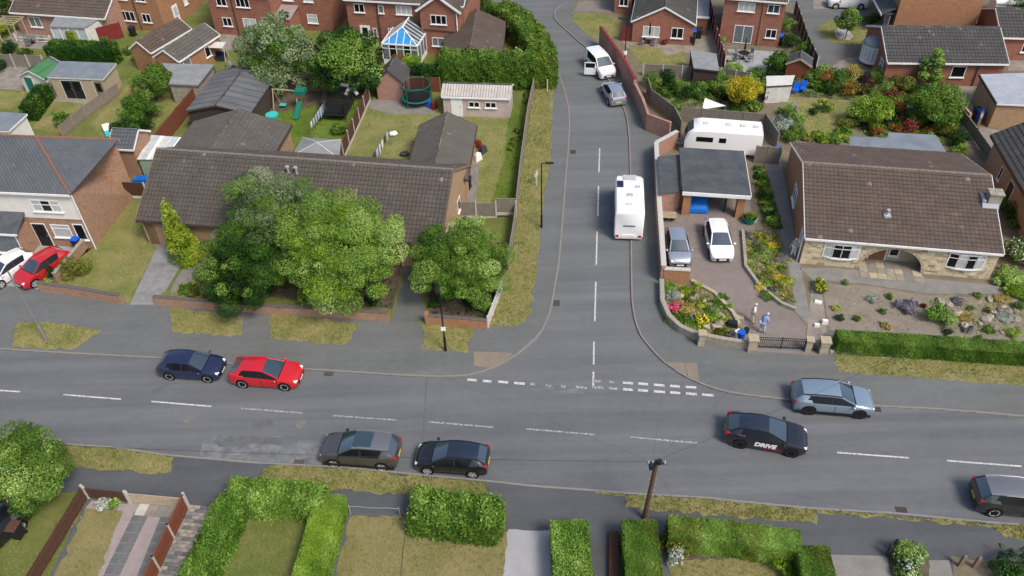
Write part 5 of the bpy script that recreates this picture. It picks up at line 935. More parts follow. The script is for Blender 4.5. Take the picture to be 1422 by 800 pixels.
# ================================================================== walls, fences, gates
def wall(label, path, h_, th, m_, cope=None, cat='wall', name='garden_wall', cw=.05, step=.6, group=None, ch=.07, z=.1):
    P = W2(path, z); r = thing(name, label, cat, P[0], 0, group); P = [p - P[0] for p in P]; mb = MB(); n = len(P); N = []
    for i in range(n):
        d = Vector((0, 0, 0))
        if i: d += (P[i] - P[i - 1]).normalized()
        if i < n - 1: d += (P[i + 1] - P[i]).normalized()
        d.normalize(); N.append(Vector((-d.y, d.x, 0)) * th / 2)
    L_ = [P[i] + N[i] for i in range(n)]; R_ = [P[i] - N[i] for i in reversed(range(n))]; mb.prism([(v.x, v.y) for v in L_ + R_], -.1, h_); mb.build('wall', m_, r)
    if cope:
        for i in range(n - 1):
            a, b = P[i], P[i + 1]; Ls = (b - a).length; k_ = max(1, round(Ls / step))
            for j in range(k_):
                c = lerp(a, b, (j + .5) / k_); MB().box(-Ls / k_ / 2 + .006, -th / 2 - cw, 0, Ls / k_ / 2 - .006, th / 2 + cw, ch + random.uniform(-.006, .01)).build('coping_stone', cope, r, loc=(c.x, c.y, h_ + .002), rz=ang(a, b))
    return r
def fence(label, path, h_, m_='timber_grey', post='concrete_pale', pw=1.83, style='board', cat='fence', base=None, group=None, step=None, posth=.1):
    P = W2(path, .1); r = thing('fence', label, cat, P[0], 0, group); o = P[0].copy(); P = [p - o for p in P]; k_ = 0; cache = {}
    for a, b in zip(P[:-1], P[1:]):
        Ls = (b - a).length; n = max(1, round(Ls / pw)); w_ = Ls / n; rz = ang(a, b)
        for j in range(n):
            c = lerp(a, b, (j + .5) / n); dz = (step(k_) if step else 0); key = round(w_, 3); k_ += 1
            if key not in cache:
                mb = MB(); z0 = .25 if base else .04
                if style == 'board':
                    nb = max(3, int(w_ / .14))
                    for i in range(nb): x = -w_ / 2 + .05 + (w_ - .1) * i / nb; mb.hexa([(x, -.012, z0), (x + (w_ - .1) / nb, -.026, z0), (x + (w_ - .1) / nb, .004, z0), (x, .004, z0)], [(x, -.012, h_), (x + (w_ - .1) / nb, -.026, h_), (x + (w_ - .1) / nb, .004, h_), (x, .004, h_)])
                else:
                    nb = max(3, int((h_ - z0) / .16))
                    for i in range(nb): z = z0 + (h_ - z0) * i / nb; mb.hexa([(-w_ / 2 + .04, -.03, z), (w_ / 2 - .04, -.03, z), (w_ / 2 - .04, .01, z), (-w_ / 2 + .04, .01, z)], [(-w_ / 2 + .04, -.012, z + (h_ - z0) / nb), (w_ / 2 - .04, -.012, z + (h_ - z0) / nb), (w_ / 2 - .04, .01, z + (h_ - z0) / nb), (-w_ / 2 + .04, .01, z + (h_ - z0) / nb)])
                for z in (z0 + .2, h_ - .25): mb.box(-w_ / 2 + .05, .006, z, w_ / 2 - .05, .045, z + .07)
                mb.box(-w_ / 2 + .04, -.035, h_ + .002, w_ / 2 - .04, .045, h_ + .04); cache[key] = (mb.mesh('fence_panel', m_), MB().box(-w_ / 2 + .05, -.03, -.05, w_ / 2 - .05, .03, .24).mesh('gravel_board', base or 'concrete'))
            place('fence_panel', cache[key][0], r, c + Vector((0, 0, dz)), rz)
            if base: place('gravel_board', cache[key][1], r, c + Vector((0, 0, dz)), rz)
        for j in range(n + 1):
            c = lerp(a, b, j / n); MB().box(-.055, -.055, -.1, .055, .055, h_ + posth).build('fence_post', post, r, loc=c, rz=rz)
    return r
wall('low brick wall between the red hatchback forecourt and dry front lawn', [(57, 403), (112, 411), (171, 421)], .75, .23, 'brick_brown', 'coping_dark', cw=.02)
wall('brick wall dividing the paved forecourt from the lawn, beside the red hatchback', [(126, 338), (80, 392)], .8, .2, 'brick_brown', 'stone_grey')
wall('long low brick front wall running under the big trees to the tarmac drive', [(217, 422), (300, 429), (390, 436), (470, 440), (541, 445)], .7, .23, 'brick_brown', 'coping_dark', cw=.02)
wall('low orange brick wall with dark coping below the rounded tree by the corner fence', [(594, 449), (677, 456)], .75, .23, 'brick_orange', 'coping_dark', cw=.02)
MB().box(-.14, -.14, -.1, .14, .14, 1.0).build('pier', 'brick_orange', bpy.data.objects['garden_wall.003'])
fence('weathered grey fence along the dry grass strip of the side road', [(744, 113), (733, 165), (723, 240), (714, 325), (706, 375)], 1.3, 'timber_grey', 'timber_grey', posth=.02)
fence('low pale vertical board fence sloping down to the pavement corner', [(697, 405), (678, 455)], 1.0, 'concrete_pale', 'white_dirty', pw=1.4)
fence('three stepped grey timber panels between bungalow and side fence', [(634, 303), (717, 302)], 1.5, 'timber_grey', 'concrete_pale', pw=1.7, base='concrete_pale', step=lambda k_: (.0, -.1, .3)[k_ % 3])
fence('dark brown panel fence with concrete posts between two back lawns', [(514, 140), (500, 172), (470, 238)], 1.6, 'timber_brown', 'concrete_pale', base='concrete_pale')
fence('reddish brown fence running beside the big dark shed', [(302, 112), (262, 160), (218, 215)], 1.7, 'timber_red', 'timber_red', style='rail')
fence('maroon panel gate fence with white posts beside the brick side wall', [(168, 274), (207, 276)], 1.5, 'timber_brown', 'white_dirty', pw=1.9, base='white_dirty')
fence('brown larch fence behind the swing and windmill', [(383, 124), (470, 128)], 1.4, 'timber_mid', 'timber_mid', style='rail')
fence('brown fence behind the prefabricated garage and trampoline', [(565, 125), (612, 128)], 1.5, 'timber_red', 'timber_mid', style='rail')
fence('grey timber fence with pale concrete posts behind the green roofed shed', [(-20, 92), (64, 95)], 1.4, 'timber_grey', 'concrete_pale', pw=1.9, base='concrete')
fence('grey and brown fence with brick piers dividing the two small lawns', [(167, 132), (120, 165), (88, 192)], 1.2, 'timber_grey', 'brick_brown', pw=1.5)
fence('maroon fence behind the clipped yellow hedge beside the orange brick house', [(118, 66), (172, 52)], 1.7, 'red_paint', 'red_paint', pw=1.8)
wall('tall brick retaining wall with red coping on the bend of the side road', [(833, 62), (848, 84), (866, 111), (880, 137)], 2.0, .25, 'brick_pink', 'red_paint', ch=.08, cw=.02)
wall('plain tan brick wall continuing round the bend towards the caravan', [(880.5, 138), (891, 160), (898, 181), (929, 193)], 1.7, .25, 'brick_pink', None)
wall('pale coped brick wall between the pavement and the carport driveway', [(938, 203), (909, 219), (913, 300), (919, 392)], 1.5, .28, 'brick_pink', 'concrete_pale')
wall('short orange brick wall at the end of the driveway behind the silver blue car', [(920, 391), (956, 393)], 1.2, .25, 'brick_orange', 'concrete_pale')
wall('low curved rough stone wall round the rockery corner', [(918, 396), (919, 425), (928, 446), (944, 461), (966, 471), (1000, 478), (1038, 484)], .5, .3, 'stone_grey', 'stone_grey', step=.4, cw=.01, ch=.1)
fence('weathered board fence behind the planted bank above the retaining wall', [(898, 130), (903, 146), (934, 170), (944, 190)], 1.6, 'timber_grey', 'timber_grey')
fence('grey timber fence beside the caravan and the yellow tree', [(945, 168), (1060, 178), (1078, 205)], 1.4, 'timber_grey', 'timber_grey')
fence('grey fence with gates closing the side passage behind the blue bin', [(1047, 226), (1080, 228)], 1.6, 'timber_grey', 'timber_grey', pw=.9)
fence('pale concrete and timber fence below the small lawn and bushes', [(893, 105), (1000, 110), (1040, 118)], 1.2, 'timber_grey', 'concrete_pale', base='concrete')
fence('maroon panel fence with pale posts between two brick houses', [(1005, 100), (993, 60), (982, 10)], 1.6, 'red_paint', 'white_dirty')
fence('brown fence with concrete posts beside the shared tarmac drive', [(1132, 100), (1118, 70), (1102, 20)], 1.6, 'timber_dark', 'concrete_pale')
wall('low brick garden wall below the grey roofed bungalow', [(1235, 116), (1312, 118), (1348, 119)], 1.1, .22, 'brick_red', None)
wall('tan brick wall with a gap for bins beside the corrugated roof garage', [(1328, 160), (1342, 176)], 1.3, .2, 'brick_tan', None)
wall('tan brick pier wall beside the blue bin by the corrugated garage', [(1360, 168), (1356, 180)], 1.2, .2, 'brick_tan', None)
fence('wooden fence along the steps between shrubs and tan patio', [(1330, 165), (1352, 195), (1372, 225)], 1.1, 'timber_grey', 'timber_grey')
# red arched gate and timber gate beside the gable bungalow
g = thing('gate', 'red arched timber side gate beside the gable fronted bungalow', 'gate', G(868, 57, .1), rad(-9))
for i in range(6): x = -.5 + i * .17; MB().box(x, -.03, .02, x + .155, .03, 1.5 + .3 * math.sin(PI * (i + .5) / 6)).build('board', 'red_paint', g)
# front garden of the south side
P = W2([(122, 693), (40, 830)], .1); a, b = P; r = thing('fence', 'dark brown upright board fence running down the front garden', 'fence', a, ang(a, b)); Ls = (b - a).length; n = int(Ls / .17); bm_ = MB().box(-.07, -.015, .05, .07, .015, 1.15).mesh('board', 'timber_brown')
for i in range(n): place('board', bm_, r, ((i + .5) * Ls / n, random.uniform(-.01, .01), random.uniform(-.02, .02)))
MB().box(0, .02, .3, Ls, .06, .4).build('rail', 'timber_brown', r); MB().box(0, .02, .85, Ls, .06, .95).build('rail', 'timber_brown', r); MB().box(-.12, -.06, 0, -.0, .06, 1.25).build('fence_post', 'concrete_pale', r)
def railfence(label, a, b, h_, m_, slats, post, cat='fence', hs=.1, name='fence'):
    A, B = G(*a, .1), G(*b, .1); r = thing(name, label, cat, A, ang(A, B)); Ls = (B - A).length
    for i in range(slats): z = .1 + (h_ - .1) * i / slats; MB().box(.06, -.02, z, Ls - .06, .02, z + hs).build('slat', m_, r)
    for x in (0, Ls): MB().box(x - .06, -.06, -.05, x + .06, .06, h_ + .12).build('fence_post', post, r)
    return r
railfence('short brown slatted fence at the corner of the dry front lawn', (124, 692), (181, 698), 1.0, 'timber_brown', 6, 'concrete_pale', hs=.13)
gr = railfence('pale slatted timber driveway gate across the mauve gravel drive', (183, 699), (262, 706), 1.0, 'timber_pale', 7, 'concrete_pale', 'gate', .09, 'gate')
Lg = (G(262, 706) - G(183, 699)).length; MB().bar((.1, -.04, .15), (Lg - .1, -.04, .95), .03, .09).build('brace', 'timber_pale', gr)
fence('reddish brown panels with concrete posts beside the mauve gravel drive', [(263, 704), (242, 748), (222, 792), (205, 830)], 1.25, 'timber_red', 'concrete_pale', pw=2.4, style='rail')
for k_, (px, py, m_) in enumerate(((198, 707, 'concrete_pale'), (212, 708, 'flag'), (226, 709, 'concrete'), (240, 710, 'flag'))): tag(MB().box(-.28, -.42, 0, .28, .42, .04).build('paving_slab', m_, loc=G(px, py, .11), rz=rad(-8)), 'square paving slab in the row just inside the slatted driveway gate', 'paving slab', 'paving slabs inside the slatted gate')
r = thing('gate', 'low wrought wire garden gate between two green hedges', 'gate', G(487, 714, .1), ang(G(487, 714), G(556, 717))); Ls = (G(556, 717) - G(487, 714)).length
for i in range(5): MB().bar((Ls * i / 5, 0, .72 + .04 * math.sin(i * 2)), (Ls * (i + 1) / 5, 0, .72 + .04 * math.sin(i * 2 + 2)), .018, .025).build('rail', 'galv', r)
for x in (0, Ls): MB().cyl((x, 0, 0), (x, 0, .85), .025).build('post', 'galv', r)
MB().bar((0, 0, .12), (Ls, 0, .12), .012, .012).build('rail', 'grey_metal', r)
pts = [(498 + 58, 706), (566, 725), (560, 770), (555, 830)]; w_ = W2(pts, .2); tag(MB().tube([p - w_[0] for p in w_], .02).build('garden_edging', 'timber_mid', loc=w_[0]), 'thin rusty wire edging dividing the dry front lawn', 'edging')
wall('low pale stone edging at the foot of the long clipped hedge', [(1152, 489), (1290, 496), (1600, 513)], .16, .22, 'stone', None)
wall('brown brick planter wall beside the dark tarmac path', [(852, 742), (852, 860)], .35, .5, 'timber_brown', None)
# stone gate pillars and iron gates
def pillar(px, py, w_, h_, label):
    r = thing('gate_pillar', label, 'pillar', G(px, py, .1), rad(-9)); z = 0; k_ = 0
    while z < h_: MB().box(-w_ / 2 + random.uniform(-.015, .015), -w_ / 2, z, w_ / 2 + random.uniform(-.015, .015), w_ / 2, min(z + .2, h_) - .008).build('stone', random.choice(('stone', 'stone_grey')), r); z += .2
    MB().box(-w_ / 2 - .06, -w_ / 2 - .06, h_, w_ / 2 + .06, w_ / 2 + .06, h_ + .1).build('cap', 'stone', r)
pillar(973, 478, .42, 1.0, 'weathered stone pillar in the rockery wall below yellow flowers'); pillar(1043, 486, .55, 1.05, 'broad pale stone gate pillar beside the iron driveway gate'); pillar(1121, 487, .38, 1.0, 'slim stone pillar between the iron driveway gate and foot gate'); pillar(1142, 489, .55, 1.05, 'stone gate pillar at the end of the long clipped hedge')
def irongate(a, b, label, n):
    A, B = G(*a, .1), G(*b, .1); r = thing('iron_gate', label, 'gate', A, ang(A, B)); Ls = (B - A).length
    for z in (.12, .75, .95): MB().box(.05, -.015, z, Ls - .05, .015, z + .035).build('rail', 'black_metal', r)
    for i in range(n + 1): x = .07 + (Ls - .14) * i / n; MB().cyl((x, 0, .1), (x, 0, 1.0), .012 if i % n else .03, n=6).build('bar', 'black_metal', r)
    if n > 10: MB().box(Ls / 2 - .03, -.03, .05, Ls / 2 + .03, .03, 1.05).build('meeting_stile', 'black_metal', r)
irongate((1050, 483), (1117, 486), 'black iron double driveway gate between stone pillars', 24); irongate((1125, 487), (1138, 488), 'narrow black iron foot gate beside the hedge end', 6)
flat('gate_threshold', [(1048, 483), (1140, 489), (1138, 494), (1046, 488)], 'drive_pink', .112)
# ================================================================== street furniture
def lamp(label, px, py, h_, arm, group=None):
    r = thing('street_lamp', label, 'street lamp', G(px, py, .1), 0); MB().cyl((0, 0, -.05), (0, 0, 1.2), .085, n=10).build('base', 'black_metal', r); MB().cyl((0, 0, 1.2), (0, 0, h_), .055, .04, n=8).build('pole', 'black_metal', r)
    d = Vector((math.cos(arm), math.sin(arm), 0)); MB().bar((0, 0, h_), d * .55 + Vector((0, 0, h_ + .06)), .05, .05).build('arm', 'black_metal', r); hd = MB().hexa([(.3, -.12, -.04), (.9, -.1, -.04), (.9, .1, -.04), (.3, .12, -.04)], [(.3, -.08, .07), (.88, -.06, .05), (.88, .06, .05), (.3, .08, .07)]).build('lamp_head', 'dark_plastic', r, loc=(0, 0, h_ + .05), rz=arm); MB().box(.4, -.07, -.055, .82, .07, -.042).build('lens', 'glass_grey', hd); return r
l1 = lamp('black street lamp on the small grass square by the corner', 619, 487, 5.9, rad(-90)); MB().box(-.16, -.075, 1.9, .16, -.06, 2.25).build('notice', 'plate_white', l1)
lamp('black street lamp at the edge of the grass strip on the side road', 752, 316, 5.9, rad(-5))
l3 = lamp('black street lamp with a white box in front of the brick retaining wall', 866, 101, 5.6, rad(170)); MB().cyl((0, 0, 2.0), (0, 0, 2.3), .18, n=12).build('round_sign', 'plate_white', l3)
r = thing('street_lamp', 'thin grey concrete lamp post standing on the rounded grass island', 'street lamp', G(65, 473, .1)); MB().cyl((0, 0, -.05), (0, 0, 1.4), .11, n=8).build('base', 'concrete', r); MB().cyl((0, 0, 1.4), (0, 0, 6.2), .07, .05, n=8).build('pole', 'concrete', r)
r = thing('telegraph_pole', 'brown wooden telegraph pole with cable fittings behind the clipped hedge', 'telegraph pole', G(894.5, 720, .1)); r.rotation_euler = (0, rad(2.5), 0); MB().cyl((0, 0, -.1), (0, 0, 5.1), .14, .11, n=12).build('pole', 'pole_wood', r)
MB().bar((-.45, 0, 4.9), (.45, 0, 4.9), .07, .07).build('crossarm', 'dark_plastic', r); MB().cyl((.1, -.12, 5.1), (.1, -.12, 5.3), .14, n=10).build('cable_joint', 'dark_plastic', r); MB().box(-.35, -.2, 4.6, -.15, .05, 5.0).build('junction_box', 'navy', r)
for x in (-.4, -.2, .25, .42): MB().cyl((x, .0, 4.94), (x, 0, 5.1), .05, .035, n=8).build('insulator', 'glass_curtain', r)
for zs in (1.6, 2.1, 2.6, 3.1, 3.6): MB().cyl((-.25, 0, zs), (.25, 0, zs), .015, n=5).build('step_iron', 'grey_metal', r)
top = r.location + Vector((0, 0, 5.05))
for lab, e in (('overhead cable crossing the road towards the rendered house', (-34, 51, 5.6)), ('overhead cable sloping over the black driving school car', (40, 41, 6.2)), ('overhead cable towards the stone fronted bungalow', (27, 46, 4.6)), ('overhead cable across the side road mouth towards the carport', (14, 52, 4.2)), ('overhead cable running along the verge towards the dark estate car', (40, 16, 6.0)), ('overhead cable dropping to the houses behind the clipped hedge', (14, 8, 5.5)), ('overhead cable along the road over the parked black hatchback', (-60, 31, 6.2))):
    e = Vector(e); pts = [lerp(top, e, t / 12) + Vector((0, 0, -1.1 * 4 * (t / 12) * (1 - t / 12))) for t in range(13)]; tag(MB().tube([p - top for p in pts], .012 if 'along the road' in lab else .009 if 'driving school' in lab else .004, 4).build('overhead_cable', 'wire', loc=top), lab, 'cable')
tag(MB().box(-.04, -.04, 0, .04, .04, 1.5).box(-.25, -.02, .95, .25, .02, 1.25).build('small_sign', 'white_dirty', loc=G(745, 258, .1), rz=rad(60)), 'small post with a plate on the dry grass strip', 'sign')
tag(MB().cyl((0, 0, 0), (0, 0, 1.3), .05).cyl((0, 0, 1.3), (0, 0, 1.34), .07).build('marker_post', 'white_dirty', loc=G(760, 128, .1)), 'white marker post beside the end of the roadside hedge', 'post')
# ================================================================== vegetation
rng = np.random.default_rng(11)
CW = dict(green='mid green', bright='fresh green', dark='dark green', olive='olive', lime='lime green', gold='golden', rust='russet', purple='purple', silver='silvery', red='dusky red', straw='straw coloured', mauve='mauve', flower='yellow flowered')
def crown_pts(blobs, n):
    """points spread through clumps: mostly near each clump's skin"""
    vol = np.array([b[3] * b[4] for b in blobs]); k_ = rng.choice(len(blobs), n, p=vol / vol.sum()); B = np.array([b[:6] for b in blobs])[k_]
    d = rng.normal(0, 1, (n, 3)); d /= np.linalg.norm(d, axis=1, keepdims=True); rr = np.clip(1 - np.abs(rng.normal(0, .16, n)), .25, 1.12)[:, None]
    P = B[:, :3] + d * rr * B[:, 3:6]; return P, d, k_
def make_crown(name, blobs, n, size, leaf, parent=None, droop=.2, lean=.55, world=True, spread=.2, loc=None):
    P, d, k_ = crown_pts(blobs, n); bt = rng.normal(.5, .17, len(blobs)); t = np.clip(bt[k_] + rng.normal(0, spread * .7, n), 0, 1)
    keep = P[:, 2] > .03; P, d, t = P[keep], d[keep], t[keep]; d = d + np.array([0, 0, .35])
    return place(name, npmesh(name, leaves(P, d, size, t, rng, droop, lean=lean), 4, 'leaf_' + leaf, t), parent, loc)
def clumps(c, rx, ry, rz, n, cr, seed=0, low=-.8):
    out = []
    for i in range(n):
        while 1:
            d = rng.normal(0, 1, 3); d /= np.linalg.norm(d)
            if d[2] > low: break
        q = rng.uniform(.62, 1.04); s = cr * rng.choice((.45, .7, 1., 1.3)) * rng.uniform(.8, 1.2); out.append((c[0] + d[0] * rx * q, c[1] + d[1] * ry * q, c[2] + d[2] * rz * q, s, s, s * .8))
    out.append((c[0], c[1], c[2], rx * .74, ry * .74, rz * .74)); return out
def trunk(parent, H0, spread, r0, n=5, seed=0, m_='trunk'):
    mb = MB(); pts = [Vector((0, 0, -.1))]; q = Vector((rng.uniform(-.15, .15), rng.uniform(-.15, .15), H0 * .45)); mb.cyl(pts[0], q, r0, r0 * .75, 9)
    for i in range(n):
        a = 2 * PI * i / n + rng.uniform(-.3, .3); e = Vector((math.cos(a) * spread * rng.uniform(.5, .9), math.sin(a) * spread * rng.uniform(.5, .9), H0 * rng.uniform(.8, 1.25))); md = lerp(q, e, .5) + Vector((0, 0, .2)); mb.cyl(q, md, r0 * .5, r0 * .32, 7); mb.cyl(md, e, r0 * .32, r0 * .1, 6)
        for s in (-1, 1): f = e + Vector((math.cos(a + s * .8) * spread * .25, math.sin(a + s * .8) * spread * .25, H0 * .12)); mb.cyl(lerp(md, e, .5), f, r0 * .2, r0 * .06, 5)
    mb.build('trunk', m_, parent)
def tree(name, label, px, py, zc, r_, rz_, leaf, n=6000, size=.2, cr=None, nc=None, droop=.2, cat='tree', tr=None, group=None, ry=None, mixes=(), low=-.8, base=None):
    p = G(px, py, zc); t = thing(name, label, cat, (p.x, p.y, .1), 0, group); trunk(t, zc * .9, r_ * .55, tr or max(.06, r_ * .045))
    cr = cr or r_ * .3; nc = nc or 26; bl = clumps((0, 0, zc - .1), r_ - cr * .6, (ry or r_) - cr * .6, rz_ - cr * .5, nc, cr, low=low); make_crown('crown', bl, n, size, leaf, t, droop)
    for lf, fr in mixes: make_crown('crown', clumps((0, 0, zc - .1), r_ - cr * .4, (ry or r_) - cr * .4, rz_ - cr * .3, max(5, int(nc * fr)), cr * .8, low=-.3), int(n * fr), size, lf, t, droop)
    return t
tree('broadleaf_tree', 'big bright green spreading tree over the low front wall', 474, 350, 3.8, 4.75, 3.9, 'bright', 76000, .1, cr=.9, nc=95, mixes=(('lime', .4),))
tree('willow_tree', 'tall grey green tree behind the bright green tree, hiding the bungalow roof', 372, 302, 4.4, 4.1, 3.6, 'grey', 50000, .095, cr=.8, nc=52, droop=.6, mixes=(('green', .3),))
tree('broadleaf_tree', 'dense deep green tree beside the yellow conifer', 332, 376, 3.0, 3.0, 3.2, 'dark', 42000, .1, cr=.65, nc=66, mixes=(('green', .6),))
tree('broadleaf_tree', 'rounded mid green tree behind the street lamp at the corner', 640, 364, 2.8, 3.75, 2.7, 'green', 50000, .1, cr=.7, nc=76, mixes=(('bright', .4),))
tree('willow_tree', 'grey green leafy tree in the back garden above the swing', 388, 74, 3.7, 3.9, 4.2, 'grey', 20000, .2, cr=.9, nc=52, droop=.5, mixes=(('green', .35),))
t = tree('broadleaf_tree', 'mixed green tree with bare branches beside the conservatory', 484, 88, 3.2, 4.1, 3.3, 'dark', 17000, .2, cr=1.0, nc=40, mixes=(('bright', .55),)); MB().cyl((-.6, -1, 2), (-2.6, -1.4, 6.2), .07, .02).cyl((-1.4, -1.1, 3.6), (-.9, -1.6, 6.0), .05, .015).cyl((-1.8, -1.2, 4.5), (-3.2, -1.9, 5.3), .04, .01).cyl((-.6, -1, 3), (1.0, -1.6, 5.4), .05, .015).build('bare_branch', 'timber_grey', t)
tree('broadleaf_tree', 'round olive green tree on the near verge beside the dark board fence', 32, 655, 2.7, 2.55, 2.5, 'green', 30000, .1, cr=.6, nc=44, mixes=(('bright', .3),))
t = thing('conifer', 'tall golden yellow conifer at the head of the grey driveway', 'conifer', (*G(262, 360, .1)[:2], .1)); MB().cyl((0, 0, -.1), (0, 0, 3.2), .12, .04).build('trunk', 'trunk', t)
bl = []
for i in range(60): z = .3 + 4.9 * (i / 60) ** 1.05; rr = 1.5 * (1 - z / 5.9) ** .85; a = rng.uniform(0, 2 * PI); bl.append((rr * .55 * math.cos(a) - .06 * z, rr * .55 * math.sin(a), z, .62 * (1.1 - z / 6.2), .62 * (1.1 - z / 6.2), .6))
make_crown('crown', bl, 16000, .12, 'gold', t, -.4)
for a in (('apple_tree', 'bushy apple tree between the stone shed and the summer house', 210, 116, 1.9, 2.3, 1.9, 'green', 7000, .16), ('young_tree', 'small round bush on the little dry lawn by the summer house', 84, 165, 1.0, .75, .95, 'green', 1800, .14), ('shrub_tree', 'leafy green bush in the middle plot beside the apple tree', 194, 152, 1.4, 2.0, 1.5, 'green', 6500, .16), ('shrub_tree', 'darker green bush near the slate rear wing', 180, 184, 1.2, 1.7, 1.3, 'dark', 5000, .16),
          ('weeping_tree', 'small weeping green tree in front of the black roofed shed', 1079, 86, 1.5, 1.45, 1.5, 'green', 4500, .16), ('young_tree', 'young tree standing in the white gravel circle', 1180, 28, 2.2, 1.4, 1.5, 'green', 3500, .16), ('broadleaf_tree', 'dense mid green tree beside the tan patio steps', 1296, 146, 2.1, 2.6, 2.0, 'green', 9000, .17), ('broadleaf_tree', 'feathery lime green tree beside the small garden lawn', 1212, 152, 1.7, 1.9, 1.75, 'lime', 7000, .15),
          ('young_tree', 'upright green tree in front of the grey roofed bungalow', 1293, 96, 2.2, 1.35, 2.0, 'bright', 4500, .16), ('acer_tree', 'bright yellow leaved tree on thin stems behind the caravan', 1036, 127, 2.3, 1.85, 1.35, 'yellow', 6500, .15)): tree(*a)
def shrub(name, label, px, py, r_, h_, leaf, n=None, size=.12, ry=None, group=None, cat='shrub', fl=None, z=.1):
    p = G(px, py, z + h_ * .4); n = n or int(900 * max(.25, r_ * r_) * 1.6) + 150; t = thing(name, label, cat, (p.x, p.y, z), 0, group)
    mb = MB(); [mb.cyl((0, 0, -.05), (rng.uniform(-.5, .5) * r_, rng.uniform(-.5, .5) * r_, h_ * .6), .025, .01, 5) for _ in range(4)]; mb.build('stems', 'trunk', t)
    cr = min(r_, h_ * .6) * .45; bl = clumps((0, 0, h_ * .45), max(.05, r_ - cr * .7), max(.05, (ry or r_) - cr * .7), max(.05, h_ * .55 - cr * .5), 12, cr, low=-.5); make_crown('foliage', bl, n, size, leaf, t, .1)
    if fl: q, cnt, fs = fl; kind(make_crown('flowers', [(b[0], b[1], b[2] + .06, b[3] * 1.06, b[4] * 1.06, b[5] * 1.1) for b in bl if b[2] > h_ * .35] or bl, cnt, fs, q, t, 0), 'stuff')
    return t
def hedge(label, path, w_, h_, leaf, size=.1, dens=420, name='hedge', rough=.06, zmid=None, cap=.06, mixes=(), world=False, taper=1.0):
    P = [G(*p, h_ * .5 if zmid is None else zmid) for p in path]; o = Vector((P[0].x, P[0].y, .1)); t = thing(name, label, 'hedge', o); P = [Vector((p.x - o.x, p.y - o.y, 0)) for p in P]; core = MB(); pts = []; nr = []
    for i, (a, b) in enumerate(zip(P[:-1], P[1:])):
        d = (b - a); Ls = d.length; d.normalize(); n_ = Vector((-d.y, d.x, 0)); e0 = -.0 if i else 0; cw = w_ / 2 - .1
        A, B = a - d * (w_ * .3 if i else 0), b + d * (w_ * .3 if i < len(P) - 2 else 0); A2, B2 = A + d * .1, B - d * .1
        core.hexa([A2 - n_ * cw, B2 - n_ * cw, B2 + n_ * cw, A2 + n_ * cw], [v + Vector((0, 0, h_ - .12)) for v in (A2 - n_ * cw * taper, B2 - n_ * cw * taper, B2 + n_ * cw * taper, A2 + n_ * cw * taper)])
        LL = (B - A).length
        for nrm, cnt, fn in ((Vector((0, 0, 1)), LL * w_, lambda u, v: A + d * u * LL + n_ * (v - .5) * w_ * taper + Vector((0, 0, h_))), (-n_, LL * h_, lambda u, v: A + d * u * LL - n_ * w_ / 2 * (1 - (1 - taper) * v) + Vector((0, 0, v * h_))), (n_, LL * h_, lambda u, v: A + d * u * LL + n_ * w_ / 2 * (1 - (1 - taper) * v) + Vector((0, 0, v * h_))), (-d, w_ * h_, lambda u, v: A + n_ * (u - .5) * w_ + Vector((0, 0, v * h_))), (d, w_ * h_, lambda u, v: B + n_ * (u - .5) * w_ + Vector((0, 0, v * h_)))):
            m_ = int(cnt * dens); U = rng.random((m_, 2))
            for u, v in U: pts.append(fn(u, v)); nr.append(nrm)
    core.build('hedge_core', 'leaf_' + leaf, t, tint=True)
    Pn = np.array([tuple(p) for p in pts]); N = np.array([tuple(p) for p in nr]); ph = np.sin(Pn[:, 0] * 2.1 + 1) * np.sin(Pn[:, 1] * 1.7) + np.sin(Pn[:, 0] * 5.3 + Pn[:, 2] * 4) * .6 + np.sin(Pn[:, 1] * 4.7 + Pn[:, 0] * 3) * .5
    Pn = Pn + N * (ph * rough)[:, None] + rng.normal(0, rough * .6, Pn.shape); tt = np.clip(.45 + ph * .13 + rng.normal(0, .07, len(Pn)), 0, 1); sh = (N[:, 2] > .5) & (rng.random(len(Pn)) < .07); Pn[sh, 2] += rng.uniform(.02, .05 + rough * 1.6, sh.sum()); tt[sh] = np.clip(tt[sh] + .2, 0, 1); Pn[:, 2] = np.maximum(Pn[:, 2], .02)
    place('foliage', npmesh('foliage', leaves(Pn, N, size, tt, rng, -.1, lean=.55), 4, 'leaf_' + leaf, tt), t)
    for lf, fr in mixes:
        ix = rng.choice(len(Pn), int(len(Pn) * fr), replace=False); ix = ix[np.sin(Pn[ix, 0] * 1.9) + np.sin(Pn[ix, 1] * 1.3 + 1) > .1]; place('foliage', npmesh('foliage', leaves(Pn[ix] + N[ix] * .03, N[ix], size, tt[ix], rng, -.1, lean=.55), 4, 'leaf_' + lf, tt[ix]), t)
    return t
hedge('long low clipped green hedge along the verge in front of the stone bungalow', [(1160, 476), (1290, 484), (1620, 508)], 1.1, 1.15, 'green', .075, 800, rough=.03, mixes=(('bright', .25),))
hedge('tall mixed roadside hedge curving along the bend of the side road', [(694, 22), (718, 36), (738, 58), (752, 82), (756, 108)], 2.4, 2.6, 'green', .17, 210, rough=.16, mixes=(('olive', .45), ('lime', .3)))
hedge('bushy row of conifers behind the prefabricated garage', [(616, 115), (680, 118), (742, 118)], 1.9, 3.0, 'green', .17, 260, rough=.24, mixes=(('bright', .5),), zmid=.1)
hedge('dark leafy hedge between the shed and the conifer row', [(572, 108), (612, 108)], 1.4, 2.0, 'dark', .18, 200, rough=.2)
hedge('thick clipped hedge behind the summer house', [(72, 74), (160, 78)], 2.0, 2.0, 'dark', .15, 230, rough=.08, mixes=(('green', .5),))
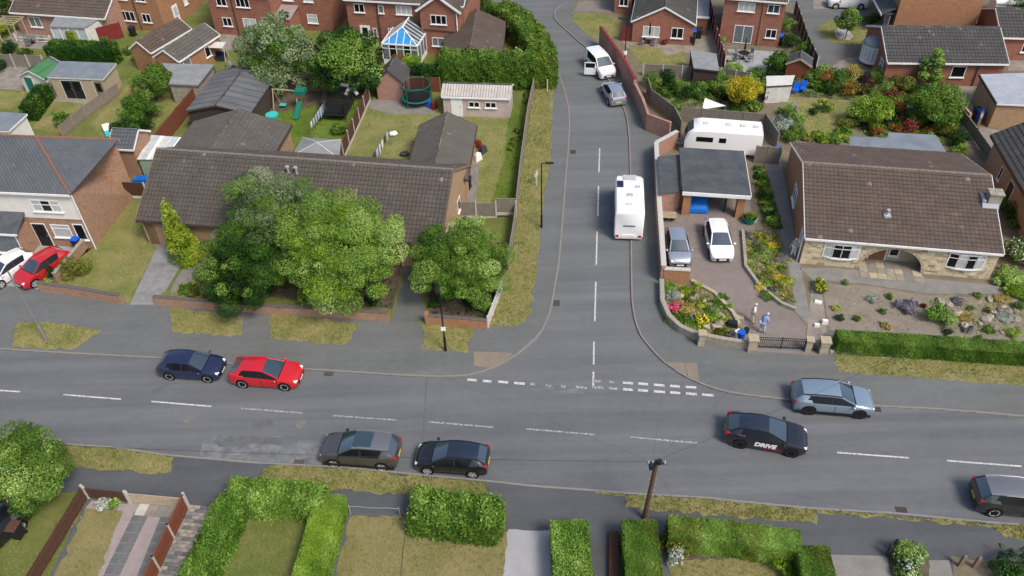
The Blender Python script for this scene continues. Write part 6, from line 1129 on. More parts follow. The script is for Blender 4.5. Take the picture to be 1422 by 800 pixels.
hedge('golden clipped hedge rising beside the white sunroom', [(100, 58), (128, 40)], 1.0, 1.9, 'gold', .13, 230, rough=.05); hedge('green hedge topping the maroon fence', [(135, 42), (152, 33)], .8, 2.0, 'green', .13, 230)
hedge('tall dark green hedge beside the summer house lawn', [(64, 128), (40, 160)], 1.3, 1.6, 'dark', .13, 260, rough=.06, mixes=(('green', .4),))
hedge('shaggy bright green front hedge beside the footpath', [(322, 692), (452, 701)], 1.5, 1.5, 'bright', .13, 420, rough=.1, mixes=(('green', .5),))
hedge('untrimmed green side hedge with brown gaps by the brick path', [(330, 700), (298, 760), (262, 840)], 1.5, 1.45, 'green', .13, 420, rough=.1, mixes=(('bright', .5),))
hedge('smooth clipped lime green hedge enclosing the little lawn', [(462, 698), (448, 750), (420, 850)], 1.6, 1.4, 'lime', .065, 1000, rough=.015, mixes=(('bright', .4),))
hedge('thick shaggy privet hedge between dry lawn and footpath', [(574, 712), (692, 727)], 2.0, 1.5, 'green', .15, 420, rough=.14, mixes=(('bright', .5),))
hedge('squared green hedge between the white gravel drive and tarmac path', [(790, 735), (798, 860)], 1.9, 1.5, 'bright', .085, 700, rough=.04, mixes=(('green', .35),))
hedge('clipped hedge block at the foot of the telegraph pole', [(886, 735), (896, 860)], 1.8, 1.6, 'green', .065, 900, rough=.025, mixes=(('olive', .3),))
hedge('long clipped light green hedge beside the telegraph pole', [(926, 742), (1010, 750), (1108, 764)], 1.3, 1.5, 'bright', .065, 900, rough=.025, mixes=(('olive', .4),))
hedge('rounded end block of the light green hedge turning into the garden', [(1124, 770), (1142, 860)], 1.6, 1.5, 'green', .065, 900, rough=.03, mixes=(('olive', .4),))
for a in (('shrub', 'yellow green shrub inside the long light green hedge', 1086, 786, .65, .9, 'lime'), ('shrub', 'spiky bluish green plant beside the hedge block at the pole', 936, 775, .6, .9, 'silver'), ('shrub', 'mixed green shrub filling the inner hedge corner', 935, 758, .8, 1.0, 'olive'), ('shrub', 'round dark green bush beside the weathered posts', 1404, 782, 1.2, 1.3, 'dark'), ('shrub', 'fresh green bush above the white roses', 1266, 768, .9, 1.4, 'bright'),
          ('shrub', 'grey green shrub in the corner bed behind the short slatted fence', 142, 700, .6, .5, 'silver'), ('shrub', 'bright green low plant in the corner bed by the short slatted fence', 158, 699, .45, .4, 'bright'), ('shrub', 'olive bush by the forecourt wall and the dry lawn', 104, 374, 1.1, 1.5, 'olive'), ('shrub', 'golden round shrub behind the front wall beside the red hatchback', 65, 393, .5, .6, 'gold'), ('shrub', 'dark green upright shrub beside the golden round one', 74, 380, .5, 1.1, 'dark'),
          ('shrub', 'pointed dark evergreen beside the shrub row behind the pergola', 12, 66, 1.2, 1.5, 'dark'), ('shrub', 'dark round evergreen near the pergola deck', 35, 75, .9, 1.0, 'dark'), ('shrub', 'gold bush behind the wooden pergola', 2, 38, 1.6, 2.2, 'gold'), ('shrub', 'yellow green bush under the maroon fence', 134, 61, .7, .9, 'lime'), ('shrub', 'dark green bush beside the yellow green one at the maroon fence', 145, 58, .7, 1.0, 'green'), ('shrub', 'dark green tree mass beyond the bungalow end', 2, 12, 2.6, 4, 'dark'), ('shrub', 'dark green climber in the corner behind the slate rear wing', 200, 176, 1.0, 1.4, 'dark'),
          ('shrub', 'black green bush beside the fence post row near the edge lawn', -4, 92, 1.0, 1.3, 'dark'), ('shrub', 'green climber beside the brick garage window', 278, 70, .9, 1.6, 'bright'), ('shrub', 'green shrub below the red brick house wall', 298, 62, .9, 1.0, 'green'), ('shrub', 'shrub tangle beside the white garden bench', 320, 90, .7, .8, 'silver'), ('shrub', 'orange green shrub in front of the conservatory', 572, 88, 1.3, 1.6, 'lime'), ('shrub', 'rusty leaved shrub beside the conservatory corner', 552, 84, .8, 1.3, 'rust'),
          ('shrub', 'palm like green plant beside the dark trampoline', 470, 180, .8, 1.0, 'green'), ('shrub', 'dark tall tree mass behind the mauve roofed garage', 645, 4, 2.5, 4.0, 'dark'), ('shrub', 'dark tree at the top of the roadside hedge', 672, 12, 2.0, 3.4, 'dark'),
          ('shrub', 'green bushy shrub on the bank above the retaining wall', 905, 112, 1.1, 1.7, 'green'), ('shrub', 'dark green shrub among those on the bank by the pale fence', 925, 110, 1.2, 1.8, 'dark'), ('shrub', 'loose green shrub on the bank beside the washing pole', 945, 120, 1.2, 1.5, 'green'), ('shrub', 'low green plants in front of the bank fence', 965, 124, 1.0, 1.1, 'dark'), ('shrub', 'round green bush below the low grey green shed', 992, 108, 1.1, 1.5, 'green'), ('shrub', 'bright green bush between patio and yellow tree', 1020, 98, 1.2, 1.4, 'bright'), ('shrub', 'olive brown bush beside the yellow tree', 997, 125, 1.0, 1.2, 'olive'),
          ('shrub', 'low green plant under the white sail shade', 938, 147, .8, .7, 'green'), ('shrub', 'dark maroon shrub under the yellow tree', 1015, 135, .9, 1.4, 'purple'), ('shrub', 'dark maroon shrub between yellow tree and white shed', 1061, 133, .6, 1.3, 'purple'), ('shrub', 'green plants in front of the yellow tree by the caravan fence', 1020, 152, 1.1, .9, 'green'), ('shrub', 'light green plants beside the wooden steps near the caravan', 1052, 148, .9, .9, 'lime'),
          ('shrub', 'silvery green feathery bush at the caravan end', 1081, 176, 1.2, 1.3, 'silver'), ('shrub', 'green hedge like bush behind the round lawn', 1128, 105, 1.2, 1.3, 'green'), ('shrub', 'tall green climbing shrub beside the blue garden chairs', 1165, 116, 1.1, 2.2, 'green'), ('shrub', 'feathery pale lime grass by the shared drive', 1187, 104, 1.0, 1.4, 'straw'), ('shrub', 'dark purple smoke bush in the long border', 1200, 120, 1.2, 1.6, 'purple'), ('shrub', 'orange leaved upright shrub beside the purple bush', 1177, 124, .7, 1.6, 'rust'),
          ('shrub', 'green bush at the bungalow corner by the bay window', 1222, 106, 1.1, 1.5, 'bright'), ('shrub', 'mixed shrubs against the red brick garden wall', 1255, 118, 1.3, 1.5, 'olive'), ('shrub', 'dark shrub below the upright green tree', 1270, 125, 1.2, 1.5, 'dark'), ('shrub', 'dusky pink flowering shrub in the border', 1240, 132, .9, 1.2, 'red'), ('shrub', 'pinkish shrub beside the lime green tree', 1250, 150, .9, 1.0, 'rust'), ('shrub', 'dark green shrub by the white garden urn', 1246, 163, 1.1, 1.2, 'dark'),
          ('shrub', 'small dark shrub on the garden lawn edge', 1131, 154, .6, .7, 'dark'), ('shrub', 'green shrub with yellow roses on the garden lawn', 1147, 146, .8, 1.1, 'green', None, .12, None, None, 'shrub', ('flower', 60, .16)), ('shrub', 'olive shrub edging the lawn by the lime tree', 1180, 170, 1.0, 1.0, 'olive'), ('shrub', 'yellow flowered low border behind the bungalow roof', 1135, 188, .9, .7, 'gold'), ('shrub', 'green low border beside the yellow flowered one', 1160, 190, 1.0, .7, 'bright'), ('shrub', 'rusty round shrub in front of the lime tree', 1215, 180, .9, .9, 'rust'),
          ('shrub', 'olive green shrub below the dense mid green tree', 1312, 180, 1.3, 1.3, 'olive'), ('shrub', 'dark shrub with bronze tint by the timber steps', 1332, 192, 1.2, 1.4, 'dark'), ('shrub', 'light green shrub behind the flat blue roof', 1330, 210, 1.0, 1.0, 'lime'), ('shrub', 'near black clipped yew beside the gable end porch', 1209, 28, 1.1, 1.4, 'dark'), ('shrub', 'trimmed box hedge ball beside the two storey brick house', 1095, 36, 1.1, 1.8, 'green'), ('shrub', 'green shrub between brick house and brown fence', 1098, 58, 1.2, 1.5, 'dark'), ('shrub', 'leafy green shrub behind the weeping tree', 1115, 68, 1.2, 1.5, 'green'),
          ('shrub', 'dark conifer mass beside the white rendered garage', 1412, 18, 2.0, 3.2, 'dark'), ('shrub', 'green plant by the brown brick pot corner of the gable bungalow', 951, 57, .45, .8, 'green'), ('shrub', 'red leaved potted shrub on the paved terrace', 924, 58, .5, .7, 'red'), ('shrub', 'green shrub beside the maroon fence foot', 1003, 54, .6, .9, 'bright'), ('shrub', 'pale green low planting beside the grey patio', 1010, 80, .9, .5, 'silver'),
          ('shrub', 'dark shrub at the side of the rear olive bed', 1258, 40 if 0 else 188, .6, .6, 'green'), ('shrub', 'brown green shrub behind the bungalow ridge by the tall gable', 1362, 38, 1.0, 1.2, 'olive'), ('shrub', 'white flowering elder at the corner of the stone bungalow', 1412, 348, 1.2, 2.2, 'green', None, .12, None, None, 'shrub', ('white', 260, .14)), ('shrub', 'bright green undergrowth beside the stone bungalow corner', 1404, 384, 1.4, 1.0, 'bright'), ('shrub', 'lime ground cover at the end of the gravel garden', 1414, 404, 1.2, .6, 'lime')): shrub(*a)
shrub('rose_bush', 'white rose bush by the driveway gateposts', 1262, 790, .95, 1.0, 'green', fl=('white', 240, .13)); shrub('lavender', 'large grey mauve lavender clump in the gravel garden', 1260, 424, .9, .7, 'mauve'); shrub('shrub', 'biggest fresh green bush in the gravel garden', 1304, 436, 1.2, 1.2, 'bright'); shrub('shrub', 'yellow and green shrub at the path corner by the stone front', 1140, 396, .8, .8, 'green', fl=('flower', 160, .12))
for i, (x, y, r_, h_, lf) in enumerate(((1190, 442, .35, .35, 'green'), (1226, 432, .38, .4, 'green'), (1236, 412, .35, .35, 'green'), (1175, 392, .3, .3, 'green'), (1358, 410, .35, .35, 'green'), (1348, 428, .35, .3, 'green'), (1372, 430, .4, .3, 'olive'), (1358, 470, .35, .35, 'green'), (1372, 458, .5, .35, 'green'), (1316, 461, .4, .4, 'dark'), (1166, 441, .4, .45, 'dark'), (1330, 418, .5, .4, 'mauve'), (1343, 456, .5, .4, 'mauve'), (1212, 414, .5, .4, 'silver'), (1230, 452, .5, .3, 'straw'), (1408, 462, .7, .5, 'lime'), (1395, 440, .8, .35, 'silver'), (1415, 425, .6, .5, 'green'), (1392, 414, .8, .45, 'straw'), (1340, 441, .7, .3, 'straw'), (1282, 424, .3, .3, 'red'), (1160, 428, .4, .3, 'gold'))):
    shrub('alpine_plant', f'small {CW[lf]} cushion plant in the gravel front garden of the stone bungalow', x, y, r_, h_, lf, size=.07, n=int(700 * r_ / .4), group=f'{CW[lf]} cushion plants in the gravel garden', cat='plant')
for i, (x, y, r_, h_, lf) in enumerate(((930, 398, .7, .6, 'bright'), (952, 404, .7, .4, 'gold'), (934, 410, .75, .5, 'silver'), (962, 414, .9, .35, 'olive'), (955, 428, .8, .4, 'straw'), (990, 426, 1.0, .35, 'green'), (974, 424, .5, .35, 'gold'), (1001, 413, .55, .35, 'green'), (1011, 426, .4, .35, 'gold'), (1004, 442, .7, .35, 'gold'), (988, 441, .6, .4, 'lime'), (950, 446, 1.0, .5, 'green'), (933, 440, .7, .4, 'green'), (962, 456, .8, .4, 'bright'), (1000, 462, .7, .4, 'olive'), (970, 396, .5, .3, 'gold'), (945, 434, .6, .4, 'olive'))):
    shrub('rockery_plant', f'low {CW[lf]} rockery plant mound behind the curved stone wall', x, y, r_, h_, lf, size=.09, n=int(900 * r_ / .6), group=f'{CW[lf]} rockery plants behind the curved stone wall', cat='plant')
shrub('azalea', 'bright pink flowering bush in the rockery', 937, 426, .55, .7, 'pink', size=.1, n=900, cat='shrub'); shrub('daisy_bush', 'vivid yellow flowering bush above the stone pillar', 976, 446, .75, .6, 'green', fl=('flower', 300, .13))
for i in range(34):
    u = rng.random(); v = rng.random(); x = 1034 + 46 * v + u * 24; y = 322 + u * 92 - v * 2 * u * 4
    lf = ('gold', 'bright', 'olive', 'flower', 'green', 'straw', 'mauve', 'lime')[i % 8]; shrub('bed_plant', f'{CW[lf]} low plant in the raised bed between driveway and side path', x, y, rng.uniform(.35, .65), rng.uniform(.2, .45), lf, size=.08, n=500, group=f'{CW[lf]} plants in the raised bed', cat='plant')
for i in range(16):
    u = i / 15; x = 1052 + u * 22 + rng.uniform(-5, 5); y = 234 + u * 78; lf = ('green', 'bright', 'dark', 'green', 'lime')[i % 5]; shrub('border_plant', f'leafy {CW[lf]} plant in the narrow border beside the carport', x, y, rng.uniform(.45, .75), rng.uniform(.4, .8), lf, size=.12, n=550, group=f'{CW[lf]} plants in the border beside the carport', cat='plant')
# raised bed kerbs and rocks
flat('flower_bed', [(1032, 320), (1078, 318), (1106, 420), (1086, 420), (1056, 400), (1036, 372)], 'soil_dark', .118); wall('low stone kerb wall round the raised planted bed', [(1031, 322), (1035, 372), (1055, 400), (1085, 424), (1104, 432)], .28, .22, 'stone_grey', None); flat('flower_bed', [(1046, 230), (1062, 230), (1088, 318), (1060, 318), (1050, 270)], 'soil_dark', .118)
wall('pinkish kerb edging the rockery beside the driveway curve', [(960, 391), (992, 408), (1018, 436), (1026, 452)], .2, .25, 'stone', None)
rk = [MB() for _ in range(3)]
for k_ in rk:
    k_.ell((0, 0, .1), .3, .22, .18, 7, 4); k_.v = [(x * random.uniform(.8, 1.2), y * random.uniform(.8, 1.2), z * random.uniform(.8, 1.2)) for x, y, z in k_.v]
rkm = [k_.mesh('rock', q) for k_, q in zip(rk, ('stone', 'stone_grey', 'gravel_bed'))]
for i in range(46):
    if i < 22: u_, v_ = rng.random(2); x, y = 930 + 60 * u_ + 20 * v_, 402 + 52 * v_ + 6 * u_
    else: x, y = rng.uniform(1290, 1420), rng.uniform(414, 462)
    if x > 985 and y < 402 + (x - 985) * .9 and i < 22: continue
    o = place('rock', rkm[i % 3], None, G(x, y, .1), rng.uniform(0, 6)); s = rng.uniform(.5, 1.3); o.scale = (s, s, s); tag(o, 'weathered rock set among the rockery plants' if i < 22 else 'weathered rock in the gravel front garden', 'rock', 'rocks in the corner rockery' if i < 22 else 'rocks in the gravel garden')
# ================================================================== garden things
def bin_(px, py, lid, label, m_='dark_plastic', rz=0., group=None):
    r = thing('wheelie_bin', label, 'bin', G(px, py, .11), rad(-9) + rz, group); MB().hexa([(-.22, -.25, .05), (.22, -.25, .05), (.22, .25, .05), (-.22, .25, .05)], [(-.28, -.33, 1.0), (.28, -.33, 1.0), (.28, .33, 1.0), (-.28, .33, 1.0)]).build('body', m_, r)
    MB().hexa([(-.3, -.36, 1.0), (.3, -.36, 1.0), (.3, .36, 1.0), (-.3, .36, 1.0)], [(-.24, -.28, 1.1), (.24, -.28, 1.1), (.26, .32, 1.12), (-.26, .32, 1.12)]).build('lid', lid, r)
    for s in (-1, 1): MB().cyl((s * .24 - .03, .26, .1), (s * .24 + .03, .26, .1), .1, n=12).build('wheel', 'rubber', r)
    MB().bar((-.2, .38, .95), (.2, .38, .95), .04, .04).build('handle', 'dark_plastic', r)
bin_(1078, 221, 'blue_plastic', 'bright blue wheelie bin in the side passage of the stone fronted bungalow', 'blue_plastic'); bin_(1358, 168, 'blue_plastic', 'blue lidded wheelie bin beside the tan brick garage', 'blue_plastic', .3); bin_(1354, 165, 'dark_plastic', 'black wheelie bin beside the blue one at the tan garage', rz=.3)
bin_(962, 55, 'blue_plastic', 'black wheelie bin with blue lid at the gable bungalow corner'); bin_(970, 53, 'dark_plastic', 'black wheelie bin standing in the alcove by the side wing'); bin_(961, 62, 'dark_plastic', 'black wheelie bin with a white number label on the terrace edge'); bin_(1082, 62, 'blue_plastic', 'black bin with blue lid beside the patio house wall'); bin_(111, 345, 'blue_plastic', 'small blue topped bin by the forecourt wall'); bin_(650, 262, 'navy', 'dark blue wheelie bin beside the narrow garage'); bin_(28, 745, 'timber_brown', 'dark brown bin beside the black car and tree'); bin_(186, 50, 'navy', 'dark blue topped bin against the orange brick house')
# trampolines
def trampoline(px, py, r_, frame, label, sq=False, hgt=2.0):
    r = thing('trampoline', label, 'trampoline', G(px, py, .1), rad(-10)); n = 22
    def ring(z, q): return [Vector((q * math.cos(2 * PI * i / n), q * math.sin(2 * PI * i / n), z)) for i in range(n + 1)]
    if sq:
        def ring(z, q): return [Vector(p) for p in ((-q, -q, z), (q, -q, z), (q, q, z), (-q, q, z), (-q, -q, z))]
    MB().tube(ring(.7, r_), .05, 6).build('frame', frame, r); MB().tube(ring(hgt + .5, r_ * .95), .025, 5).build('top_ring', frame, r)
    mp = ring(.7, r_ * .86)[:-1]; MB().add([p - Vector((0, 0, .01)) for p in mp] + [p + Vector((0, 0, .01)) for p in mp], [tuple(reversed(range(len(mp)))), tuple(range(len(mp), 2 * len(mp)))]).build('jumping_mat', 'dark_plastic', r)
    a, b = ring(.72, r_ * .86), ring(.74, r_ * 1.03); MB().add(a[:-1] + b[:-1], [(i, len(a) - 1 + i, len(a) - 1 + (i + 1) % (len(a) - 1), (i + 1) % (len(a) - 1)) for i in range(len(a) - 1)]).build('pad', frame, r)
    k2 = 6 if not sq else 4
    for i in range(k2):
        p = ring(0, r_)[i * (n // k2) if not sq else i]; MB().cyl((p.x, p.y, 0), (p.x, p.y, hgt + .5), .035, n=6).build('pole', frame, r)
    a, b = ring(.75, r_ * .9), ring(hgt + .48, r_ * .94); m2 = len(a) - 1; MB().add(a[:-1] + b[:-1], [(i, (i + 1) % m2, m2 + (i + 1) % m2, m2 + i) for i in range(m2)]).build('net', 'net', r)
k = NT('net'); k.b.inputs['Base Color'].default_value = (.01, .012, .014, 1); k.b.inputs['Roughness'].default_value = .9; k.b.inputs['Alpha'].default_value = .55; MATS['net'] = k.m
trampoline(580, 143, 1.45, 'green_plastic', 'round trampoline with green frame and black safety net by the brick shed', hgt=1.5); trampoline(469, 160, 1.25, 'dark_plastic', 'square black netted trampoline beside the brown panel fence', True, 1.4)
r = thing('swing_frame', 'timber swing frame with green tower and slide on the lawn', 'swing', G(402, 150, .1), rad(-12))
for x in (-1.3, 1.1):
    for s in (-1, 1): MB().bar((x, s * .7, 0), (x, 0, 1.9), .08, .08).build('leg', 'timber_pale', r)
MB().bar((-1.4, 0, 1.9), (1.3, 0, 1.9), .09, .09).build('beam', 'timber_pale', r); MB().box(1.0, -.5, 1.75, 2.0, .5, 2.1).build('tower_roof', 'green_plastic', r); MB().hexa([(1.2, -.5, 1.0), (1.7, -.5, 1.0), (1.7, -2.1, .05), (1.2, -2.1, .05)], [(1.2, -.5, 1.1), (1.7, -.5, 1.1), (1.7, -2.1, .15), (1.2, -2.1, .15)]).build('slide', 'green_plastic', r)
MB().box(-.9, -.25, .3, -.3, .25, .34).build('swing_seat', 'teal', r); MB().cyl((-.85, 0, .34), (-.85, 0, 1.88), .012, n=5).cyl((-.35, 0, .34), (-.35, 0, 1.88), .012, n=5).build('rope', 'timber_pale', r)
tag(MB().cyl((0, 0, 0), (0, 0, .25), .55, .62, n=14).cyl((0, 0, .25), (0, 0, .26), .5, n=12).build('paddling_pool', 'teal', loc=G(378, 162, .1)), 'small white and turquoise paddling pool on the green lawn', 'paddling pool')
def washing(a, b, label, n, lab2, pal):
    A, B = G(*a, 1.7), G(*b, 1.7); r = thing('washing_line', label, 'washing line', (A.x, A.y, .1), 0); D_ = B - A
    MB().cyl((0, 0, 0), (0, 0, 1.7), .04).build('post', 'timber_grey', r); MB().cyl((D_.x, D_.y, 0), (D_.x, D_.y, 1.7), .04).build('post', 'timber_grey', r); MB().cyl((0, 0, 1.65), (D_.x, D_.y, 1.65), .01, n=4).build('line', 'wire', r); rz = math.atan2(D_.y, D_.x)
    for i in range(n):
        c = A + D_ * ((i + .6) / (n + .4)); w_ = random.uniform(.35, .6); h_ = random.uniform(.5, .95); mb = MB(); mb.hexa([(-w_ / 2 * .9, -.03, -h_), (w_ / 2, .03, -h_ * .94), (w_ / 2, .05, -h_ * .94), (-w_ / 2 * .9, -.01, -h_)], [(-w_ / 2, -.01, 0), (w_ / 2, -.01, 0), (w_ / 2, .01, 0), (-w_ / 2, .01, 0)])
        tag(mb.build('garment', random.choice(pal), loc=(c.x, c.y, 1.73), rz=rz), lab2, 'laundry', lab2 + 's')
washing((430, 172), (450, 142), 'washing line with pale laundry beside the black trampoline', 6, 'pale garment pegged on the line beside the black trampoline', ('cloth_white', 'cloth_white', 'cloth_blue')); washing((514, 222), (540, 180), 'washing line with mixed laundry across the dry back lawn', 7, 'garment pegged on the line across the dry back lawn', ('cloth_white', 'cloth_dark', 'cloth_white', 'cloth_blue'))
for px, py in ((562, 216), (546, 188)):
    tag(MB().ell((0, 0, .18), .45, .32, .2, 9, 5, zmin=-.6).ell((.15, .05, .32), .2, .18, .12, 8, 4).build('toy_car', 'cloth_dark' if px > 550 else 'cloth_white', loc=G(px, py, .1)), 'dark padded ride-on toy near the bungalow roof' if px > 550 else 'white ride-on toy under the mixed laundry', 'toy')
r = thing('garden_windmill', 'ornamental garden windmill with four white sails by the fence', 'windmill', G(491, 142, .1)); MB().cyl((0, 0, 0), (0, 0, 1.8), .09, .05).build('post', 'timber_dark', r)
for i in range(5): a = 2 * PI * i / 5 + .3; d = Vector((math.cos(a), -.2, math.sin(a))); MB().bar(Vector((0, -.12, 1.8)) + d * .15, Vector((0, -.12, 1.8)) + d * 1.0, .34, .02, up=(0, 1, .2)).build('sail', 'white', r)
# pergola, tables, parasols, bench canopies
def pergola(px, py, label):
    r = thing('pergola', label, 'pergola', G(px, py, .1), rad(-10))
    for x in (-1.1, 1.1):
        for y in (-.8, .8): MB().box(x - .05, y - .05, 0, x + .05, y + .05, 2.1).build('post', 'timber_pale', r)
        MB().bar((x, -1.1, 2.13), (x, 1.1, 2.13), .06, .12).build('beam', 'timber_pale', r)
    for i in range(5): y = -1 + i * .5; MB().bar((-1.4, y, 2.25), (1.4, y, 2.25), .05, .1).build('rafter', 'timber_pale', r)
pergola(22, 55, 'pale timber pergola on the deck beside the bungalow')
r = railfence('white balustrade along the bungalow deck', (24, 57), (72, 60), .8, 'white', 2, 'white', 'balustrade', .06)
def table(px, py, top, label, chairs=3, par=None, r_=.55):
    p = G(px, py, .115); r = thing('garden_table', label, 'table', p); MB().cyl((0, 0, .68), (0, 0, .72), r_, n=16).build('tabletop', top, r); MB().cyl((0, 0, 0), (0, 0, .68), .05).cyl((0, 0, 0), (0, 0, .04), .25, n=10).build('leg', 'dark_plastic', r)
    for i in range(chairs):
        a = 2 * PI * i / chairs + .5; c = thing('garden_chair', f'metal garden chair drawn up to the {label.split(" beside")[0].split(" on ")[0]}', 'chair', (p.x + math.cos(a) * (r_ + .35), p.y + math.sin(a) * (r_ + .35), p.z), a - PI / 2, 'chairs round the ' + label[:24]); MB().box(-.22, -.22, .4, .22, .22, .45).build('seat', 'grey_metal', c); MB().box(-.22, .2, .45, .22, .24, .9).build('backrest', 'grey_metal', c)
        for x in (-.2, .2):
            for y in (-.2, .2): MB().cyl((x, y, 0), (x, y, .4), .018, n=5).build('leg', 'dark_plastic', c)
    if par:
        q = thing('parasol', par, 'parasol', (p.x, p.y, p.z), 0); MB().cyl((0, 0, .73), (0, 0, 2.0), .03).build('pole', 'dark_plastic', q); MB().cyl((0, 0, 1.1), (0, 0, 2.3), .12, .04, n=8).build('canopy', 'dark_plastic', q)
table(901, 60, 'glass_grey', 'round glass table on the gable bungalow terrace', 4, 'closed dark parasol over the round glass table'); table(1032, 82, 'dark_plastic', 'dark round table on the grey patio', 4, 'closed black parasol on the grey patio'); table(46, 60, 'grey_metal', 'small grey table on the bungalow deck', 3)
for px, py, lab in ((1104, 130, 'blue folding chair beside the white shed'), (1114, 128, 'second bright blue chair facing the garden border')):
    c = thing('garden_chair', lab, 'chair', G(px, py, .115), rad(-20)); MB().box(-.28, -.28, .38, .28, .28, .45).build('seat', 'blue_plastic', c); MB().hexa([(-.28, .24, .45), (.28, .24, .45), (.28, .3, .45), (-.28, .3, .45)], [(-.28, .4, 1.0), (.28, .4, 1.0), (.28, .46, 1.0), (-.28, .46, 1.0)]).build('backrest', 'blue_plastic', c)
    for x in (-.25, .25):
        for y in (-.25, .25): MB().cyl((x, y, 0), (x, y, .38), .02, n=5).build('leg', 'blue_plastic', c)
r = thing('garden_swing_seat', 'white canopied garden swing seat behind the flat roofed stone shed', 'swing seat', G(305, 85, .1), rad(-10)); MB().hexa([(-1, -.6, 1.75), (1, -.6, 1.75), (1, .6, 1.85), (-1, .6, 1.85)], [(-1, -.6, 1.8), (1, -.6, 1.8), (1, .6, 1.9), (-1, .6, 1.9)]).build('canopy', 'white_dirty', r); MB().box(-.8, -.25, .45, .8, .25, .55).build('seat', 'navy', r); MB().box(-.8, .2, .55, .8, .28, 1.0).build('backrest', 'navy', r)
for x in (-.95, .95):
    for s in (-1, 1): MB().cyl((x, s * .6, 0), (x, s * .1, 1.76), .03, n=6).build('leg', 'white_dirty', r)
# sail shade
A, B, C_ = G(979, 136, 2.1), G(975, 152, 1.3), G(1008, 147, 1.5); r = thing('sail_shade', 'white triangular sail shade above the planted bank near the yellow tree', 'sail shade', (A.x, A.y, .1)); o = Vector((A.x, A.y, .1)); n = 6; mb = MB(); V = []
for i in range(n + 1):
    for j in range(n + 1 - i): a, b = i / n, j / n; c = 1 - a - b; V.append(A * a + B * b + C_ * c - o - Vector((0, 0, 1)) * (a * b * c) * 3)
ix = {}; k_ = 0
for i in range(n + 1):
    for j in range(n + 1 - i): ix[(i, j)] = k_; k_ += 1
fs = [(ix[(i, j)], ix[(i + 1, j)], ix[(i, j + 1)]) for i in range(n) for j in range(n - i)] + [(ix[(i + 1, j)], ix[(i + 1, j + 1)], ix[(i, j + 1)]) for i in range(n) for j in range(n - i - 1)]
mb.add(V, fs); mb.build('sail', 'cloth_white', r)
for p in (A, B, C_): q = p - o; MB().cyl((q.x, q.y, 0), (q.x, q.y, q.z + .1), .035, n=6).build('post', 'timber_grey', r)
# pallets, pots, small things near the carport and gate
for i in range(4):
    r = thing('pallet', 'wooden pallet stacked against the store wall by the carport', 'pallet', G(928, 300, .11 + i * .15), rad(-9 + random.uniform(-4, 4)), 'pallets stacked by the carport')
    for j in range(5): MB().box(-.6, -.4 + j * .17, .1, .6, -.29 + j * .17, .13).build('slat', 'timber_pale', r)
    for x in (-.55, 0, .55): MB().box(x - .05, -.4, 0, x + .05, .39, .098).build('bearer', 'timber_grey', r)
def pot(px, py, m_, lf, label, r_=.3, h_=.4):
    r = thing('plant_pot', label, 'plant pot', G(px, py, .11)); MB().cyl((0, 0, 0), (0, 0, h_), r_ * .75, r_, n=14).cyl((0, 0, h_ - .05), (0, 0, h_), r_ * 1.08, n=14).build('pot', m_, r); make_crown('foliage', [(0, 0, h_ + .12, r_ * .9, r_ * .9, .22)], 260, .09, lf, r)
pot(1040, 309, 'green_plastic', 'lime', 'round dark green planter tub beside the raised bed', .5, .55); pot(1027, 300, 'tile_orange', 'olive', 'small planted pot at the carport pillar foot', .3, .3); pot(1047, 308, 'white_dirty', 'green', 'white pot beside the dark green planter tub', .25, .4)
for px, py, w_, h_, m_, lab in ((1029, 468, .5, .45, 'blue_plastic', 'blue bucket by the stone gate pillar'), (1017, 452, .7, .35, 'dark_plastic', 'black tool box on the rockery edge'), (1024, 465, .5, .4, 'cloth_white', 'white bag among the gardening things'), (1015, 466, .45, .35, 'cloth_dark', 'dark bag among the gardening things'), (1036, 462, .35, .35, 'dark_plastic', 'small black tub beside the gate pillar'), (1027, 443, .6, .2, 'stone', 'cream stone slab lying on the driveway edge'), (1136, 420, .5, .1, 'white', 'white tray lying on the path by the gravel garden'), (1145, 449, .4, .3, 'white', 'white box beside the gate end of the hedge'), (1134, 453, .35, .2, 'white', 'white block on the flagged path')):
    tag(MB().cyl((0, 0, 0), (0, 0, h_), w_ * .42, w_ * .5, n=12).cyl((0, 0, h_), (0, 0, h_ + .03), w_ * .53, n=12).build(lab.split(' by ')[0].split(' on ')[0].split(' among ')[0].split(' beside ')[0].split(' lying ')[0].replace(' ', '_'), m_, loc=G(px, py, .12)) if 'bucket' in lab or 'tub' in lab else MB().hexa([(-w_ / 2, -w_ / 3, 0), (w_ / 2, -w_ / 3, 0), (w_ / 2, w_ / 3, 0), (-w_ / 2, w_ / 3, 0)], [(-w_ * .42, -w_ * .28, h_), (w_ * .45, -w_ * .3, h_), (w_ * .42, w_ * .3, h_ * .95), (-w_ * .45, w_ * .27, h_)]).build(lab.split(' by ')[0].split(' on ')[0].split(' among ')[0].split(' beside ')[0].split(' lying ')[0].replace(' ', '_'), m_, loc=G(px, py, .12), rz=random.uniform(-.6, .6)), lab, lab.split(' ')[1])
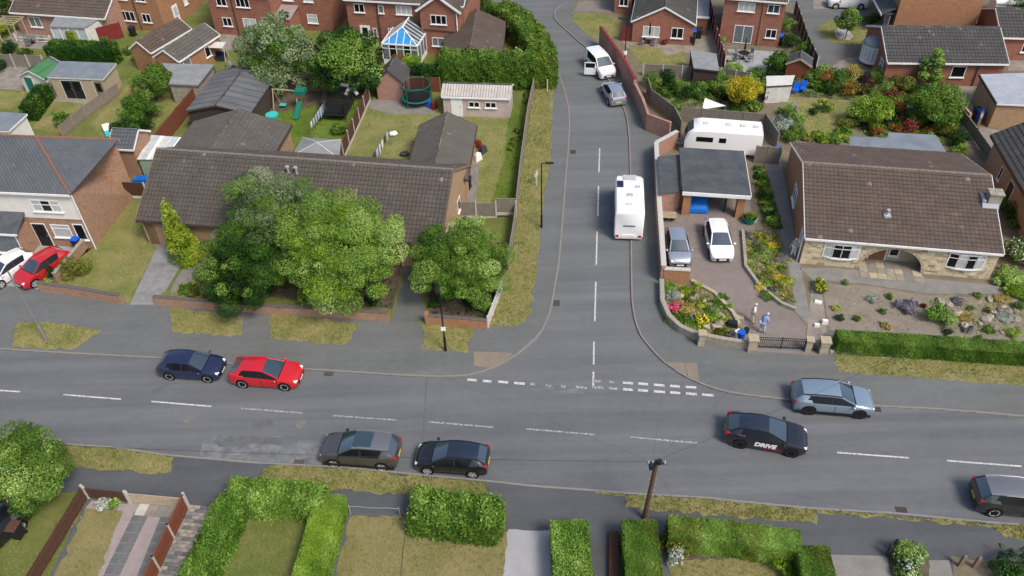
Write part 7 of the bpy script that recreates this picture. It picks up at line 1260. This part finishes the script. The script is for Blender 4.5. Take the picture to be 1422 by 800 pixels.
# clutter beside the narrow garage, garden bench, urns
for px, py, m_, lab in ((663, 222, 'cloth_white', 'white sheeted heap beside the narrow garage'), (670, 212, 'cloth_dark', 'dark folded mower beside the narrow garage'), (664, 204, 'red_paint', 'red bucket behind the narrow garage'), (596, 148, 'blue_plastic', 'blue tub beside the round trampoline'), (602, 150, 'red_paint', 'red toy beside the round trampoline'), (560, 236, 'concrete', 'pale concrete step behind the bungalow roof')):
    tag(MB().hexa([(-.35, -.3, 0), (.4, -.25, 0), (.35, .3, 0), (-.3, .25, 0)], [(-.25, -.2, .6), (.28, -.2, .7), (.2, .2, .62), (-.22, .16, .55)]).ell((.05, 0, .6), .22, .18, .18, 8, 4).build(lab.split(' beside ')[0].split(' behind ')[0].replace(' ', '_'), m_, loc=G(px, py, .11), rz=random.uniform(-1, 1)), lab, lab.split(' ')[-4] if 0 else lab.split(' beside')[0].split(' behind')[0].split()[-1])
for px, py, lab in ((1262, 158, 'white stone urn among the shrubs'), (1262, 176, 'square white planter by the flat blue roof')):
    tag(MB().cyl((0, 0, 0), (0, 0, .15), .25, .15, n=12).cyl((0, 0, .15), (0, 0, .45), .08, .1, n=10).cyl((0, 0, .45), (0, 0, .75), .15, .36, n=14).build('garden_urn', 'white_dirty', loc=G(px, py, .11)), lab, 'urn')
r = thing('lawn_chair', 'white and turquoise sun chair lying on the middle plot lawn', 'chair', G(152, 188, .11), .5); MB().hexa([(-.3, -.7, .25), (.3, -.7, .25), (.3, .4, .3), (-.3, .4, .3)], [(-.3, -.7, .3), (.3, -.7, .3), (.3, .4, .35), (-.3, .4, .35)]).build('seat', 'teal', r); MB().hexa([(-.3, .4, .3), (.3, .4, .3), (.3, .9, .75), (-.3, .9, .75)], [(-.3, .4, .35), (.3, .4, .35), (.3, .88, .8), (-.3, .88, .8)]).build('backrest', 'white', r)
for x in (-.28, .28):
    for y in (-.6, .35): MB().cyl((x, y, 0), (x, y, .27), .02, n=5).build('leg', 'white', r)
r = thing('garden_parasol', 'white closed parasol leaning by the green garage door', 'parasol', G(1400, 176, .11)); MB().cyl((0, 0, 0), (-.5, .3, 2.3), .03).build('pole', 'white', r); MB().cyl((-.1, .06, .5), (-.48, .29, 2.2), .2, .03, n=8).build('canopy', 'cloth_white', r)
# posts by the near driveway
for i, (px, py) in enumerate(((1232, 772), (1332, 786), (1352, 788), (1240, 764))): tag(MB().box(-.08, -.08, -.05, .08, .08, .95).hexa([(-.08, -.08, .95), (.08, -.08, .95), (.08, .08, .95), (-.08, .08, .95)], [(-.02, -.02, 1.02), (.02, -.02, 1.02), (.02, .02, 1.02), (-.02, .02, 1.02)]).build('gate_post', 'timber_dark' if i % 3 == 0 else 'timber_mid', loc=G(px, py, .1), rz=rad(-9)), ('dark timber gatepost beside the white rose bush', 'leaning brown post beside the round dark bush', 'second brown post next to the round dark bush', 'stubby dark post behind the white rose bush')[i], 'post')
# ------------------------------------------------------------------ two people
def skin(name, chains, m_, parent, sub=1):
    bm = bmesh.new(); ly = bm.verts.layers.skin.verify(); vd = {}
    for ch in chains:
        pv = None
        for p, r_ in ch:
            key = tuple(round(c, 4) for c in p)
            if key not in vd:
                v = bm.verts.new(p); v[ly].radius = (r_, r_); v[ly].use_root = not vd; vd[key] = v
            v = vd[key]
            if pv is not None and pv is not v: bm.edges.new((pv, v))
            pv = v
    me = bpy.data.meshes.new(name); bm.to_mesh(me); bm.free(); me.materials.append(MT(m_)); o = place(name, me, parent); s = o.modifiers.new('skin', 'SKIN'); s.use_smooth_shade = True; u = o.modifiers.new('sub', 'SUBSURF'); u.levels = u.render_levels = sub; return o
def person(label, px, py, rz, shirt, trousers, hair, lean=.0, h_=1.68):
    s = h_ / 1.7; r = thing('person', label, 'person', G(px, py, .112), rz); L = lambda x, y, z: ((x + lean * max(0, z - .95)) * s, y * s, z * s)
    pel, ch, nk, hd, hd2 = L(0, 0, .95), L(.02, 0, 1.28), L(.03, 0, 1.47), L(.06, 0, 1.58), L(.05, 0, 1.66); body = [[(pel, .13), (ch, .13), (nk, .05), (hd, .085), (hd2, .075)]]
    arms = []; legs = []
    for sg, sw in ((-1, .12), (1, -.06)):
        sh, el, wr, pa = L(.02, sg * .19, 1.4), L(.04 + sw * .5, sg * .25, 1.12), L(.16 + sw, sg * .22, .92), L(.2 + sw, sg * .21, .86); a = [(ch, .13), (sh, .065), (el, .045), (wr, .032), (pa, .036)]; body.append(a); arms.append(a[:4])
        for k_ in range(5): f = (k_ - 2) * .016; body.append([(pa, .036), (L(.22 + sw + (.02 if k_ == 0 else 0), sg * .21 + f, .80 + (.03 if k_ == 0 else 0)), .011), (L(.215 + sw, sg * .21 + f * 1.1, .76 + (.03 if k_ == 0 else .005 * abs(k_ - 2))), .009)])
        hp, kn, an, toe = L(0, sg * .1, .9), L(.03 + sw * .3, sg * .11, .5), L(-.02 + sw, sg * .11, .09), L(.14 + sw, sg * .12, .04); lg = [(pel, .13), (hp, .1), (kn, .065), (an, .042), (toe, .04)]; body.append(lg); legs.append(lg[:4])
        skin('shoe', [[(L(-.04 + sw, sg * .11, .045), .05), (L(.06 + sw, sg * .115, .045), .05), (L(.17 + sw, sg * .12, .035), .04)]], 'shoe', r)
    skin('body', body, 'skin', r); up = lambda c, k_: [(p, q + k_) for p, q in c]
    skin('shirt', [[(L(0, 0, .9), .155), (ch, .152), (L(.03, 0, 1.44), .075)]] + [up(a[:3], .022) for a in arms], shirt, r); skin('trousers', [up([(pel, .14)] + l[1:4], .022) for l in legs], trousers, r)
    hm = MB(); c = hd2; hm.ell((c[0] - .02, c[1], c[2] - .0), .105 * s, .092 * s, .1 * s, 12, 6, zmin=-.35); hm.build('hair', hair, r, smooth=60)
    for sg in (-1, 1): MB().ell((hd[0] + .082 * s, sg * .03, hd[2] + .02), .01, .014, .009, 6, 4).build('eye', 'shoe', r)
    MB().ell((hd[0] + .095 * s, 0, hd[2] - .01), .02, .014, .022, 6, 4).build('nose', 'skin', r)
person('person in a white top and cream trousers standing on the driveway', 1043, 447, rad(-25), 'cloth_white', 'cream', 'hair_grey', .05); person('person in a blue shirt and pale blue trousers leaning forward by the iron gate', 1057, 462, rad(30), 'shirt_blue', 'trousers_blue', 'hair_grey', .3, 1.66); person('person in a pale pink top and white trousers by the bungalow side door', 1101, 356, rad(200), 'render_pink', 'cloth_white', 'hair_grey', .05)
# planted borders filling the back gardens
def border(poly, n, where, pal, rr=(.5, 1.1), hh=(.5, 1.4)):
    n = int(n * 1.5); P = W2(poly, .1); xy = poly_samples(P, n, rng)
    for i, (x, y) in enumerate(xy):
        lf = pal[i % len(pal)]; r_ = rng.uniform(*rr); h_ = rng.uniform(*hh); t = thing('border_shrub', f'{CW[lf]} shrub in the {where}', 'shrub', (x, y, .1), 0, f'{CW[lf]} shrubs in the {where}'); MB().cyl((0, 0, -.05), (.05, 0, h_ * .6), .04, .015, 6).build('stems', 'trunk', t); cr = min(r_, h_ * .6) * .5; make_crown('foliage', clumps((0, 0, h_ * .45), max(.1, r_ - cr * .7), max(.1, r_ - cr * .7), max(.1, h_ * .5 - cr * .4), 10, cr, low=-.5), int(700 * r_ * r_ + 250), .13, lf, t, .1)
border([(1110, 98), (1235, 108), (1240, 132), (1195, 138), (1110, 128)], 16, 'long border behind the small garden lawn', ('green', 'dark', 'bright', 'rust', 'olive'))
border([(1195, 138), (1330, 125), (1325, 200), (1235, 188), (1190, 180)], 26, 'shrubbery between the lime tree and the tan patio', ('dark', 'green', 'olive', 'rust', 'green', 'red'))
border([(895, 112), (1000, 118), (1045, 128), (1040, 145), (960, 140), (905, 130)], 18, 'planted bank below the pale fence', ('green', 'dark', 'green', 'bright', 'olive'))
border([(1085, 140), (1100, 140), (1118, 200), (1088, 195)], 7, 'border beside the garden path', ('silver', 'green', 'bright')); border([(1110, 186), (1180, 182), (1185, 196), (1120, 200)], 8, 'low border behind the stone bungalow', ('gold', 'green', 'bright', 'olive'), (.4, .8), (.3, .7))
border([(1010, 100), (1060, 104), (1058, 125), (1012, 116)], 6, 'gap between the grey patio and the yellow tree', ('green', 'bright', 'dark')); border([(330, 130), (380, 128), (380, 145), (340, 152)], 5, 'shaded corner under the back garden tree', ('dark', 'green'))
border([(300, 345), (380, 352), (545, 372), (545, 425), (300, 402)], 12, 'undergrowth beneath the big front trees', ('dark', 'green', 'olive'), (.5, .9), (.4, .9)); border([(596, 370), (690, 375), (678, 440), (600, 436)], 6, 'undergrowth beneath the corner tree', ('dark', 'green'), (.5, .9), (.4, .8))
border([(716, 262), (722, 200), (733, 150), (741, 118), (733, 118), (706, 200)], 7, 'weedy fence side of the back lawn', ('olive', 'green'), (.3, .5), (.3, .6)); border([(230, 395), (300, 405), (300, 416), (226, 408)], 4, 'front bed by the grey driveway', ('olive', 'green'), (.4, .6), (.3, .6))
border([(1380, 250), (1422, 300), (1440, 380), (1402, 350)], 8, 'shady gap beside the stone bungalow', ('dark', 'green', 'bright')); border([(180, 60), (270, 95), (262, 110), (165, 95)], 6, 'strip behind the stone shed', ('green', 'olive'), (.4, .8), (.4, .9))
